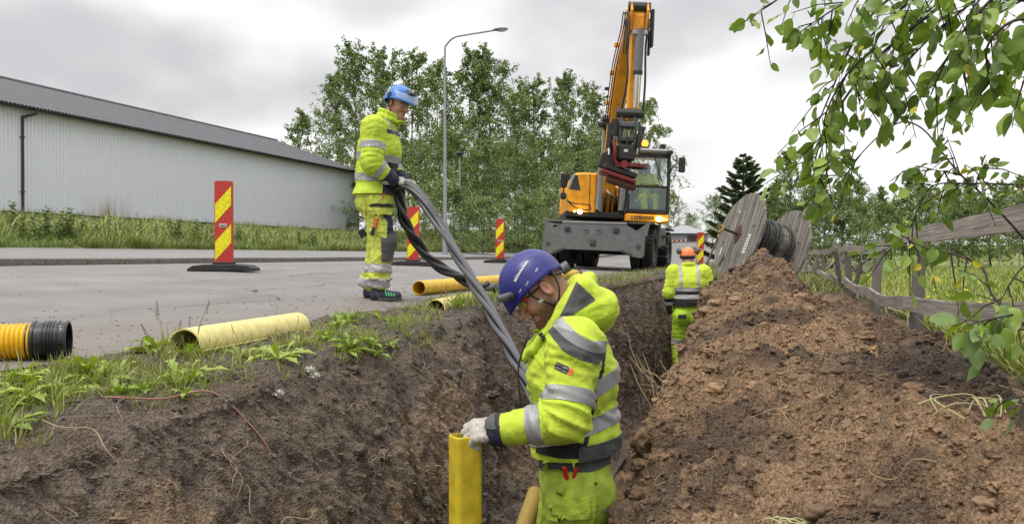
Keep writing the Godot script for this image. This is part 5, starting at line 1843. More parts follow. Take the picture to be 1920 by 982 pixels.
func helmet(J: Dictionary, r: Vector3, peak: float, mat: Material, o: Node, c0 := Vector3(0.0, 0.045, 0), tip := 0.0) -> MeshInstance3D:
	# a shell of revolution cut along a rim that dips behind and rises over the ears, with an edge and a short peak
	var f3: Vector3 = J.f.normalized()
	var u3: Vector3 = (J.u - f3 * f3.dot(J.u)).normalized()
	var xf := Transform3D(Basis(f3, u3, f3.cross(u3)), J.head)
	var mb := MB.new()
	mb.xf = xf
	var n := 48
	var rows := 16
	for lay in 2:
		var th := 0.0 if lay == 0 else -0.008
		for j in rows + 1:
			for k in n + 1:
				var az := TAU * k / n
				var front := cos(az)
				var rim := 0.006 + 0.022 * front + 0.022 * (1.0 - cos(2.0 * az)) * 0.5
				var s := (rim - 0.045) / r.y
				var ph := acos(clampf(s, -1.0, 1.0)) * j / rows
				var p := Vector3(sin(ph) * front * (r.x + th), cos(ph) * (r.y + th), sin(ph) * sin(az) * (r.z + th))
				var e := pow(float(j) / rows, 8.0)
				var bump := 0.0
				if lay == 0:
					bump = 0.004 * smoothstep(0.035, 0.02, absf(p.z)) * smoothstep(-0.11, -0.02, p.x) * (1.0 - e)       # a raised spine
					bump -= 0.005 * smoothstep(0.012, 0.004, absf(absf(p.z) - 0.05)) * smoothstep(0.02, -0.05, p.x) * smoothstep(0.35, 0.6, cos(ph))
				p += p.normalized() * (0.012 * e * (1.0 if lay == 0 else 0.9) + bump)
				if front > 0.0: p.x += peak * e * front * front * front
				mb.p(c0 + p.rotated(Vector3(0, 0, 1), tip), Vector2(float(k) / n, float(j) / rows))
	var m := n + 1
	var half := (rows + 1) * m
	for j in rows:
		for k in n:
			var a := j * m + k
			mb.q(a, a + 1, a + m + 1, a + m)
			mb.q(half + a, half + a + m, half + a + m + 1, half + a + 1)
	for k in n:
		var a := rows * m + k
		mb.q(a, a + 1, half + a + 1, half + a)
	return part("helmet", mb, mat, o)

func head_frame(J: Dictionary) -> Transform3D:
	var f3: Vector3 = J.f.normalized()
	var u3: Vector3 = (J.u - f3 * f3.dot(J.u)).normalized()
	return Transform3D(Basis(f3, u3, f3.cross(u3)), J.head)

func wrapped_text(nm: String, text: String, size: float, xf: Transform3D, onto: Callable, mat: Material, parent: Node) -> void:
	# lettering laid on a curved surface: every vertex is moved onto it
	var t := TextMesh.new()
	t.text = text
	var sf := SystemFont.new()
	sf.font_names = PackedStringArray(["Droid Sans"])
	sf.font_weight = 700
	t.font = sf
	t.font_size = 32
	t.pixel_size = size / 32.0
	t.depth = 0.001
	t.curve_step = 2.0
	var a := t.get_mesh_arrays()
	var mb := MB.new()
	for p in a[Mesh.ARRAY_VERTEX]: mb.p(onto.call(xf * (p as Vector3)))
	mb.ix = a[Mesh.ARRAY_INDEX] if a[Mesh.ARRAY_INDEX] != null else PackedInt32Array(range(mb.v.size()))
	part(nm, mb, mat, parent)

func shoe(J: Dictionary, s: String, o: Node, mat: Material) -> void:
	var a: Vector3 = J["an" + s]
	var b: Vector3 = J["to" + s]
	var d := (b - a)
	d.y = 0.0
	d = d.normalized()
	var lat := d.cross(Vector3.UP)
	var heel := a - d * 0.065
	heel.y = 0.0
	var toe := b + d * 0.05
	toe.y = 0.0
	var f := Field.new(heel.min(toe) - Vector3.ONE * 0.1, heel.max(toe) + Vector3(0.1, 0.2, 0.1), 0.0075)
	f.cap(a + Vector3(0, 0.05, 0), heel + d * 0.05 + Vector3(0, 0.055, 0), 0.056, 0.048, 0.03)
	f.cap(heel + d * 0.05 + Vector3(0, 0.05, 0), toe - d * 0.045 + Vector3(0, 0.044, 0), 0.044, 0.036, 0.03, lat, 1.12)
	var m := f.mesh()
	for i in m.v.size(): m.v[i].y = maxf(m.v[i].y, 0.014)
	var sh := part("shoe", m, mat, o)
	var sole := PackedVector2Array()
	for k in 20:
		var an := TAU * k / 20.0
		var u := 0.5 + 0.5 * cos(an)
		sole.append(Vector2(lerpf(0.0, (toe - heel).length(), u), sin(an) * lerpf(0.038, 0.05, u) * 1.05 if absf(sin(an)) > 0.01 else 0.0))
	part("sole", MB.new().prism(sole, 0.026, Transform3D(Basis(d, lat, d.cross(lat)), heel + Vector3(0, 0.014, 0)), 0.004), M.sole, sh)

func dress(o: Node3D, J: Dictionary, sty: Dictionary) -> Dictionary:
	# the continuous body, then its clothes as shells lifted off it
	var base := body_field(J, sty.cell, sty.get("bulk", 1.0)).mesh()
	for i in base.c.size(): base.c[i] = Color(0.44, 0.225, 0.155)
	var body := MB.new()
	body.add(base)
	head_mesh(body, J, sty.head_cell, sty)
	for s in ["l", "r"]:
		var h := hand_mesh(J["wr" + s], J["hd" + s], J["hb" + s], J["ht" + s], J["hc" + s], sty.get("hand_cell", 0.0035))
		body.add(h)
		part("glove", h.puff(0.0015), sty.glove, o)
	for i in body.c.size():
		if i >= base.v.size() and body.c[i] == Color(1, 1, 1): body.c[i] = Color(0.44, 0.225, 0.155)
	part("body", body, M.skin, o, true)
	var a := attrs(base.v, J)
	var hn: Vector3 = sty.get("hem_normal", Vector3.UP)
	var hem: Vector3 = sty.hem
	var fl := {"l": (J.wrl - J.ell).length(), "r": (J.wrr - J.elr).length()}
	var jacket := masked(base, func(i, p):
		if a.arm[i] > 0.0 and p.y > sty.get("arm_low", -9.0): return (fl.l if a.side[i] < 0 else fl.r) + 0.03 - a.fa[i]
		return minf((p - hem).dot(hn), (J.neck + (J.head - J.neck) * sty.get("neck", 0.42) - p).dot((J.head - J.neck).normalized())))
	var ja := attrs(jacket.v, J)
	folds(jacket, J, ja, 0.007, sty.fold, hem.y, sty.seed)
	var jk := MB.new().add(jacket)
	jk.rim(0.02)
	part("jacket", jk, sty.jacket, o)
	var trousers := masked(base, func(i, p):
		if a.arm[i] > 0.05: return -1.0
		return minf(-(p - hem).dot(hn) + 0.05, p.y - sty.ankle))
	var ta := attrs(trousers.v, J)
	folds(trousers, J, ta, 0.004, sty.get("tfold", sty.fold * 1.15), -9.0, sty.seed + 7, hem.y)
	part("trousers", MB.new().add(trousers).rim(0.015), sty.trousers, o)
	for s in ["l", "r"]: shoe(J, s, o, M.shoe)
	return {"jacket": jacket, "ja": ja, "trousers": trousers, "ta": ta}

func over(nm: String, mb: MB, f: Callable, lift: float, mat: Material, o: Node) -> MeshInstance3D:
	var m := masked(mb, f)
	if m.ix.size() == 0: return null
	return part(nm, m.puff(lift).rim(lift + 0.003), mat, o)

func slab(x: float, lo: float, hi: float) -> float:
	return minf(x - lo, hi - x)

func front_worker() -> void:
	var o := thing("person", "person in a yellow hooded jacket and dark blue helmet bending in the trench", "person", Vector3(0.208, -1.28, -3.1), PI)
	var J := {
		"pelvis": Vector3(-0.02, 0.87, 0), "waist": Vector3(-0.02, 1.05, 0), "chest": Vector3(-0.01, 1.25, 0), "neck": Vector3(0.025, 1.435, 0), "head": Vector3(0.104, 1.56, 0.0),
		"f": Vector3(0.75, -0.655, -0.12), "u": Vector3(0.655, 0.756, 0.0),
		"shl": Vector3(-0.005, 1.375, -0.19), "ell": Vector3(0.03, 1.135, -0.27), "wrl": Vector3(0.245, 1.095, -0.235),
		"shr": Vector3(0.0, 1.375, 0.19), "elr": Vector3(-0.02, 1.12, 0.25), "wrr": Vector3(0.13, 1.0, 0.23),
		"hipl": Vector3(-0.01, 0.83, -0.1), "knl": Vector3(0.05, 0.46, -0.12), "anl": Vector3(-0.02, 0.09, -0.13), "tol": Vector3(0.13, 0.04, -0.14),
		"hipr": Vector3(-0.01, 0.83, 0.1), "knr": Vector3(0.06, 0.46, 0.12), "anr": Vector3(0.0, 0.09, 0.13), "tor": Vector3(0.15, 0.04, 0.14),
		"hdl": Vector3(1, -0.02, 0.02), "hbl": Vector3(0.1, 0.8, -0.6), "htl": 1.0, "hcl": [0.75, 1.15, 0.6],
		"hdr": Vector3(1, 0.1, -0.2), "hbr": Vector3(0.1, 0.6, 0.8), "htr": -1.0, "hcr": [0.9, 1.0, 0.7]}
	var hn := Vector3(0.12, 1, 0).normalized()
	var r := dress(o, J, {"cell": 0.0095, "head_cell": 0.0036, "tfold": 0.009, "neck": 0.12, "arm_low": 1.0, "fold": 0.019, "seed": 300, "bulk": 0.93, "hem": Vector3(0, 0.978, 0), "hem_normal": hn, "ankle": 0.1, "jacket": M.hivis, "trousers": M.hivis_dull, "glove": M.glove, "hair": Color(0.075, 0.038, 0.022), "beard": 1.0, "crop": 0.35})
	var jk: MB = r.jacket
	var ja: Dictionary = r.ja
	var ul: float = (J.ell - J.shl).length()
	# dark side panels
	var panel := func(i, p): return minf(minf(-0.02 - ja.arm[i] * 0.3, absf(p.z) - 0.07), minf(slab(p.x + (p.y - 1.1) * 0.22, -0.065 + 0.25 * maxf(1.04 - p.y, 0.0), 0.10 - 0.5 * maxf(p.y - 1.2, 0.0)), slab(p.y, 0.985, 1.36)))
	over("side_panel", jk, panel, 0.0015, M.black_cloth, o)
	# reflective tape: two round the body, two on each sleeve, one over each shoulder
	for q in [[Vector3(-0.07, 1.215, 0), Vector3(0.48, 1, 0)], [Vector3(-0.05, 1.085, 0), Vector3(0.30, 1, 0)]]:
		var n: Vector3 = q[1].normalized()
		var c: Vector3 = q[0]
		over("reflective_band", jk, func(i, p): return minf(slab((p - c).dot(n) + 0.02 * sin(p.z * 8.0 + 1.0) * 0.3, -0.026, 0.026), -0.01 - ja.arm[i] * 0.3), 0.0035, M.tape, o)
	for s in [-1.0, 1.0]:
		for q in [[0.155, 0.205, false], [0.075, 0.128, true]]:
			over("reflective_band", jk, func(i, p): return minf(minf(slab(ja.fa[i] if q[2] else ja.ua[i], q[0], q[1]), ja.arm[i] - 0.02), ja.side[i] * s), 0.0035, M.tape, o)
		over("reflective_band", jk, func(i, p): return minf(minf(slab((p - J.shl).dot(Vector3(-0.45, 0.85, 0.3 * s).normalized()), 0.035, 0.069), p.z * s - 0.1), slab(p.x, -0.12, 0.1)), 0.003, M.tape, o)
		over("shoulder_trim", jk, func(i, p): return minf(minf(slab((p - J.shl).dot(Vector3(-0.45, 0.85, 0.3 * s).normalized()), 0.004, 0.035), p.z * s - 0.1), slab(p.x, -0.12, 0.1)), 0.002, M.grey_cloth, o)
		over("cuff", jk, func(i, p): return minf(minf(ja.fa[i] - 0.215, ja.arm[i] - 0.02), ja.side[i] * s), 0.005, M.navy, o)
	over("cuff_strap", jk, func(i, p): return minf(minf(slab(ja.fa[i], 0.226, 0.252), ja.arm[i] - 0.02), minf(-ja.side[i], p.y - 1.105)), 0.0085, M.grey_cloth, o)
	over("hem_panel", jk, func(i, p): return minf(minf(-0.02 - p.x, 0.046 - (p - Vector3(0, 0.978, 0)).dot(hn)), -ja.arm[i]), 0.004, M.grey_cloth, o)
	# zip down the front and a chest pocket seam
	part("zip", MB.new().tube(smooth_path([Vector3(0.155, 1.375, -0.035), Vector3(0.185, 1.28, -0.045), Vector3(0.178, 1.15, -0.05), Vector3(0.165, 1.0, -0.05)], 0.03), 0.0035, 6), M.black_cloth, o)
	# badge on the near sleeve
	var bc: Vector3 = (J.shl as Vector3).lerp(J.ell, 0.34)
	var ax: Vector3 = (J.ell - J.shl).normalized()
	var fw := Vector3(0.93, -0.33, 0.0).normalized()
	fw = Vector3(0.92, 0.36, 0).normalized()
	var upv := Vector3(-0.36, 0.92, 0).normalized()
	var bo := bc + Vector3(0.028, 0.012, 0)
	over("sleeve_badge", jk, func(i, p): return minf(minf(slab((p - bo).dot(fw), -0.014, 0.031), slab((p - bo).dot(upv), -0.0125, 0.0125)), J.shl.z + 0.02 - p.z), 0.002, M.badge_black, o)
	over("badge_stripe", jk, func(i, p): return minf(minf(slab((p - bo).dot(fw), -0.029, -0.014), slab((p - bo).dot(upv), -0.0125, 0.0125)), J.shl.z + 0.02 - p.z), 0.002, M.badge_orange, o)
	var near_badge := PackedVector3Array()
	for v in jk.v:
		if v.z < -0.2 and Vector2(v.x - bo.x, v.y - bo.y).length() < 0.06: near_badge.append(v)
	var onto := func(p: Vector3) -> Vector3:      # lays lettering on the sleeve
		var sum := 0.0
		var wt := 0.0
		for v in near_badge:
			var w := exp(-Vector2(v.x - p.x, v.y - p.y).length_squared() / 0.00008)
			sum += v.z * w
			wt += w
		return Vector3(p.x, p.y, sum / maxf(wt, 1e-6) - 0.0045)
	var tb := Basis(-fw, upv, Vector3(0, 0, -1))
	wrapped_text("badge_lettering", "TRANEMO", 0.0098, Transform3D(tb, bo + fw * 0.009 + upv * 0.0055 + Vector3(0, 0, -0.3)), onto, M.print_white, o)
	wrapped_text("badge_lettering", "20471 13034", 0.0072, Transform3D(tb, bo + fw * 0.009 - upv * 0.006 + Vector3(0, 0, -0.3)), onto, M.print_white, o)
	# trousers: waistband, hanging pouch, pocket flap with badge, dark insert
	var tr: MB = r.trousers
	var ta: Dictionary = r.ta
	over("waistband", tr, func(i, p): return slab(p.y + 0.12 * p.x, 0.925, 0.99), 0.004, M.grey_cloth, o)
	over("tool_pouch", tr, func(i, p): return minf(slab(p.x, -0.07 + 0.3 * maxf(0.8 - p.y, 0.0), 0.078), minf(slab(p.y, 0.775, 0.925), -0.06 - p.z)), 0.02, M.hivis_dull, o)
	over("pouch_pleat", tr, func(i, p): return minf(slab(p.x, -0.05, 0.055), minf(slab(p.y, 0.795, 0.86), -0.06 - p.z)), 0.028, M.hivis_dull, o)
	over("thigh_pocket", tr, func(i, p): return minf(slab(p.x, 0.015, 0.10), minf(slab(p.y, 0.60, 0.74), -0.06 - p.z)), 0.008, M.hivis_dull, o)
	over("dark_insert", tr, func(i, p): return minf(slab(p.x - 0.12 * (p.y - 0.7), -0.045, -0.012), minf(slab(p.y, 0.3, 0.742), -0.06 - p.z)), 0.003, M.black_cloth, o)
	over("trouser_badge", tr, func(i, p): return minf(slab(p.x, 0.042, 0.078), minf(slab(p.y + 0.1 * p.x, 0.675, 0.703), -0.06 - p.z)), 0.0095, M.badge_black, o)
	over("badge_stripe", tr, func(i, p): return minf(slab(p.x, 0.03, 0.042), minf(slab(p.y + 0.1 * p.x, 0.675, 0.703), -0.06 - p.z)), 0.0095, M.badge_orange, o)
	part("pliers", MB.new().bar(Vector3(0.02, 0.91, -0.188), Vector3(0.03, 0.96, -0.195), 0.02, 0.012, 0.004).bar(Vector3(0.0, 0.905, -0.188), Vector3(-0.012, 0.955, -0.193), 0.02, 0.012, 0.004), M.tool_red, o)
	part("pouch_button", MB.new().ball(Vector3(0.085, 0.752, -0.152), Vector3(0.006, 0.006, 0.004), 8, 6), M.strap, o)
	# standing collar and hood, thrown back
	var f := Field.new(Vector3(-0.24, 1.27, -0.22), Vector3(0.24, 1.68, 0.22), 0.0085)
	for s in [-1.0, 1.0]:
		var pts := [Vector3(0.165, 1.31, 0.03 * s), Vector3(0.135, 1.345, 0.08 * s), Vector3(0.062, 1.43, 0.108 * s), Vector3(0.006, 1.515, 0.112 * s), Vector3(-0.04, 1.578, 0.085 * s), Vector3(-0.07, 1.588, 0)]
		for i in 5: f.cap(pts[i], pts[i + 1], [0.014, 0.016, 0.02, 0.022, 0.024][i], [0.016, 0.02, 0.022, 0.024, 0.026][i], 0.02)
		f.cap(Vector3(0.01, 1.46, 0.112 * s), Vector3(-0.11, 1.49, 0.07 * s), 0.04, 0.048, 0.05)
		f.cap(Vector3(-0.035, 1.545, 0.09 * s), Vector3(-0.11, 1.50, 0.05 * s), 0.034, 0.048, 0.05)
	f.ell(Vector3(-0.105, 1.475, 0), Vector3(0.05, 0.075, 0.11), 0.05)
	f.cap(Vector3(0.04, 1.42, 0), Vector3(0.11, 1.60, 0), 0.078, 0.086, 0.02, Vector3.ZERO, 1.0, true)
	var hd := f.mesh()
	var n1 := nz(345, 9.0, 2)
	n1.fractal_type = FastNoiseLite.FRACTAL_RIDGED
	var dd := PackedFloat32Array()
	for p in hd.v: dd.append(0.006 * n1.get_noise_3dv(Vector3(p.x * 0.7, p.y * 1.2 + p.x * 0.6, p.z * 0.7)))
	hd.puff(dd)
	var hood := part("hood", hd, M.hivis, o)
	var ta3 := [Vector2(0.058, 1.437), Vector2(-0.018, 1.588), Vector2(-0.085, 1.525)]
	for sgn in [-1.0, 1.0]:
		over("hood_lining", hd, func(i, p):
			var m := 9.0
			for k in 3:
				var u: Vector2 = ta3[k]
				var w: Vector2 = ta3[(k + 1) % 3]
				m = minf(m, (w - u).normalized().cross(Vector2(p.x, p.y) - u))
			return minf(m, p.z * sgn - 0.055), 0.002, M.grey_cloth, hood)
	part("cord_toggle", MB.new().bar(Vector3(0.115, 1.405, -0.122), Vector3(0.085, 1.39, -0.13), 0.012, 0.01, 0.003).bar(Vector3(0.105, 1.412, -0.124), Vector3(0.1, 1.38, -0.13), 0.01, 0.008, 0.003), M.strap, o)
	# helmet with strap, lamp and lettering
	var hm := helmet(J, Vector3(0.122, 0.104, 0.099), 0.012, M.helmet_blue, o, Vector3(0.012, 0.047, 0), -0.2)
	var hf := head_frame(J)
	var c0 := Vector3(0.012, 0.047, 0)
	var onh := func(p: Vector3) -> Vector3:
		var q := (p - c0)
		var s := (q.rotated(Vector3(0, 0, 1), 0.2) / Vector3(0.122, 0.104, 0.099)).length()
		return hf * (c0 + q / s * (1.045 if p.y > 0.07 else 1.07))
	# the lettering climbs the near side of the shell
	var tb2 := Basis(Vector3(-0.95, 0.30, 0).normalized(), Vector3(0.30, 0.95, 0).normalized(), Vector3(0, 0, -1))
	wrapped_text("helmet_lettering", "Milwaukee", 0.0175, Transform3D(tb2, Vector3(0.022, 0.098, -0.09)), onh, M.print_white, hm)
	for q in [[-0.02, 0.075, 0.045], [0.035, 0.062, 0.02], [0.075, 0.058, 0.02]]:
		wrapped_text("rim_marking", "Bolt", 0.0085, Transform3D(tb2, Vector3(q[0] + 0.0, q[1] - 0.012, -0.1)), onh, M.print_white, hm)
	var hx := func(pts: Array) -> Array: return smooth_path(pts.map(func(p): return hf * (p as Vector3)), 0.012)
	part("chin_strap", MB.new().tube(hx.call([Vector3(0.05, 0.04, -0.094), Vector3(0.05, 0.0, -0.083), Vector3(0.022, -0.055, -0.078), Vector3(0.01, -0.078, -0.072)]), 0.0075, 8, true, 0.4), M.strap, o)
	part("chin_strap", MB.new().tube(hx.call([Vector3(-0.06, 0.03, -0.088), Vector3(-0.045, -0.03, -0.086), Vector3(-0.01, -0.072, -0.076), Vector3(0.04, -0.115, -0.045), Vector3(0.06, -0.126, 0.0)]), 0.0065, 8, true, 0.5), M.strap, o)
	part("strap_buckle", MB.new().box(Vector3(0.02, 0.012, 0.006), hf * Vector3(0.04, -0.03, -0.087), 0.002, hf.basis), M.galvanised, o)
	part("strap_clip", MB.new().ball(hf * Vector3(-0.002, -0.078, -0.078), Vector3(0.014, 0.014, 0.009), 10, 8, hf.basis), M.strap, o)
	part("nape_band", MB.new().tube(hx.call([Vector3(-0.05, 0.018, -0.086), Vector3(-0.085, 0.0, -0.05), Vector3(-0.1, -0.006, 0.0), Vector3(-0.085, 0.0, 0.05)]), 0.011, 8, true, 0.5), M.strap, o)
	part("nape_knob", MB.new().tube([hf * Vector3(-0.1, 0.0, -0.012), hf * Vector3(-0.13, -0.004, -0.012)], 0.021, 14), M.grey_plastic, o)
	part("clip_lamp", MB.new().tube([hf * Vector3(0.105, 0.055, -0.075), hf * Vector3(0.15, 0.075, -0.085)], 0.013, 12), M.grey_plastic, o)
	part("lamp_bracket", MB.new().ball(hf * Vector3(0.107, 0.052, -0.078), Vector3(0.016, 0.016, 0.014), 12, 8), M.strap, o)
	# glasses
	part("glasses_arm", MB.new().tube(hx.call([Vector3(0.088, 0.012, -0.062), Vector3(0.04, 0.01, -0.078), Vector3(-0.005, 0.012, -0.083)]), 0.003, 6), M.strap, o)
	part("glasses_arm", MB.new().tube(hx.call([Vector3(0.088, 0.012, 0.062), Vector3(0.04, 0.01, 0.078), Vector3(-0.005, 0.012, 0.083)]), 0.003, 6), M.strap, o)
	part("glasses_hinge", MB.new().tube(hx.call([Vector3(0.086, 0.013, -0.064), Vector3(0.068, 0.012, -0.072)]), 0.005, 6), M.tool_red, o)
	part("glasses_frame", MB.new().tube(hx.call([Vector3(0.086, 0.014, -0.066), Vector3(0.108, 0.016, -0.036), Vector3(0.114, 0.012, 0.0), Vector3(0.108, 0.016, 0.036), Vector3(0.086, 0.014, 0.066)]), 0.0035, 6), M.strap, o)
	var lens := MB.new()
	for k in 13:
		var u := -1.0 + k / 6.0
		var x := 0.113 - 0.027 * u * u
		lens.p(hf * Vector3(x, 0.014, u * 0.064))
		lens.p(hf * Vector3(x - 0.004, -0.022 + 0.008 * u * u + 0.01 * exp(-u * u * 60.0), u * 0.06))
	for k in 12: lens.q(k * 2, k * 2 + 1, k * 2 + 3, k * 2 + 2)
	part("glasses_lens", lens, M.lens, o)
	# the pipe in his hand: a box-shaped cable duct, open at the top
	var pp := thing("cable_duct", "mustard yellow square-edged duct standing under the front worker's white glove", "cable duct", Vector3(-0.158, -1.28, -2.88), 0.5)
	var rr := func(w: float, d: float, rad: float) -> PackedVector2Array:
		var pl := PackedVector2Array()
		for c in [[1, 1, 0], [-1, 1, 1], [-1, -1, 2], [1, -1, 3]]:
			for k in 5: pl.append(Vector2(c[0] * (w - rad), c[1] * (d - rad)) + Vector2(cos(PI / 2 * (c[2] + k / 4.0)), sin(PI / 2 * (c[2] + k / 4.0))) * rad)
		return pl
	var outer: PackedVector2Array = rr.call(0.05, 0.04, 0.02)
	var inner: PackedVector2Array = rr.call(0.045, 0.035, 0.016)
	var mb := MB.new()
	var hgt := 1.074
	for i in outer.size():
		var j := (i + 1) % outer.size()
		var a3 := Vector3(outer[i].x, 0, outer[i].y)
		var b3 := Vector3(outer[j].x, 0, outer[j].y)
		var a4 := Vector3(inner[i].x, 0, inner[i].y)
		var b4 := Vector3(inner[j].x, 0, inner[j].y)
		var up2 := Vector3(0, hgt, 0)
		var u3 := Vector3(0, hgt - 0.004, 0)
		mb.face([a3, b3, b3 + u3, a3 + u3], a3 + b3)
		mb.face([a4, b4, b4 + up2, a4 + up2], -a4 - b4)
		mb.face([a3 + u3, b3 + u3, b3.lerp(b4, 0.4) + up2, a3.lerp(a4, 0.4) + up2], a3 + Vector3.UP * 0.05)
		mb.face([a3.lerp(a4, 0.4) + up2, b3.lerp(b4, 0.4) + up2, b4 + up2, a4 + up2], Vector3.UP)
	part("duct_wall", mb, M.pipe_mustard, pp)

func road_worker() -> void:
	var o := thing("person", "person in yellow workwear and light blue helmet standing on the asphalt holding cables", "person", Vector3(-1.124, 0.02, -7.25), 0.0)
	var J := {
		"pelvis": Vector3(-0.035, 0.88, 0), "waist": Vector3(-0.035, 1.06, 0), "chest": Vector3(0.0, 1.28, 0), "neck": Vector3(0.07, 1.515, 0), "head": Vector3(0.155, 1.665, 0.0),
		"f": Vector3(0.74, -0.30, 0.5), "u": Vector3(0.25, 0.95, 0.1),
		"shl": Vector3(0.02, 1.43, -0.19), "ell": Vector3(0.06, 1.14, -0.23), "wrl": Vector3(0.2, 1.0, -0.07),
		"shr": Vector3(-0.02, 1.43, 0.2), "elr": Vector3(-0.03, 1.135, 0.255), "wrr": Vector3(0.135, 1.005, 0.165),
		"hipl": Vector3(-0.04, 0.86, -0.095), "knl": Vector3(-0.02, 0.48, -0.12), "anl": Vector3(-0.10, 0.09, -0.13), "tol": Vector3(0.05, 0.04, -0.1),
		"hipr": Vector3(-0.03, 0.86, 0.095), "knr": Vector3(0.045, 0.49, 0.1), "anr": Vector3(0.0, 0.09, 0.11), "tor": Vector3(0.16, 0.04, 0.13),
		"hdr": Vector3(0.9, -0.05, -0.35), "hbr": Vector3(0.1, 0.75, 0.65), "htr": -1.0, "hcr": [0.9, 1.2, 0.8],
		"hdl": Vector3(0.9, -0.1, 0.3), "hbl": Vector3(0.1, 0.8, -0.6), "htl": 1.0, "hcl": [0.9, 1.2, 0.8]}
	var r := dress(o, J, {"cell": 0.012, "head_cell": 0.0045, "arm_low": 0.95, "hand_cell": 0.005, "fold": 0.012, "seed": 400, "bulk": 1.1, "hem": Vector3(0, 0.885, 0), "ankle": 0.1, "jacket": M.hivis, "trousers": M.hivis_pale, "glove": M.glove, "hair": Color(0.02, 0.014, 0.011), "beard": 0.35, "crop": 0.8})
	var jk: MB = r.jacket
	var ja: Dictionary = r.ja
	for y in [1.195, 1.02]:
		over("reflective_band", jk, func(i, p): return minf(slab(p.y + 0.12 * p.x, y - 0.03, y + 0.03), -0.02 - ja.arm[i] * 0.3), 0.004, M.tape_road, o)
	over("navy_panel", jk, func(i, p): return minf(minf(slab(p.y, 0.86, 1.165 - 0.12 * p.x), p.x - 0.055), -0.02 - ja.arm[i] * 0.3), 0.002, M.navy, o)
	over("chest_trim", jk, func(i, p): return minf(minf(slab(p.y, 1.39, 1.425), p.x - 0.09), -ja.arm[i]), 0.003, M.navy, o)
	for s in [-1.0, 1.0]:
		over("reflective_band", jk, func(i, p): return minf(minf(slab(ja.ua[i], 0.13, 0.185), ja.arm[i] - 0.02), ja.side[i] * s), 0.004, M.tape_road, o)
		over("reflective_band", jk, func(i, p): return minf(minf(slab(ja.fa[i], 0.055, 0.105), ja.arm[i] - 0.02), ja.side[i] * s), 0.004, M.tape_road, o)
		over("cuff", jk, func(i, p): return minf(minf(ja.fa[i] - 0.15, ja.arm[i] - 0.02), ja.side[i] * s), 0.005, M.navy, o)
		over("shoulder_stripe", jk, func(i, p): return minf(minf(slab(p.z * s, 0.085, 0.115), p.y - 1.38), -ja.arm[i] + 0.5), 0.003, M.tape_road, o)
	# collar
	var f := Field.new(Vector3(-0.1, 1.4, -0.15), Vector3(0.25, 1.68, 0.15), 0.009)
	var pts := []
	for k in 17:
		var an := TAU * k / 16.0
		pts.append(Vector3(0.075 + 0.082 * cos(an), 1.535 - 0.035 * cos(an), 0.085 * sin(an)))
	for k in 16: f.cap(pts[k], pts[k + 1], 0.022, 0.022, 0.01)
	for k in 16: f.cap(pts[k] + Vector3(0.008, 0.045, 0), pts[k + 1] + Vector3(0.008, 0.045, 0), 0.013, 0.013, 0.02)
	var cm := f.mesh()
	part("collar", cm, M.hivis, o)
	over("collar_lining", cm, func(i, p): return minf(0.083 - Vector2(p.x - 0.083, p.z).length(), p.y - 1.5), 0.001, M.navy, o)
	part("collar_flap", MB.new().box(Vector3(0.05, 0.012, 0.09), Vector3(0.19, 1.50, 0.05), 0.004, Basis(Vector3(0, 1, 0), -0.5) * Basis(Vector3(0, 0, 1), 0.25)), M.hivis, o)
	# trousers
	var tr: MB = r.trousers
	var ta: Dictionary = r.ta
	for y in [0.275, 0.15]:
		over("reflective_band", tr, func(i, p): return slab(p.y, y - 0.035, y + 0.035), 0.004, M.tape_road, o)
	over("navy_insert", tr, func(i, p): return minf(slab(p.x, lerpf(0.05, 0.06, p.y), 0.5), minf(slab(p.y, 0.52, 0.82), ta.th[i])), 0.002, M.navy, o)
	over("knee_pad", tr, func(i, p): return minf(minf(p.x - 0.045 + 0.25 * maxf(p.y - 0.55, 0.0), slab(p.y, 0.33, 0.56)), ta.th[i]), 0.009, M.grey_cloth, o)
	over("tool_pocket", tr, func(i, p): return minf(slab(p.x, -0.05, 0.11), minf(slab(p.y, 0.72, 0.875), p.z - 0.07)), 0.016, M.hivis_pale, o)
	over("pocket_band", tr, func(i, p): return minf(slab(p.x, -0.045, 0.115), minf(slab(p.y, 0.775, 0.805), p.z - 0.07)), 0.021, M.black_cloth, o)
	over("thigh_pocket", tr, func(i, p): return minf(slab(p.x, -0.055, 0.085 + 0.0 * p.y), minf(slab(p.y + 0.5 * maxf(p.x, 0.0), 0.555, 0.71), p.z - 0.06)), 0.011, M.hivis_pale, o)
	over("back_pocket", tr, func(i, p): return minf(slab(p.x, -0.25, -0.085), minf(slab(p.y, 0.69, 0.84), p.z - 0.03)), 0.008, M.hivis_pale, o)
	part("knife_sheath", MB.new().bar(Vector3(0.0, 0.66, 0.215), Vector3(-0.035, 0.545, 0.21), 0.018, 0.03, 0.006), M.strap, o)
	part("knife_handle", MB.new().bar(Vector3(0.008, 0.69, 0.222), Vector3(-0.01, 0.6, 0.222), 0.03, 0.034, 0.008), M.tool_orange, o)
	part("knife_strap", MB.new().bar(Vector3(-0.05, 0.69, 0.205), Vector3(0.06, 0.685, 0.205), 0.012, 0.02, 0.003).bar(Vector3(0.02, 0.605, 0.2), Vector3(0.085, 0.60, 0.19), 0.012, 0.02, 0.003), M.strap, o)
	for q in [[0.0, 0.84], [0.03, 0.85], [0.055, 0.845]]:
		part("pocket_tool", MB.new().bar(Vector3(q[0], q[1], 0.2), Vector3(q[0] + 0.012, q[1] + 0.055, 0.2), 0.012, 0.014, 0.003), M.tool_orange if q[0] > 0.02 else M.strap, o)
	part("hanging_flap", MB.new().box(Vector3(0.06, 0.07, 0.02), Vector3(-0.165, 0.57, -0.1), 0.006, Basis(Vector3(0, 0, 1), 0.5)), M.black_cloth, o)
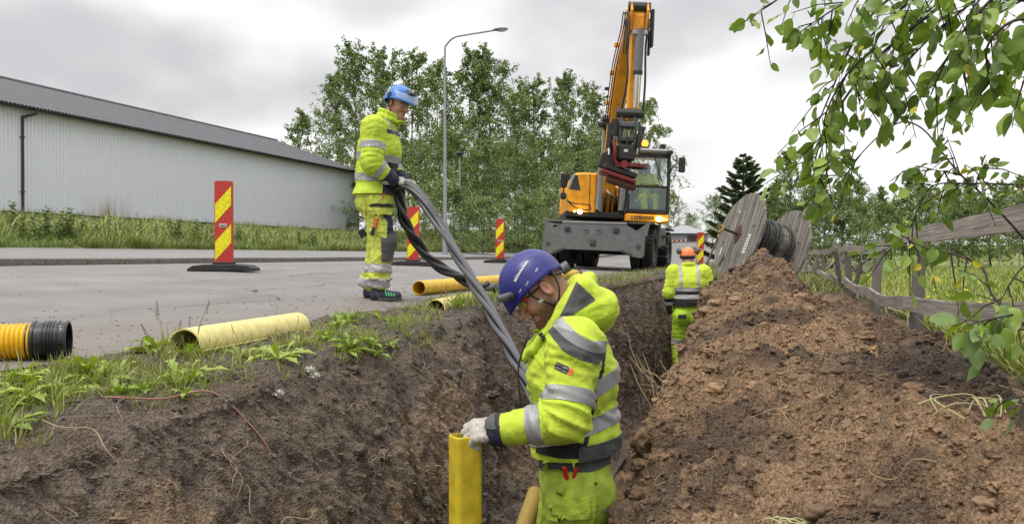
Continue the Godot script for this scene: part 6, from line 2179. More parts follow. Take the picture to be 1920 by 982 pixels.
	for k in 4: part("shoe_lace", MB.new().bar(Vector3(0.07 + k * 0.022, 0.085 - k * 0.008, 0.165), Vector3(0.085 + k * 0.022, 0.04, 0.182), 0.006, 0.008, 0.001), M.green_trim, o)
	# helmet with clear visor and ear clip
	helmet(J, Vector3(0.136, 0.112, 0.107), 0.028, M.helmet_light_blue, o)
	var hf := head_frame(J)
	var vs := MB.new()
	for k in 15:
		var an := -1.25 + 2.5 * k / 14.0
		vs.p(hf * Vector3(0.012 + 0.138 * cos(an), 0.108, 0.12 * sin(an)))
		vs.p(hf * Vector3(0.012 + 0.166 * cos(an), 0.066, 0.132 * sin(an)))
		vs.p(hf * Vector3(0.012 + 0.172 * cos(an), 0.036 + 0.012 * absf(an), 0.132 * sin(an)))
	for k in 14:
		for j in 2: vs.q(k * 3 + j, k * 3 + j + 1, k * 3 + 4 + j, k * 3 + 3 + j)
	part("visor", vs, M.visor, o)
	var vr := []
	for k in 15:
		var an := -1.25 + 2.5 * k / 14.0
		vr.append(hf * Vector3(0.012 + 0.139 * cos(an), 0.110, 0.121 * sin(an)))
	part("visor_rim", MB.new().tube(vr, 0.005, 6), M.helmet_light_blue, o)
	part("lamp_block", MB.new().box(Vector3(0.075, 0.026, 0.075), hf * Vector3(0.125, 0.115, 0.02), 0.01, hf.basis * Basis(Vector3(0, 0, 1), -0.3)), M.strap, o)
	for s in [-1.0, 1.0]:
		part("ear_clip", MB.new().box(Vector3(0.03, 0.05, 0.02), hf * Vector3(-0.02, 0.055, 0.118 * s), 0.006, hf.basis), M.tool_orange if s > 9 else M.grey_plastic, o)
		part("chin_strap", MB.new().tube(smooth_path([hf * Vector3(-0.03, 0.03, 0.095 * s), hf * Vector3(-0.01, -0.04, 0.085 * s), hf * Vector3(0.03, -0.1, 0.055 * s), hf * Vector3(0.07, -0.125, 0.0)], 0.02), 0.005, 6), M.strap, o)
	part("clip_tab", MB.new().box(Vector3(0.012, 0.03, 0.012), hf * Vector3(-0.02, 0.082, 0.124), 0.003, hf.basis), M.sign_yellow, o)

func far_worker() -> void:
	var o := thing("person", "person seen from behind in yellow workwear and orange helmet, far along the trench", "person", Vector3(2.386, -1.30, -11.5), PI / 2 - 0.1)
	var J := {
		"pelvis": Vector3(0, 0.93, 0), "waist": Vector3(0, 1.1, 0), "chest": Vector3(0.03, 1.32, 0), "neck": Vector3(0.08, 1.54, 0), "head": Vector3(0.14, 1.66, 0.0),
		"f": Vector3(0.9, -0.35, 0), "u": Vector3(0.35, 0.9, 0),
		"shl": Vector3(0.03, 1.47, -0.195), "ell": Vector3(0.0, 1.19, -0.26), "wrl": Vector3(0.05, 0.94, -0.235),
		"shr": Vector3(0.03, 1.47, 0.195), "elr": Vector3(0.02, 1.25, 0.29), "wrr": Vector3(0.23, 1.12, 0.21),
		"hipl": Vector3(-0.02, 0.88, -0.095), "knl": Vector3(0.04, 0.49, -0.13), "anl": Vector3(-0.02, 0.09, -0.14), "tol": Vector3(0.12, 0.04, -0.15),
		"hipr": Vector3(-0.02, 0.88, 0.095), "knr": Vector3(0.06, 0.49, 0.12), "anr": Vector3(0.0, 0.09, 0.13), "tor": Vector3(0.14, 0.04, 0.14),
		"hdl": Vector3(0.2, -1, 0.05), "hbl": Vector3(0, 0, -1), "htl": -1.0, "hcl": [0.4, 0.5, 0.3],
		"hdr": Vector3(1, -0.1, -0.3), "hbr": Vector3(0, 0.5, 0.8), "htr": -1.0, "hcr": [0.8, 0.9, 0.6]}
	var r := dress(o, J, {"cell": 0.014, "head_cell": 0.007, "hand_cell": 0.006, "fold": 0.012, "seed": 500, "bulk": 1.1, "hem": Vector3(0, 1.03, 0), "ankle": 0.1, "jacket": M.hivis, "trousers": M.hivis_green, "glove": M.glove_tan, "hair": Color(0.03, 0.025, 0.02), "beard": 0.3, "crop": 0.9})
	var jk: MB = r.jacket
	var ja: Dictionary = r.ja
	over("black_panel", jk, func(i, p): return minf(1.25 - p.y, -0.02 - ja.arm[i] * 0.3), 0.002, M.black_cloth, o)
	for y in [1.245, 1.145]:
		over("reflective_band", jk, func(i, p): return minf(slab(p.y, y - 0.026, y + 0.026), -0.02 - ja.arm[i] * 0.3), 0.004, M.tape_road, o)
	for s in [-1.0, 1.0]:
		over("back_stripe", jk, func(i, p): return minf(minf(slab(p.z * s, 0.095, 0.135), p.y - 1.26), -ja.arm[i] + 0.6), 0.004, M.tape_road, o)
		over("sleeve_panel", jk, func(i, p): return minf(minf(ja.fa[i] - 0.02, ja.arm[i] - 0.02), ja.side[i] * s), 0.003, M.black_cloth, o)
		for q in [0.03, 0.13]:
			over("reflective_band", jk, func(i, p): return minf(minf(slab(ja.fa[i], q - 0.022, q + 0.022), ja.arm[i] - 0.02), ja.side[i] * s), 0.005, M.tape_road, o)
	var tr: MB = r.trousers
	var ta: Dictionary = r.ta
	for s in [-1.0, 1.0]:
		over("pocket_flap", tr, func(i, p): return minf(slab(p.z * s, 0.05, 0.155), minf(slab(p.y, 0.865, 0.91), -0.03 - p.x)), 0.008, M.black_cloth, o)
	over("reflective_band", tr, func(i, p): return slab(p.y, 0.5, 0.57), 0.004, M.tape_road, o)
	helmet(J, Vector3(0.128, 0.106, 0.102), 0.03, M.helmet_orange, o)
	var hf := head_frame(J)
	for s in [-1.0, 1.0]:
		var em := part("ear_muff", MB.new().ball(hf * Vector3(-0.055, 0.085, 0.125 * s), Vector3(0.045, 0.05, 0.033), 14, 10, hf.basis), M.grey_plastic, o)
		part("muff_arm", MB.new().tube([hf * Vector3(-0.02, 0.05, 0.118 * s), hf * Vector3(-0.05, 0.08, 0.13 * s)], 0.008, 6), M.strap, em)
	part("nape_band", MB.new().tube(smooth_path([hf * Vector3(-0.02, 0.0, -0.09), hf * Vector3(-0.1, -0.015, -0.05), hf * Vector3(-0.115, -0.02, 0), hf * Vector3(-0.1, -0.015, 0.05), hf * Vector3(-0.02, 0.0, 0.09)], 0.02), 0.014, 8), M.strap, o)
	var f := Field.new(Vector3(-0.08, 1.44, -0.14), Vector3(0.24, 1.66, 0.14), 0.012)
	for k in 16:
		var a := TAU * k / 16.0
		var b := TAU * (k + 1) / 16.0
		f.cap(Vector3(0.085 + 0.075 * cos(a), 1.56 - 0.02 * cos(a), 0.08 * sin(a)), Vector3(0.085 + 0.075 * cos(b), 1.56 - 0.02 * cos(b), 0.08 * sin(b)), 0.028, 0.028, 0.012)
	part("collar", f.mesh(), M.hivis, o)

func cab_operator() -> void:
	var o := thing("person", "person in yellow workwear and blue helmet sitting inside the excavator cab", "person", Vector3(3.29, 1.16, -21.25), -PI / 2 + 0.15)
	var J := {
		"pelvis": Vector3(0, 0.66, 0), "waist": Vector3(0, 0.82, 0), "chest": Vector3(0.04, 1.02, 0), "neck": Vector3(0.1, 1.24, 0), "head": Vector3(0.17, 1.35, 0.0),
		"f": Vector3(0.8, -0.5, 0.3), "u": Vector3(0.45, 0.85, 0),
		"shl": Vector3(0.06, 1.16, -0.19), "ell": Vector3(0.14, 0.92, -0.27), "wrl": Vector3(0.38, 0.92, -0.22),
		"shr": Vector3(0.06, 1.16, 0.19), "elr": Vector3(0.14, 0.92, 0.27), "wrr": Vector3(0.38, 0.92, 0.22),
		"hipl": Vector3(0.04, 0.62, -0.1), "knl": Vector3(0.42, 0.66, -0.15), "anl": Vector3(0.48, 0.32, -0.14), "tol": Vector3(0.62, 0.27, -0.15),
		"hipr": Vector3(0.04, 0.62, 0.1), "knr": Vector3(0.42, 0.66, 0.15), "anr": Vector3(0.48, 0.32, 0.14), "tor": Vector3(0.62, 0.27, 0.15),
		"hdl": Vector3(1, -0.2, 0), "hbl": Vector3(0.2, 1, 0), "htl": 1.0, "hcl": [0.7, 0.9, 0.6],
		"hdr": Vector3(1, -0.2, 0), "hbr": Vector3(0.2, 1, 0), "htr": -1.0, "hcr": [0.7, 0.9, 0.6]}
	var base := body_field(J, 0.02, 1.05).mesh()
	var body := MB.new().add(base)
	for i in body.c.size(): body.c[i] = Color(0.44, 0.225, 0.155)
	head_mesh(body, J, 0.009, {"hair": Color(0.03, 0.02, 0.02), "beard": 0.4, "crop": 0.8})
	for s in ["l", "r"]:
		var h := hand_mesh(J["wr" + s], J["hd" + s], J["hb" + s], J["ht" + s], J["hc" + s], 0.008)
		for i in h.c.size(): h.c[i] = Color(0.44, 0.225, 0.155)
		body.add(h)
	part("body", body, M.skin, o, true)
	var a := attrs(base.v, J)
	var jacket := masked(base, func(i, p): return 0.02 + (J.wrl - J.ell).length() - a.fa[i] if a.arm[i] > 0.0 else minf(p.y - 0.7 - p.x * 0.3, 1.27 - p.y))
	var ja := attrs(jacket.v, J)
	folds(jacket, J, ja, 0.012, 0.016, -9.0, 600)
	part("jacket", jacket, M.hivis, o)
	var trs := masked(base, func(i, p): return -1.0 if a.arm[i] > 0.05 else minf(0.75 + p.x * 0.3 - p.y, p.y - 0.3))
	part("trousers", trs.puff(0.008), M.hivis, o)
	over("reflective_band", jacket, func(i, p): return minf(slab(p.y, 0.88, 0.94), -ja.arm[i]), 0.005, M.tape_road, o)
	helmet(J, Vector3(0.138, 0.113, 0.11), 0.03, M.helmet_light_blue, o)

# ---------------------------------------------------------------- trees and plants
func leaf_face(mb: MB, p: Vector3, dir: Vector3, nrm: Vector3, l: float, w: float) -> void:
	var s := dir.cross(nrm).normalized() * w
	var m := p + dir * l * 0.45 + nrm * l * 0.08
	var i := mb.v.size()
	mb.v.append(p); mb.v.append(m + s); mb.v.append(p + dir * l); mb.v.append(m - s)
	for k in 4:
		mb.c.append(mb.col)
		mb.uv.append(Vector2.ZERO)
	mb.ix.append_array(PackedInt32Array([i, i + 1, i + 2, i, i + 2, i + 3]))

func rdir() -> Vector3:
	return Vector3(rng.randfn(), rng.randfn(), rng.randfn()).normalized()

func tree_parts(seed_: int, h: float, kind: String) -> Array:
	rng.seed = seed_
	var wood := MB.new()
	var crown := MB.new()
	var r0 := h * 0.0075 + 0.015
	var bend := Vector3(rng.randf_range(-0.05, 0.05), 0, rng.randf_range(-0.05, 0.05)) * h
	if kind == "young": bend = Vector3(0.06, 0, 0.02) * h
	var axis := []
	var rad := []
	for i in 9:
		var u := i / 8.0
		axis.append(Vector3(bend.x * u * u + 0.012 * h * sin(u * 7.0 + seed_), h * u * 0.96, bend.z * u * u + 0.012 * h * cos(u * 6.0 + seed_)))
		rad.append(lerpf(r0, 0.012, pow(u, 0.8)))
	wood.tube(axis, rad, 7)
	var P := {"aspen": [32, 8, 50, 0.12, 0.62, 0.25], "birch": [36, 9, 42, 0.2, 0.5, 0.32], "young": [26, 6, 42, 0.14, 0.75, 0.21], "shrub": [26, 7, 44, 0.02, 0.6, 0.6], "round": [36, 9, 58, 0.05, 0.5, 0.36]}
	var k: Array = P[kind]
	var size: float = clampf(h * 0.0125, 0.1, 0.165)
	for i in int(k[0]):
		var u: float = lerpf(k[3], 0.97, pow((i + rng.randf() * 0.8) / float(k[0]), 0.85))
		var ai := clampf(u * 8.0, 0.0, 7.99)
		var base: Vector3 = (axis[int(ai)] as Vector3).lerp(axis[int(ai) + 1], ai - int(ai))
		var az: float = i * 2.4 + rng.randf_range(-0.5, 0.5)
		var rise_: float = lerpf(0.35, 1.25, u) * k[4] * 1.4 + rng.randf_range(-0.2, 0.2)
		var reach: float = h * k[5] * pow(maxf(1.0 - pow(absf(u - 0.38) / 0.68, 1.7), 0.03), 0.75) * rng.randf_range(0.6, 1.2)
		var d: Vector3 = Vector3(cos(az) * cos(rise_), sin(rise_), sin(az) * cos(rise_))
		var q := [base]
		for j in 3:
			var v := (j + 1) / 3.0
			q.append(base + d * reach * v + Vector3(0, (-0.22 if kind == "birch" else 0.10) * reach * v * v, 0) + rdir() * 0.05 * reach)
		wood.tube(q, [r0 * 0.34 * (1.15 - u), r0 * 0.24 * (1.15 - u), r0 * 0.15 * (1.15 - u), 0.006], 5, false)
		for t in int(k[1]):
			var v: float = lerpf(0.25, 1.0, (t + rng.randf()) / k[1])
			var sg := clampf(v * 3.0, 0.0, 2.99)
			var tp: Vector3 = (q[int(sg)] as Vector3).lerp(q[int(sg) + 1], sg - int(sg))
			var td := (d * 0.5 + rdir() * 0.9).normalized()
			if kind == "birch": td = (Vector3(0, -1.0, 0) + rdir() * 0.5 + d * 0.3).normalized()
			var tl_: float = reach * rng.randf_range(0.22, 0.42) + 0.15
			if kind == "birch": tl_ = rng.randf_range(0.5, 1.5) * h / 14.0
			wood.tube([tp, tp + td * tl_ * 0.8], [0.01, 0.004], 3, false)
			var g := rng.randf_range(0.72, 1.25)
			for n: int in int(k[2] * rng.randf_range(0.55, 1.25)):
				var a := rng.randf()
				var sp: Vector3 = rdir() * tl_ * (0.27 if kind != "birch" else 0.16) * sqrt(rng.randf())
				var lp := tp + td * tl_ * a + sp
				var yel := rng.randf()
				crown.col = Color(0.125 + 0.065 * yel, 0.195 + 0.055 * yel, 0.052 + 0.012 * yel) * g * rng.randf_range(0.75, 1.25)
				var ld := (td * 0.4 + Vector3(0, -0.55, 0) + rdir() * 0.8).normalized()
				leaf_face(crown, lp, ld, rdir(), size * rng.randf_range(0.7, 1.25), size * rng.randf_range(0.26, 0.42))
	return [wood.mesh(false), crown.mesh(true)]

func conifer_parts(seed_: int, h: float) -> Array:
	rng.seed = seed_
	var wood := MB.new()
	var crown := MB.new()
	wood.tube([Vector3.ZERO, Vector3(0, h * 0.5, 0), Vector3(0.03, h * 0.99, 0)], [h * 0.02, h * 0.012, 0.012], 8)
	for i in 80:
		var u := lerpf(0.06, 0.985, (i + rng.randf()) / 80.0)
		var az := i * 2.4 + rng.randf_range(-0.3, 0.3)
		var reach := h * 0.285 * pow(1.0 - u, 0.72) * rng.randf_range(0.72, 1.15) + 0.1
		var d := Vector3(cos(az), 0.05 + 0.5 * u, sin(az)).normalized()
		var b := Vector3(0.03 * u, h * u, 0)
		var tip := b + d * reach + Vector3(0, 0.1 * reach, 0)
		var mid := b + d * reach * 0.55 + Vector3(0, -0.10 * reach, 0)
		wood.tube([b, mid, tip], [0.025, 0.015, 0.006], 4, false)
		var s := d.cross(Vector3.UP).normalized()
		var n := int(80 + 200 * reach)
		for j in n:
			var a := sqrt(rng.randf())
			var p := b.lerp(mid, a * 2.0) if a < 0.5 else mid.lerp(tip, a * 2.0 - 1.0)
			var side := s * (-1.0 if j % 2 else 1.0)
			var l := rng.randf_range(0.2, 0.4) * (1.2 - 0.5 * a) * (0.7 + reach * 0.35)
			crown.col = Color(0.17, 0.215, 0.12) * rng.randf_range(0.65, 1.45)
			leaf_face(crown, p, (side * rng.randf_range(0.3, 1.0) + d * 0.8 + Vector3(0, rng.randf_range(-0.45, 0.25), 0)).normalized(), (Vector3.UP + rdir() * 0.6).normalized(), l, l * 0.22)
	return [wood.mesh(false), crown.mesh(true)]

var stock := {}

func plant_tree(nm: String, label: String, kind: String, variant: int, px: float, top: float, d: float, group: String, bark := "bark", wide := 1.0, category := "tree") -> void:
	var key := kind + str(variant)
	var href := {"aspen": 14.0, "birch": 14.0, "young": 6.0, "shrub": 4.0, "round": 9.0, "conifer": 6.0}
	if not stock.has(key):
		stock[key] = conifer_parts(900 + variant, href[kind]) if kind == "conifer" else tree_parts(700 + variant * 13 + kind.length(), href[kind], kind)
	var x := (px - 960.0) / 1600.0 * d
	var rl := tl(Vector3(x, 0, -d))
	var g := ground(rl.x, rl.y) - 0.05
	var h := 0.4 + (478.5 - top) / 1600.0 * d - g
	var o := thing(nm, label, category, Vector3(x, g, -d), variant * 1.9 + px * 0.013, group)
	var s: float = h / href[kind]
	o.scale = Vector3(s * wide, s, s * wide)
	part("trunk", stock[key][0], M[bark], o)
	part("crown", stock[key][1], M.leaf, o)

func make_trees() -> void:
	var G := "trees of the grove behind the street lamp"
	plant_tree("tree", "small airy tree rising behind the warehouse roof, standing apart from the grove", "young", 0, 551, 206, 86, "", "bark", 1.1)
	for q in [
		["tall tree at the left end of the grove, over the warehouse's far corner", "aspen", 0, 668, 82, 74, 1.0],
		["tree at the grove's left edge leaning over the warehouse roof's end", "aspen", 1, 628, 138, 78, 0.9],
		["tall tree behind the road worker's back", "aspen", 2, 722, 98, 72, 1.0],
		["tree directly behind the road worker's helmet", "aspen", 1, 772, 96, 68, 1.0],
		["tall tree just left of the street lamp's pole", "aspen", 0, 818, 118, 66, 0.95],
		["tallest tree behind the street lamp's arm", "aspen", 2, 868, 92, 62, 1.05],
		["tall tree under the street lamp's head", "aspen", 1, 922, 96, 62, 1.0],
		["tree filling the dip right of the street lamp's head", "aspen", 0, 968, 160, 66, 0.9],
		["tree above the third marker board from the left", "aspen", 2, 1010, 146, 66, 1.0],
		["tree above the excavator's left mirror", "aspen", 1, 1062, 142, 72, 0.95],
		["tree left of the excavator's boom", "aspen", 0, 1112, 158, 82, 1.0],
		["tree half hidden behind the excavator's raised boom", "birch", 1, 1160, 175, 92, 0.9]]:
		plant_tree("grove_tree", q[0], q[1], q[2], q[3], q[4], q[5], G, "bark", q[6])
	plant_tree("weeping_birch", "drooping birch right of the excavator's boom and above its cab", "birch", 0, 1212, 172, 106, "", "birch_bark", 0.95)
	for q in [
		["dense low tree beside the road worker's knees", "round", 0, 700, 255, 66, 1.15],
		["dense low tree behind the upper cables", "round", 1, 765, 265, 60, 1.2],
		["dense low tree around the short lamp post", "round", 2, 835, 250, 56, 1.25],
		["dense low tree right of the short lamp post", "round", 0, 905, 262, 54, 1.25],
		["dense low tree behind the third marker board", "round", 1, 968, 275, 58, 1.2],
		["dense low tree left of the excavator's mirrors", "round", 2, 1024, 262, 62, 1.15],
		["dense low tree behind the excavator's engine hood", "round", 0, 1085, 270, 72, 1.1],
		["dense low tree seen between hood and boom", "round", 1, 1125, 250, 80, 1.0]]:
		plant_tree("underwood_tree", q[0], q[1], q[2], q[3], q[4], q[5], "low trees along the edge of the grove", "bark", q[6])
	for q in [
		["bush at the foot of the street lamp", "shrub", 0, 848, 358, 43, 1.3],
		["bush right of the short lamp post's foot", "shrub", 1, 905, 385, 44, 1.4],
		["bush left of the second marker board", "shrub", 1, 740, 385, 46, 1.2],
		["bush between third marker board and excavator blade", "shrub", 0, 985, 380, 50, 1.4],
		["bush behind the excavator blade's left wing", "shrub", 1, 1030, 372, 54, 1.2]]:
		plant_tree("roadside_bush", q[0], q[1], q[2], q[3], q[4], q[5], "bushes in front of the grove", "bark", q[6], "bush")
	# far right
	plant_tree("spruce", "dark pointed conifer above the left flange of the cable reel", "conifer", 0, 1393, 292, 45, "", "bark", 1.3)
	for q in [["pale distant tree behind the garage, left of two", "round", 0, 1262, 366, 190, 1.0], ["pale distant tree behind the garage, right of two", "round", 1, 1296, 400, 200, 1.1], ["distant round tree between garage and conifer", "round", 2, 1338, 368, 150, 1.1], ["distant low tree left of the conifer's foot", "round", 0, 1366, 400, 140, 1.0]]:
		plant_tree("far_tree", q[0], q[1], q[2], q[3], q[4], q[5], "trees at the end of the road", "bark", q[6])
	var R := "young birches along the far side of the field"
	var words := ["just right of the conifer", "over the reel's drum", "tallest, above the right flange of the reel", "right of the reel, first in the row", "right of the reel, second in the row", "behind the hanging leaf cluster", "left of the arching twig's top", "under the arching twig's top", "right of the arching twig's top", "left of the upper fence rail's end", "above the upper fence rail", "at the right above the upper rail", "last but one at the right border", "last at the right border"]
	var xs := [1440, 1462, 1487, 1516, 1545, 1580, 1618, 1655, 1695, 1738, 1782, 1826, 1872, 1915]
	var tops := [350, 330, 276, 330, 345, 322, 330, 348, 320, 332, 345, 330, 340, 325]
	for i in xs.size():
		plant_tree("young_birch", "slender young birch beyond the field, " + words[i], "young", i % 3, xs[i], tops[i], 42 + (i % 3) * 2.5, R, "birch_bark", 1.0)
	for i in 9:
		var places := ["behind the reel's hub", "behind the reel's right flange", "right of the reel at the field's far edge", "behind the brush pile", "behind the leaning fence prop", "beyond the third nearest fence post", "beyond the second nearest fence post", "right of the nearest fence post in view", "at the right border beyond the field"]
		plant_tree("hedge_bush", "dark green bush of the field hedge " + places[i], "shrub", i % 2, 1425 + i * 62, 385 + 12 * sin(i * 2.3), 47 + (i % 2) * 3, "bushes of the field hedge", "bark", 1.5, "bush")

func blade(mb: MB, p: Vector3, dir: Vector3, l: float, w: float, bend: float) -> void:
	var side := dir.cross(Vector3.UP)
	side = side.normalized() if side.length() > 0.05 else Vector3.RIGHT
	var fwd := Vector3(dir.x, 0, dir.z).normalized()
	var a := []
	for j in 4:
		var u := j / 3.0
		var q := p + dir * l * u + (fwd * 0.6 - Vector3.UP * 0.5) * l * bend * u * u
		var ww := w * (1.0 - u * u * 0.95) * 0.5
		a.append(mb.p(q - side * ww))
		a.append(mb.p(q + side * ww))
	for j in 3: mb.q(a[j * 2], a[j * 2 + 2], a[j * 2 + 3], a[j * 2 + 1])

func tuft(seed_: int, n: int, l: float, w: float, spread: float) -> ArrayMesh:
	rng.seed = seed_
	var mb := MB.new()
	for i in n:
		var az := rng.randf() * TAU
		var t := rng.randf_range(0.05, 0.75)
		var g := rng.randf_range(0.7, 1.25)
		mb.col = Color(g, g, g)
		blade(mb, Vector3(cos(az), 0, sin(az)) * spread * rng.randf(), Vector3(cos(az) * t, 1, sin(az) * t).normalized(), l * rng.randf_range(0.5, 1.1), w, rng.randf_range(0.1, 0.8))
	return mb.mesh(true)

func rosette(seed_: int) -> ArrayMesh:      # toothed leaves spreading from one root
	rng.seed = seed_
	var mb := MB.new()
	for i in 8:
		var az := TAU * i / 8.0 + rng.randf_range(-0.3, 0.3)
		var lift := rng.randf_range(0.25, 1.3)
		var d := Vector3(cos(az) * cos(lift), sin(lift), sin(az) * cos(lift))
		var s := Vector3(-sin(az), 0, cos(az))
		var l := rng.randf_range(0.09, 0.17)
		var g := rng.randf_range(0.75, 1.2)
		mb.col = Color(g, g, g * 0.9)
		var last := []
		for j in 9:
			var u := j / 8.0
			var p := d * l * u + Vector3(0, -l * 0.55 * u * u, 0) + Vector3(d.x, 0, d.z) * l * 0.25 * u * u
			var w := (0.004 + 0.024 * pow(u, 0.8)) * (1.0 - pow(u, 5.0)) * (0.55 if j % 2 else 1.15)
			var row := [mb.p(p - s * w + Vector3(0, w * 0.35, 0)), mb.p(p), mb.p(p + s * w + Vector3(0, w * 0.35, 0))]
			if last:
				mb.q(last[0], row[0], row[1], last[1])
				mb.q(last[1], row[1], row[2], last[2])
			last = row
	return mb.mesh(true)

func weed(seed_: int, h: float) -> ArrayMesh:      # an upright leafy stalk
	rng.seed = seed_
	var mb := MB.new()
	for k in 3:
		var lean := Vector3(rng.randf_range(-0.2, 0.2), 1, rng.randf_range(-0.2, 0.2))
		var hh := h * rng.randf_range(0.65, 1.05)
		mb.col = Color(0.8, 0.85, 0.8)
		mb.tube([Vector3.ZERO, lean * hh], [0.006, 0.003], 3, false)
		for i in 16:
			var u := lerpf(0.15, 1.0, i / 15.0)
			var az := i * 2.4 + k
			var g := rng.randf_range(0.7, 1.3)
			mb.col = Color(g, g, g)
			leaf_face(mb, lean * hh * u, Vector3(cos(az), rng.randf_range(-0.2, 0.7), sin(az)).normalized(), (Vector3.UP + rdir() * 0.4).normalized(), h * 0.2 * (1.25 - u * 0.8), h * 0.05)
	return mb.mesh(true)

func up_xf(p: Vector3, s: float, yaw: float, tilt := 0.15) -> Transform3D:
	return Transform3D((Basis(Vector3(rng.randf_range(-1, 1), 0, rng.randf_range(-1, 1)).normalized(), rng.randf() * tilt) * Basis(Vector3.UP, yaw)).scaled(Vector3.ONE * s), p)

func make_grass() -> void:
	var pn := nz(91, 0.5, 3)
	# bank before the warehouse
	var sets := [[], [], [], []]
	var cols := [[], [], [], []]
	rng.seed = 17
	for i in 15000:
		var l := 16.15 + 17.0 * pow(rng.randf(), 2.2)
		var t := 6.0 + 84.0 * rng.randf()
		var n := pn.get_noise_2d(t * 0.5, l)
		var k := 0 if rng.randf() < 0.75 else 1
		var s := rng.randf_range(0.6, 1.25) * (1.0 + 0.9 * maxf(n, -0.5)) * (0.75 if l < 16.6 else 1.0)
		sets[k].append(up_xf(W(t, l, ground(t, l) - 0.02), s, rng.randf() * TAU))
		var y := clampf(0.5 + n + rng.randf_range(-0.4, 0.4), 0, 1)
		cols[k].append(Color(0.165, 0.225, 0.05).lerp(Color(0.31, 0.32, 0.11), y * y))
	for i in 520:
		var l := 16.9 + 3.6 * rng.randf() * rng.randf()
		var t := 16.0 + 75.0 * rng.randf()
		if pn.get_noise_2d(t * 0.9, 7.0) < -0.12: continue
		sets[2].append(up_xf(W(t, l, ground(t, l)), rng.randf_range(0.4, 1.0) * (1.0 + 0.8 * pn.get_noise_2d(t * 0.9, 7.0)), rng.randf() * TAU))
		cols[2].append(Color(0.14, 0.2, 0.06).lerp(Color(0.24, 0.28, 0.09), rng.randf()))
	scatter("bank_grass", tuft(1, 11, 0.5, 0.022, 0.16), M.leaf, sets[0], cols[0], self, "tall unmown grass growing on the bank before the warehouse", "grass")
	scatter("bank_straw", tuft(2, 9, 0.7, 0.018, 0.2), M.leaf, sets[1], cols[1], self, "pale seeding grass stalks mixed into the warehouse bank", "grass")
	scatter("bank_weeds", weed(3, 0.85), M.leaf, sets[2], cols[2], self, "leafy upright weeds along the foot of the warehouse bank", "weeds")
	# field beyond the fence
	var p := []
	var c := []
	for i in 26000:
		var r := rng.randf()
		var t := 2.2 + 13.0 * rng.randf() if r < 0.5 else 3.0 + 42.0 * rng.randf()
		var l := -1.25 - (7.0 if r < 0.5 else 22.0) * pow(rng.randf(), 1.3)
		if t < 3.0 and l > -1.5: continue
		var n := pn.get_noise_2d(t * 1.3, l * 1.3)
		p.append(up_xf(W(t, l, ground(t, l) - 0.01), rng.randf_range(0.5, 1.15) * (1.0 + 0.5 * n) * (1.0 if r < 0.5 else 1.5), rng.randf() * TAU))
		var y := clampf(0.45 + n + rng.randf_range(-0.35, 0.35) + (0.35 if l > -2.0 else 0.0), 0, 1)
		c.append(Color(0.14, 0.21, 0.022).lerp(Color(0.27, 0.29, 0.062), y))
	scatter("field_grass", tuft(4, 10, 0.17, 0.011, 0.09), M.leaf, p, c, self, "bright green meadow grass covering the field beyond the fence", "grass")
	p = []
	c = []
	for i in 260:
		var t := 9.0 + 14.0 * rng.randf()
		var l := -1.2 - 2.5 * rng.randf()
		if pn.get_noise_2d(t * 1.7, l * 2.0 + 40.0) < 0.1: continue
		p.append(Transform3D(Basis.from_scale(Vector3.ONE * rng.randf_range(0.7, 1.3)), W(t, l, ground(t, l) + rng.randf_range(0.12, 0.24))))
		c.append(Color(0.75, 0.62, 0.02))
	scatter("buttercups", MB.new().ball(Vector3.ZERO, Vector3(0.014, 0.008, 0.014), 6, 4).mesh(false), M.dull_leaf, p, c, self, "small yellow flowers in the grass along the fence", "flowers")
	# verge between the asphalt and the trench: patchy turf, rosettes, dry stalks
	var small := []; var small_c := []
	var ros := [[], []]; var ros_c := [[], []]
	var stalk := []; var stalk_c := []
	rng.seed = 23
	var tn := sheet_ts.size()
	for i in 14000:
		var t := 1.3 + 13.0 * pow(rng.randf(), 1.8)
		var ti := clampi(sheet_ts.bsearch(t), 0, tn - 1)
		var ci := rng.randi_range(4, 118)
		var id := ti * sheet_cols + ci
		var v := sheet.v[id]
		var l := sheet_zone[id]
		var n0 := pn.get_noise_2d(t * 4.0, 3.0)
		if l > (2.5 if t < 3.0 else 2.62) + 0.1 * n0 or l < 1.5: continue
		var n := pn.get_noise_2d(t * 2.6, l * 2.6)
		var inner := smoothstep(1.72, 2.3, l)
		# thick turf near the camera, thinning along the verge
		var dens: float = keyed([[1.0, 1.15], [2.4, 0.95], [3.0, 0.55], [3.6, 0.4], [4.4, 0.36], [5.5, 0.36], [7.0, 0.5], [9.0, 0.45], [13.0, 0.85]], t) * inner - 0.1
		if l > 2.42: dens *= 0.5
		if rng.randf() > dens + n * 0.8: continue
		var r := rng.randf()
		var y := rng.randf()
		if r < 0.92:
			small.append(up_xf(v - Vector3(0, 0.004, 0), rng.randf_range(0.3, 0.85) * (1.0 if t < 6.0 else 1.4), rng.randf() * TAU, 0.5))
			small_c.append(Color(0.20, 0.26, 0.045).lerp(Color(0.36, 0.31, 0.15), y * y))
		elif r < 0.988:
			if n > -0.15 and t < 7.5:
				var k := i % 2
				ros[k].append(up_xf(v, rng.randf_range(0.5, 1.2), rng.randf() * TAU, 0.35))
				ros_c[k].append(Color(0.21, 0.33, 0.035).lerp(Color(0.33, 0.40, 0.06), y))
		else:
			stalk.append(up_xf(v, rng.randf_range(0.35, 0.75), rng.randf() * TAU, 0.5))
			stalk_c.append(Color(0.20, 0.15, 0.08).lerp(Color(0.16, 0.075, 0.05), y))
	scatter("verge_grass", tuft(5, 9, 0.12, 0.0055, 0.05), M.leaf_near, small, small_c, self, "patchy short grass on the torn verge beside the trench", "grass")
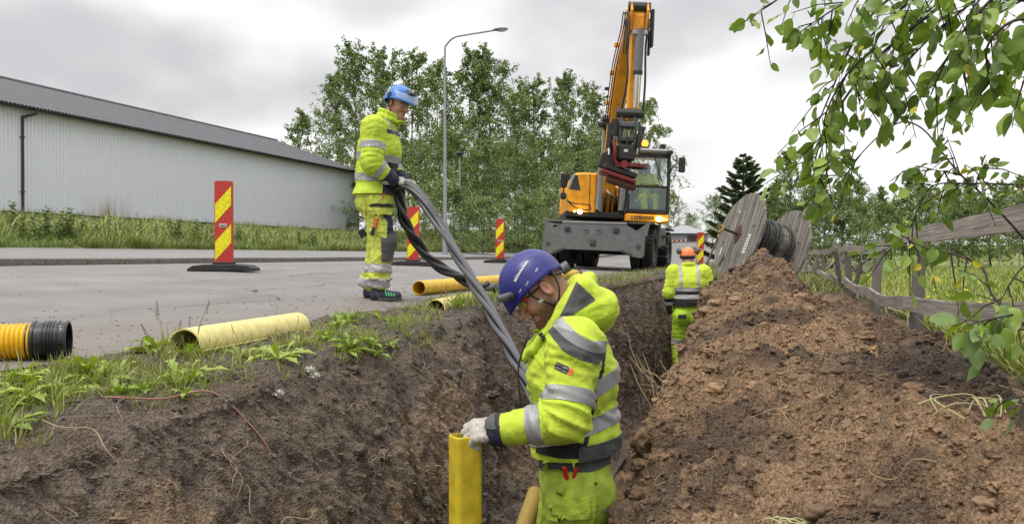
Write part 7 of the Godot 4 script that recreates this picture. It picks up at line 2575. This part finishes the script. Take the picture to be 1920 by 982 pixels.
	for k in 2: scatter("dandelion_leaves", rosette(6 + k), M.leaf_near, ros[k], ros_c[k], self, "toothed dandelion leaves growing on the torn verge" if k == 0 else "light green dandelion rosettes among the verge grass", "weeds")
	var sm := MB.new()
	sm.col = Color(1, 1, 1)
	for q in [[0.0, 0.3, 0.05], [0.4, 0.22, -0.06]]:
		sm.tube([Vector3.ZERO, Vector3(q[2], q[1] * 0.5, 0.02), Vector3(q[2] * 2.2, q[1], 0.05 * q[0])], [0.0022, 0.0018, 0.001], 4, false)
		for j in 5: sm.ball(Vector3(q[2] * 2.2, q[1], 0.05 * q[0]) - Vector3(0.004 * j * signf(q[2]), 0.016 * j, 0), Vector3(0.005, 0.007, 0.005), 5, 3)
	scatter("dry_stalks", sm.mesh(true), M.dull_leaf, stalk, stalk_c, self, "brown dry weed stalks standing on the verge", "weeds")
	# verge beyond the trench's end
	p = []
	c = []
	for i in 3800:
		var t := 14.5 + 20.0 * rng.randf()
		var l := -1.5 + 4.15 * rng.randf()
		p.append(up_xf(W(t, l, ground(t, l) - 0.01), rng.randf_range(0.6, 1.4), rng.randf() * TAU))
		c.append(Color(0.13, 0.17, 0.035).lerp(Color(0.26, 0.26, 0.08), rng.randf()))
	scatter("roadside_grass", tuft(8, 9, 0.2, 0.014, 0.1), M.leaf, p, c, self, "rough grass around the foot of the cable reel", "grass")

func stone(seed_: int, rough: float) -> ArrayMesh:
	var n := nz(seed_, 0.9, 2)
	var mb := MB.new().ball(Vector3.ZERO, Vector3.ONE, 8, 6)
	for i in mb.v.size():
		var v := mb.v[i]
		mb.v[i] = v * (1.0 + rough * n.get_noise_3dv(v + Vector3(seed_, 0, 0)))
	return flat(mb).mesh(false)

func make_debris() -> void:
	# clods and crumbs on the heap and the bank, stones on the bank
	rng.seed = 31
	var tn := sheet_ts.size()
	var P := [[], [], []]
	var C := [[], [], []]
	for i in 80000:
		var t := 1.0 + 11.5 * pow(rng.randf(), 1.9)
		var ti := clampi(sheet_ts.bsearch(t), 0, tn - 1)
		var ci := rng.randi_range(floor_col + 12, sheet_cols - 46) if i % 20 < 17 else rng.randi_range(40, floor_col - 12)
		var id := ti * sheet_cols + ci
		var left := ci < floor_col
		var nn := sheet_n[id]
		var r := 0.0025 + 0.008 * pow(rng.randf(), 3.0)
		if rng.randf() < 0.006: r = rng.randf_range(0.011, 0.024)
		r *= 0.6 + 0.16 * t if t < 5.0 else 1.4
		var k := i % 3
		if left and rng.randf() < 0.35: k = 2
		var b := Basis(rdir(), rng.randf() * TAU).scaled(Vector3(r * rng.randf_range(0.8, 1.3), r * rng.randf_range(0.7, 1.05), r * rng.randf_range(0.8, 1.3)))
		P[k].append(Transform3D(b, sheet.v[id] + nn * r * 0.25))
		var c := sheet.c[id] * rng.randf_range(0.75, 1.3)
		if left and k == 2 and rng.randf() < 0.55: c = Color(0.17, 0.155, 0.14) * rng.randf_range(0.6, 1.6)
		C[k].append(c)
	var nm := ["soil_clods", "soil_crumbs", "stones"]
	var lb := ["brown soil clods strewn over the spoil heap and trench sides", "small crumbs of loose earth on the heap and trench sides", "grey stones and earth lumps stuck in the torn trench bank"]
	for k in 3: scatter(nm[k], stone(40 + k, 1.05 if k < 2 else 0.6), M.clod, P[k], C[k], self, lb[k], "soil" if k < 2 else "stones")
	# lumps the size of a fist, half sunk in the loose soil
	var lp := []
	var lc := []
	for i in 420:
		var t := 1.5 + 8.5 * pow(rng.randf(), 1.3)
		var ti := clampi(sheet_ts.bsearch(t), 0, tn - 1)
		var ci := rng.randi_range(floor_col + 30, sheet_cols - 50) if i % 7 else rng.randi_range(90, floor_col - 20)
		var id := ti * sheet_cols + ci
		var r := rng.randf_range(0.013, 0.03) * (0.8 + 0.09 * t)
		if rng.randf() < 0.08: r *= 1.6
		lp.append(Transform3D(Basis(rdir(), rng.randf() * TAU).scaled(Vector3(r * 1.2, r * 0.85, r)), sheet.v[id] + sheet_n[id] * r * 0.15))
		lc.append(sheet.c[id] * rng.randf_range(0.75, 1.25))
	var lm := MB.new().ball(Vector3.ZERO, Vector3.ONE, 20, 14)
	var l1 := nz(71, 1.1, 3)
	var l2 := nz(72, 3.2, 3)
	l2.fractal_type = FastNoiseLite.FRACTAL_RIDGED
	for i in lm.v.size():
		var v := lm.v[i]
		lm.v[i] = v * (1.0 + 0.65 * l1.get_noise_3dv(v) - 0.22 * l2.get_noise_3dv(v))
	scatter("soil_lumps", lm.mesh(false), M.clod, lp, lc, self, "fist sized lumps of earth half sunk in the heap", "soil")
	# dirt dropped on the asphalt
	var dp := []
	var dc := []
	for i in 1300:
		var t := 1.5 + 26.0 * pow(rng.randf(), 1.6)
		var l := 2.8 + (1.2 if i % 3 else 7.0) * pow(rng.randf(), 1.7)
		var r := rng.randf_range(0.002, 0.006) * (0.7 + 0.05 * t)
		if rng.randf() < 0.02: r *= 2.4
		dp.append(Transform3D(Basis(Vector3.UP, rng.randf() * TAU).scaled(Vector3(r * 1.6, r * 0.5, r)), W(t, l, ground(t, l) + r * 0.25)))
		dc.append(Color(0.2, 0.15, 0.11) * rng.randf_range(0.4, 1.5))
	scatter("road_dirt", stone(47, 0.9), M.clod, dp, dc, self, "crumbs of soil and gravel dropped on the asphalt edge", "dirt")
	# roots and straw
	P = [[], []]
	C = [[], []]
	for i in 520:
		var t := 1.4 + 9.0 * pow(rng.randf(), 1.5)
		var ti := clampi(sheet_ts.bsearch(t), 0, tn - 1)
		var ci := rng.randi_range(30, floor_col - 30) if i % 2 else rng.randi_range(floor_col + 30, sheet_cols - 40)
		var id := ti * sheet_cols + ci
		var nn := sheet_n[id]
		var x := nn.cross(rdir()).normalized()
		var s := rng.randf_range(0.35, 1.0)
		P[i % 2].append(Transform3D(Basis(x, nn, x.cross(nn)).scaled(Vector3.ONE * s), sheet.v[id] + nn * 0.006))
		C[i % 2].append(Color(0.20, 0.12, 0.085).lerp(Color(0.34, 0.26, 0.15), rng.randf()))
	for k in 2:
		var rt := MB.new().tube(smooth_path([Vector3(-0.11, -0.01, 0), Vector3(-0.05, 0.012, 0.02), Vector3(0.02, 0.008, -0.015), Vector3(0.08, 0.02, 0.01 + 0.03 * k), Vector3(0.12, -0.004, 0.05)], 0.02), 0.0017, 4)
		scatter("roots", rt.mesh(false), M.dull_leaf, P[k], C[k], self, "thin torn roots hanging from the dug trench bank" if k else "pale roots and straw lying on the spoil heap", "roots")
	# seed fluff caught on the verge
	var fl := MB.new()
	for k in 26:
		var d := rdir()
		leaf_face(fl, d * 0.002, d, rdir(), 0.02, 0.006)
		leaf_face(fl, d * 0.002, d, d.cross(Vector3.UP).normalized(), 0.022, 0.006)
	for q in [[62, 775, "white seed fluff low on the verge at the left border"], [64, 828, "white seed fluff on the turf edge, bottom left"], [575, 708, "white seed fluff below the nearer split pipe"], [588, 742, "lowest white seed fluff below the nearer split pipe"], [513, 757, "white seed fluff right of the bare root"], [172, 762, "small white seed fluff among dandelion leaves"]]:
		var dd := 2.9
		for it in 14:        # where the sight line meets the bank
			var pt := at(q[0], q[1], dd)
			var w := tl(pt)
			var id := on_sheet(w.x, w.y, false)
			if pt.y < sheet.v[id].y: break
			dd *= 1.035
		var id2 := on_sheet(tl(at(q[0], q[1], dd)).x, tl(at(q[0], q[1], dd)).y, false)
		var o := tag(part("seed_fluff", fl, M.fluff, self), q[2], "seed fluff", "seed fluff on the verge")
		o.position = sheet.v[id2] + Vector3(0, 0.008, 0)
		o.scale = Vector3(1.4, 0.9, 1.4)
	# bare root lying down the bank, wilted weeds on the heap, dry grass in the trench
	var lay := func(t: float, l: float, right: bool, up: float) -> Vector3: return sheet.v[on_sheet(t, l, right)] + Vector3(0, up, 0)
	var mb := MB.new()
	mb.col = Color(0.28, 0.13, 0.10)
	mb.tube(smooth_path([lay.call(2.15, 2.0, false, 0.02), lay.call(2.3, 1.93, false, 0.03), lay.call(2.42, 1.83, false, 0.02), lay.call(2.5, 1.72, false, 0.012), lay.call(2.52, 1.63, false, 0.004)], 0.02), 0.0035, 6)
	tag(part("bare_root", mb, M.dull_leaf, self, true), "long pinkish root lying down the left trench bank", "root")
	rng.seed = 77
	for q in [[2.55, -0.5, "wilted pale green stems on the heap at the lower right", 9, 0.16], [2.15, -0.02, "wilted grass clump on the heap at the bottom, right of the worker", 26, 0.075], [2.2, -0.72, "wilted reddish stems on the heap at the right border", 6, 0.2]]:
		var ctr: Vector3 = lay.call(q[0], q[1], true, 0.015)
		var o := thing("wilted_weed", q[2], "weeds", ctr, 0.0, "wilted weeds on the spoil heap")
		for k in int(q[3]):
			mb = MB.new()
			mb.col = Color(0.32, 0.32, 0.14).lerp(Color(0.34, 0.22, 0.15), rng.randf() * (1.0 if q[3] < 7 else 0.5))
			var az := rng.randf() * TAU
			var d: Vector3 = Vector3(cos(az), 0, sin(az)) * q[4]
			var e := Vector3(-d.z, 0, d.x) * rng.randf_range(-0.5, 0.5)
			var s: Vector3 = Vector3(rng.randf_range(-0.4, 0.4), 0.0, rng.randf_range(-0.4, 0.4)) * q[4]
			mb.tube(smooth_path([s - d * 0.5, s - d * 0.1 + e * 0.6 + Vector3(0, 0.02, 0), s + d * 0.35 + e + Vector3(0, 0.025, 0), s + d * 0.6 + e * 0.3 + Vector3(0, -0.01, 0)], 0.015), 0.0018 + 0.0017 * rng.randf(), 5, true, 0.6)
			part("stem", mb, M.dull_leaf, o, true)
	var dg := thing("dry_grass", "tangle of pale dry grass on the trench side right of the front worker", "dry grass", lay.call(5.3, 0.62, true, 0.0))
	for k in 42:
		mb = MB.new()
		var g := rng.randf_range(0.7, 1.3)
		mb.col = Color(0.30, 0.23, 0.14) * g
		var a := Vector3(rng.randf_range(-0.12, 0.16), rng.randf_range(-0.3, 0.05), rng.randf_range(-0.6, 0.6))
		var b := a + Vector3(rng.randf_range(-0.16, 0.05), rng.randf_range(0.05, 0.32), rng.randf_range(-0.2, 0.25))
		mb.tube([a, a.lerp(b, 0.5) + rdir() * 0.03, b], [0.004, 0.003, 0.0015], 4, false)
		part("straw", mb, M.dull_leaf, dg, true)
	# large dark lumps of turf on the heap
	for q in [[3.3, -0.62, 0.10, 0.07, 0.10, "big dark lump of turf crowning the near spoil heap"], [6.0, -0.5, 0.14, 0.07, 0.1, "dark slab of turf on the far heap's shoulder, before the fence"], [2.75, -0.42, 0.055, 0.05, 0.06, "fist sized dark clod below the dark turf lump"], [4.6, -0.25, 0.07, 0.05, 0.06, "brown clod in the saddle between both heaps"], [7.6, 0.2, 0.08, 0.06, 0.07, "brown clod on the far heap's slope below its peak"]]:
		var n := nz(int(q[0] * 100), 2.2, 4)
		var n3 := nz(int(q[0] * 100) + 5, 9.0, 3)
		mb = MB.new().ball(Vector3.ZERO, Vector3.ONE, 40, 26)
		for i in mb.v.size():
			var v := mb.v[i]
			mb.v[i] = v * (1.0 + 0.55 * n.get_noise_3dv(v * 0.6 + Vector3(q[0], 0, 0)) + 0.28 * n3.get_noise_3dv(v * 0.4)) * Vector3(q[2], q[3], q[4])
			var g := 1.0 + 0.7 * n3.get_noise_3dv(v * 0.5)
			mb.c[i] = (Color(0.12, 0.092, 0.07) if q[5].contains("dark") else Color(0.3, 0.2, 0.125)) * g
		var o := tag(part("soil_lump", mb, M.clod, self, true), q[5], "soil clod")
		o.position = lay.call(q[0], q[1], true, -q[3] * 0.35)
		o.rotation = Vector3(0.2, q[0], 0.25)

# ---------------------------------------------------------------- leafy branches close to the camera, upper right
func leaf_mesh(seed_: int) -> ArrayMesh:
	# pointed oval blade folded along the midrib and curled, on a short stalk; one unit long
	rng.seed = seed_
	var mb := MB.new()
	var curl := rng.randf_range(-0.1, 0.55)
	var fold := rng.randf_range(0.1, 0.35)
	var wave := rng.randf_range(0.0, 0.05)
	var wd := rng.randf_range(0.22, 0.30)
	mb.col = Color(0.9, 1.0, 0.7)
	mb.tube([Vector3.ZERO, Vector3(0.14, 0.01, 0), Vector3(0.3, 0.0, 0)], [0.012, 0.011, 0.01], 5, false)
	var last := []
	for j in 11:
		var u := j / 10.0
		var w := wd * pow(sin(PI * pow(u, 0.85)), 0.75) * (1.0 - 0.15 * u) + 0.001
		var x := 0.26 + u * 0.78
		var y := -curl * u * u * 0.5
		var row := []
		for s in [-1.0, -0.5, 0.0, 0.5, 1.0]:
			var e: float = absf(s)
			var g: float = 1.18 if s == 0.0 else 0.98 + 0.05 * sin(j * 2.1 + s * 3.0)
			mb.col = Color(g, g, g)
			row.append(mb.p(Vector3(x, y + w * e * fold + wave * sin(u * 9.0 + s * 2.0) * e, s * w)))
		if last:
			for k in 4: mb.q(last[k], row[k], row[k + 1], last[k + 1])
		last = row
	return mb.mesh(true)

func leafy(o: Node3D, pts: Array, r0: float, twigs: int, per: int, size: float, from := 0.1, long := 0.16, yellow := 0.12, tips := true) -> void:
	var sp := smooth_path(pts, 0.02)
	var rr := []
	for i in sp.size(): rr.append(lerpf(r0, r0 * 0.35, i / float(sp.size())))
	var org := o.position
	part("stem", MB.new().tube(sp.map(func(p): return p - org), rr, 7), M.twig, o)
	var spots := []
	for k in twigs:
		var u := lerpf(from, 1.0, (k + rng.randf() * 0.7) / twigs)
		var i := clampi(int(u * (sp.size() - 1)), 1, sp.size() - 2)
		var d: Vector3 = (sp[i + 1] - sp[i - 1]).normalized()
		var td := (d * 0.55 + rdir() * 0.8 + Vector3(0, -0.25, 0)).normalized()
		var l := long * rng.randf_range(0.55, 1.25)
		var q := [sp[i], sp[i] + td * l * 0.5 + Vector3(0, -0.006, 0), sp[i] + td * l + Vector3(0, -0.03, 0)]
		part("twig", MB.new().tube(q.map(func(p): return p - org), [0.0022, 0.0017, 0.001], 5, false), M.twig, o)
		for n in per:
			var v := (n + 0.6) / per
			spots.append([(q[0] as Vector3).lerp(q[1], v * 2.0) if v < 0.5 else (q[1] as Vector3).lerp(q[2], v * 2.0 - 1.0), td])
	if tips:
		for n in 4: spots.append([sp[-1 - n], (sp[-1] - sp[-4]).normalized()])
	for s in spots:
		var ld: Vector3 = (s[1] * 0.45 + Vector3(0, -0.5, 0) + rdir() * 0.75).normalized()
		var up := (rdir() + Vector3(0, 0.7, 0.25)).normalized()
		var z := ld.cross(up).normalized()
		var y := z.cross(ld)
		var yl := rng.randf() < yellow
		var sz := size * 1.07 * rng.randf_range(0.5, 1.25) * (0.6 if yl else 1.0)
		var xf := Transform3D(Basis(ld, y, z).scaled(Vector3.ONE * sz), s[0] - org)
		if leaf_many.get(o, 0) >= 296:
			more_leaves.append(xf)
			more_tints.append(LEAF_TINTS[4 if yl else rng.randi_range(0, 3)])
			continue
		leaf_many[o] = leaf_many.get(o, 0) + 1
		var lf := part_leaf(o, rng.randi_range(0, 7), yl)
		lf.transform = xf

var leaf_stock := []
var leaf_many := {}
var more_leaves := []
var more_tints := []
const LEAF_TINTS := [Color(0.18, 0.28, 0.055), Color(0.225, 0.335, 0.065), Color(0.145, 0.225, 0.065), Color(0.28, 0.385, 0.07), Color(0.55, 0.48, 0.04)]
var leaf_tints := []
var leaf_count := 0

func part_leaf(o: Node3D, k: int, yl: bool) -> MeshInstance3D:
	if leaf_stock.is_empty():
		for i in 8: leaf_stock.append(leaf_mesh(1300 + i))
		for c in LEAF_TINTS:
			var m: StandardMaterial3D = M.leaf_near.duplicate()
			m.albedo_color = c.linear_to_srgb()
			leaf_tints.append(m)
	var lf := MeshInstance3D.new()
	lf.name = "leaf"
	lf.mesh = leaf_stock[k]
	lf.material_override = leaf_tints[4] if yl else leaf_tints[rng.randi_range(0, 3)]
	o.add_child(lf, true)
	leaf_count += 1
	return lf

func make_branches() -> void:
	rng.seed = 61
	var px := func(q: Array, d0: float, d1: float) -> Array:
		var o := []
		for i in q.size(): o.append(at(q[i][0], q[i][1], lerpf(d0, d1, i / maxf(q.size() - 1.0, 1.0))))
		return o
	var a := thing("leafy_branch", "dense leafy branch hanging in from the top right corner", "branch", at(1900, -60, 2.3))
	leafy(a, px.call([[1985, 10], [1860, -8], [1740, -22], [1620, -36], [1500, -22], [1440, 12], [1392, 44]], 2.3, 2.5), 0.006, 13, 4, 0.062, 0.12, 0.13, 0.03)
	leafy(a, px.call([[1830, -40], [1740, 30], [1672, 84], [1618, 140], [1570, 206], [1540, 262], [1524, 318]], 2.35, 2.55), 0.006, 17, 4, 0.058, 0.05, 0.15, 0.05)
	leafy(a, px.call([[1900, -40], [1820, 40], [1776, 108], [1745, 178]], 2.2, 2.3), 0.005, 10, 4, 0.07, 0.05, 0.15, 0.05)
	leafy(a, px.call([[1720, -40], [1640, 22], [1592, 92], [1556, 178], [1530, 240]], 2.5, 2.6), 0.005, 12, 4, 0.06, 0.05, 0.14, 0.05)
	leafy(a, px.call([[1980, 40], [1900, 40], [1850, 90], [1860, 165]], 2.1, 2.2), 0.005, 9, 4, 0.07, 0.05, 0.12, 0.03)
	leafy(a, px.call([[1990, 70], [1930, 130], [1905, 200]], 2.0, 2.05), 0.004, 4, 4, 0.065, 0.2, 0.1, 0.0)
	leafy(a, px.call([[1800, -30], [1700, 60], [1650, 140], [1640, 200]], 2.45, 2.5), 0.004, 9, 4, 0.058, 0.05, 0.13, 0.08)
	for q in [[[1985, -30], [1900, 10], [1830, 60], [1800, 130], [1790, 190]], [[1770, -40], [1700, 10], [1640, 60], [1600, 120]], [[1660, -40], [1560, 20], [1500, 60]], [[1880, -40], [1780, 40], [1700, 120], [1680, 190]], [[1985, 20], [1940, 60], [1890, 120]], [[1640, 90], [1580, 150], [1545, 230], [1560, 300]]]:
		leafy(a, px.call(q, 2.2 + 0.1 * rng.randf(), 2.5), 0.0035, 11, 5, 0.058, 0.02, 0.13, 0.05)
	var mlf := scatter("more_leaves", leaf_stock[2], M.leaf_near, more_leaves, more_tints, a)
	var b := thing("arching_twig", "thin bare twig arching over the fence with leaf tufts at its ends", "branch", at(1930, 470, 2.4))
	leafy(b, px.call([[1985, 520], [1900, 424], [1850, 372], [1800, 326], [1765, 284], [1730, 242], [1690, 229], [1645, 258], [1604, 300], [1566, 340]], 2.35, 2.55), 0.0038, 4, 4, 0.05, 0.86, 0.12, 0.06)
	leafy(b, px.call([[1800, 326], [1790, 296], [1775, 256]], 2.4, 2.42), 0.002, 3, 3, 0.04, 0.2, 0.06, 0.0)
	leafy(b, px.call([[1692, 230], [1700, 212], [1706, 195]], 2.45, 2.45), 0.0015, 1, 3, 0.032, 0.3, 0.03, 0.0)
	leafy(b, px.call([[1800, 328], [1760, 320], [1716, 310]], 2.4, 2.45), 0.002, 5, 3, 0.045, 0.1, 0.1, 0.0)
	leafy(b, px.call([[1850, 372], [1830, 345], [1850, 300]], 2.36, 2.36), 0.002, 5, 3, 0.048, 0.2, 0.1, 0.05)
	leafy(b, px.call([[1604, 300], [1560, 300], [1540, 330], [1536, 390]], 2.5, 2.55), 0.002, 5, 3, 0.055, 0.2, 0.1, 0.05)
	var c := thing("lower_branch", "lower branch with yellowing leaf tips in front of the fence rails", "branch", at(1960, 600, 2.0))
	leafy(c, px.call([[1985, 348], [1900, 346], [1820, 344], [1750, 348], [1722, 392], [1700, 440], [1650, 474]], 2.3, 2.45), 0.0032, 14, 4, 0.05, 0.15, 0.12, 0.12)
	leafy(c, px.call([[1985, 660], [1900, 590], [1860, 550], [1845, 505], [1800, 480], [1730, 462], [1690, 440]], 1.95, 2.2), 0.0045, 9, 3, 0.058, 0.1, 0.12, 0.16)
	leafy(c, px.call([[1985, 480], [1920, 500], [1880, 560], [1870, 600]], 1.9, 1.9), 0.003, 5, 3, 0.066, 0.2, 0.12, 0.1)
	leafy(c, px.call([[1900, 590], [1850, 600], [1815, 610]], 1.85, 1.85), 0.003, 4, 3, 0.07, 0.1, 0.09, 0.0)
	leafy(c, px.call([[1985, 720], [1930, 740], [1880, 752]], 2.0, 2.0), 0.003, 2, 3, 0.05, 0.4, 0.06, 0.0)

func _ready() -> void:
	fn = nz(1, 0.02, 4)
	make_materials()
	make_world()
	make_sheet()
	make_ground()
	make_warehouse()
	make_far_house()
	lamp_post("street_lamp", "tall galvanised street lamp with a long arm beside the grove", 35.9, 14.5, 9.9, 2.35, 0.095)
	lamp_post("street_lamp", "distant street lamp just right of the excavator's mirror, nearer of two", 109.0, 13.6, 9.5, 1.2, 0.1)
	lamp_post("street_lamp", "distant street lamp farther right of the excavator's mirror, smaller of two", 142.0, 16.0, 9.0, 1.2, 0.1)
	lamp_post("park_lamp", "short lamp post with a flat round top in front of the grove", 41.0, 15.75, 5.1, 0.0, 0.055)
	marker_board("red and yellow marker board standing alone before the warehouse", 9.7, 7.09, 0.0, 0.0)
	marker_board("red and yellow marker board behind the hanging cables", 16.0, 7.17, -0.12, -0.02)
	marker_board("red and yellow marker board between helmet and excavator blade", 22.2, 7.35, -0.2, -0.01)
	marker_board("red and yellow marker board half hidden under the excavator", 33.0, 7.4, -0.2)
	marker_board("red and yellow marker board beside the far worker's head", 30.4, 2.7, 0.1, -0.03)
	make_pipes()
	make_cables()
	make_reel()
	make_fence()
	make_excavator()
	front_worker()
	road_worker()
	far_worker()
	cab_operator()
	make_trees()
	make_grass()
	make_debris()
	make_branches()
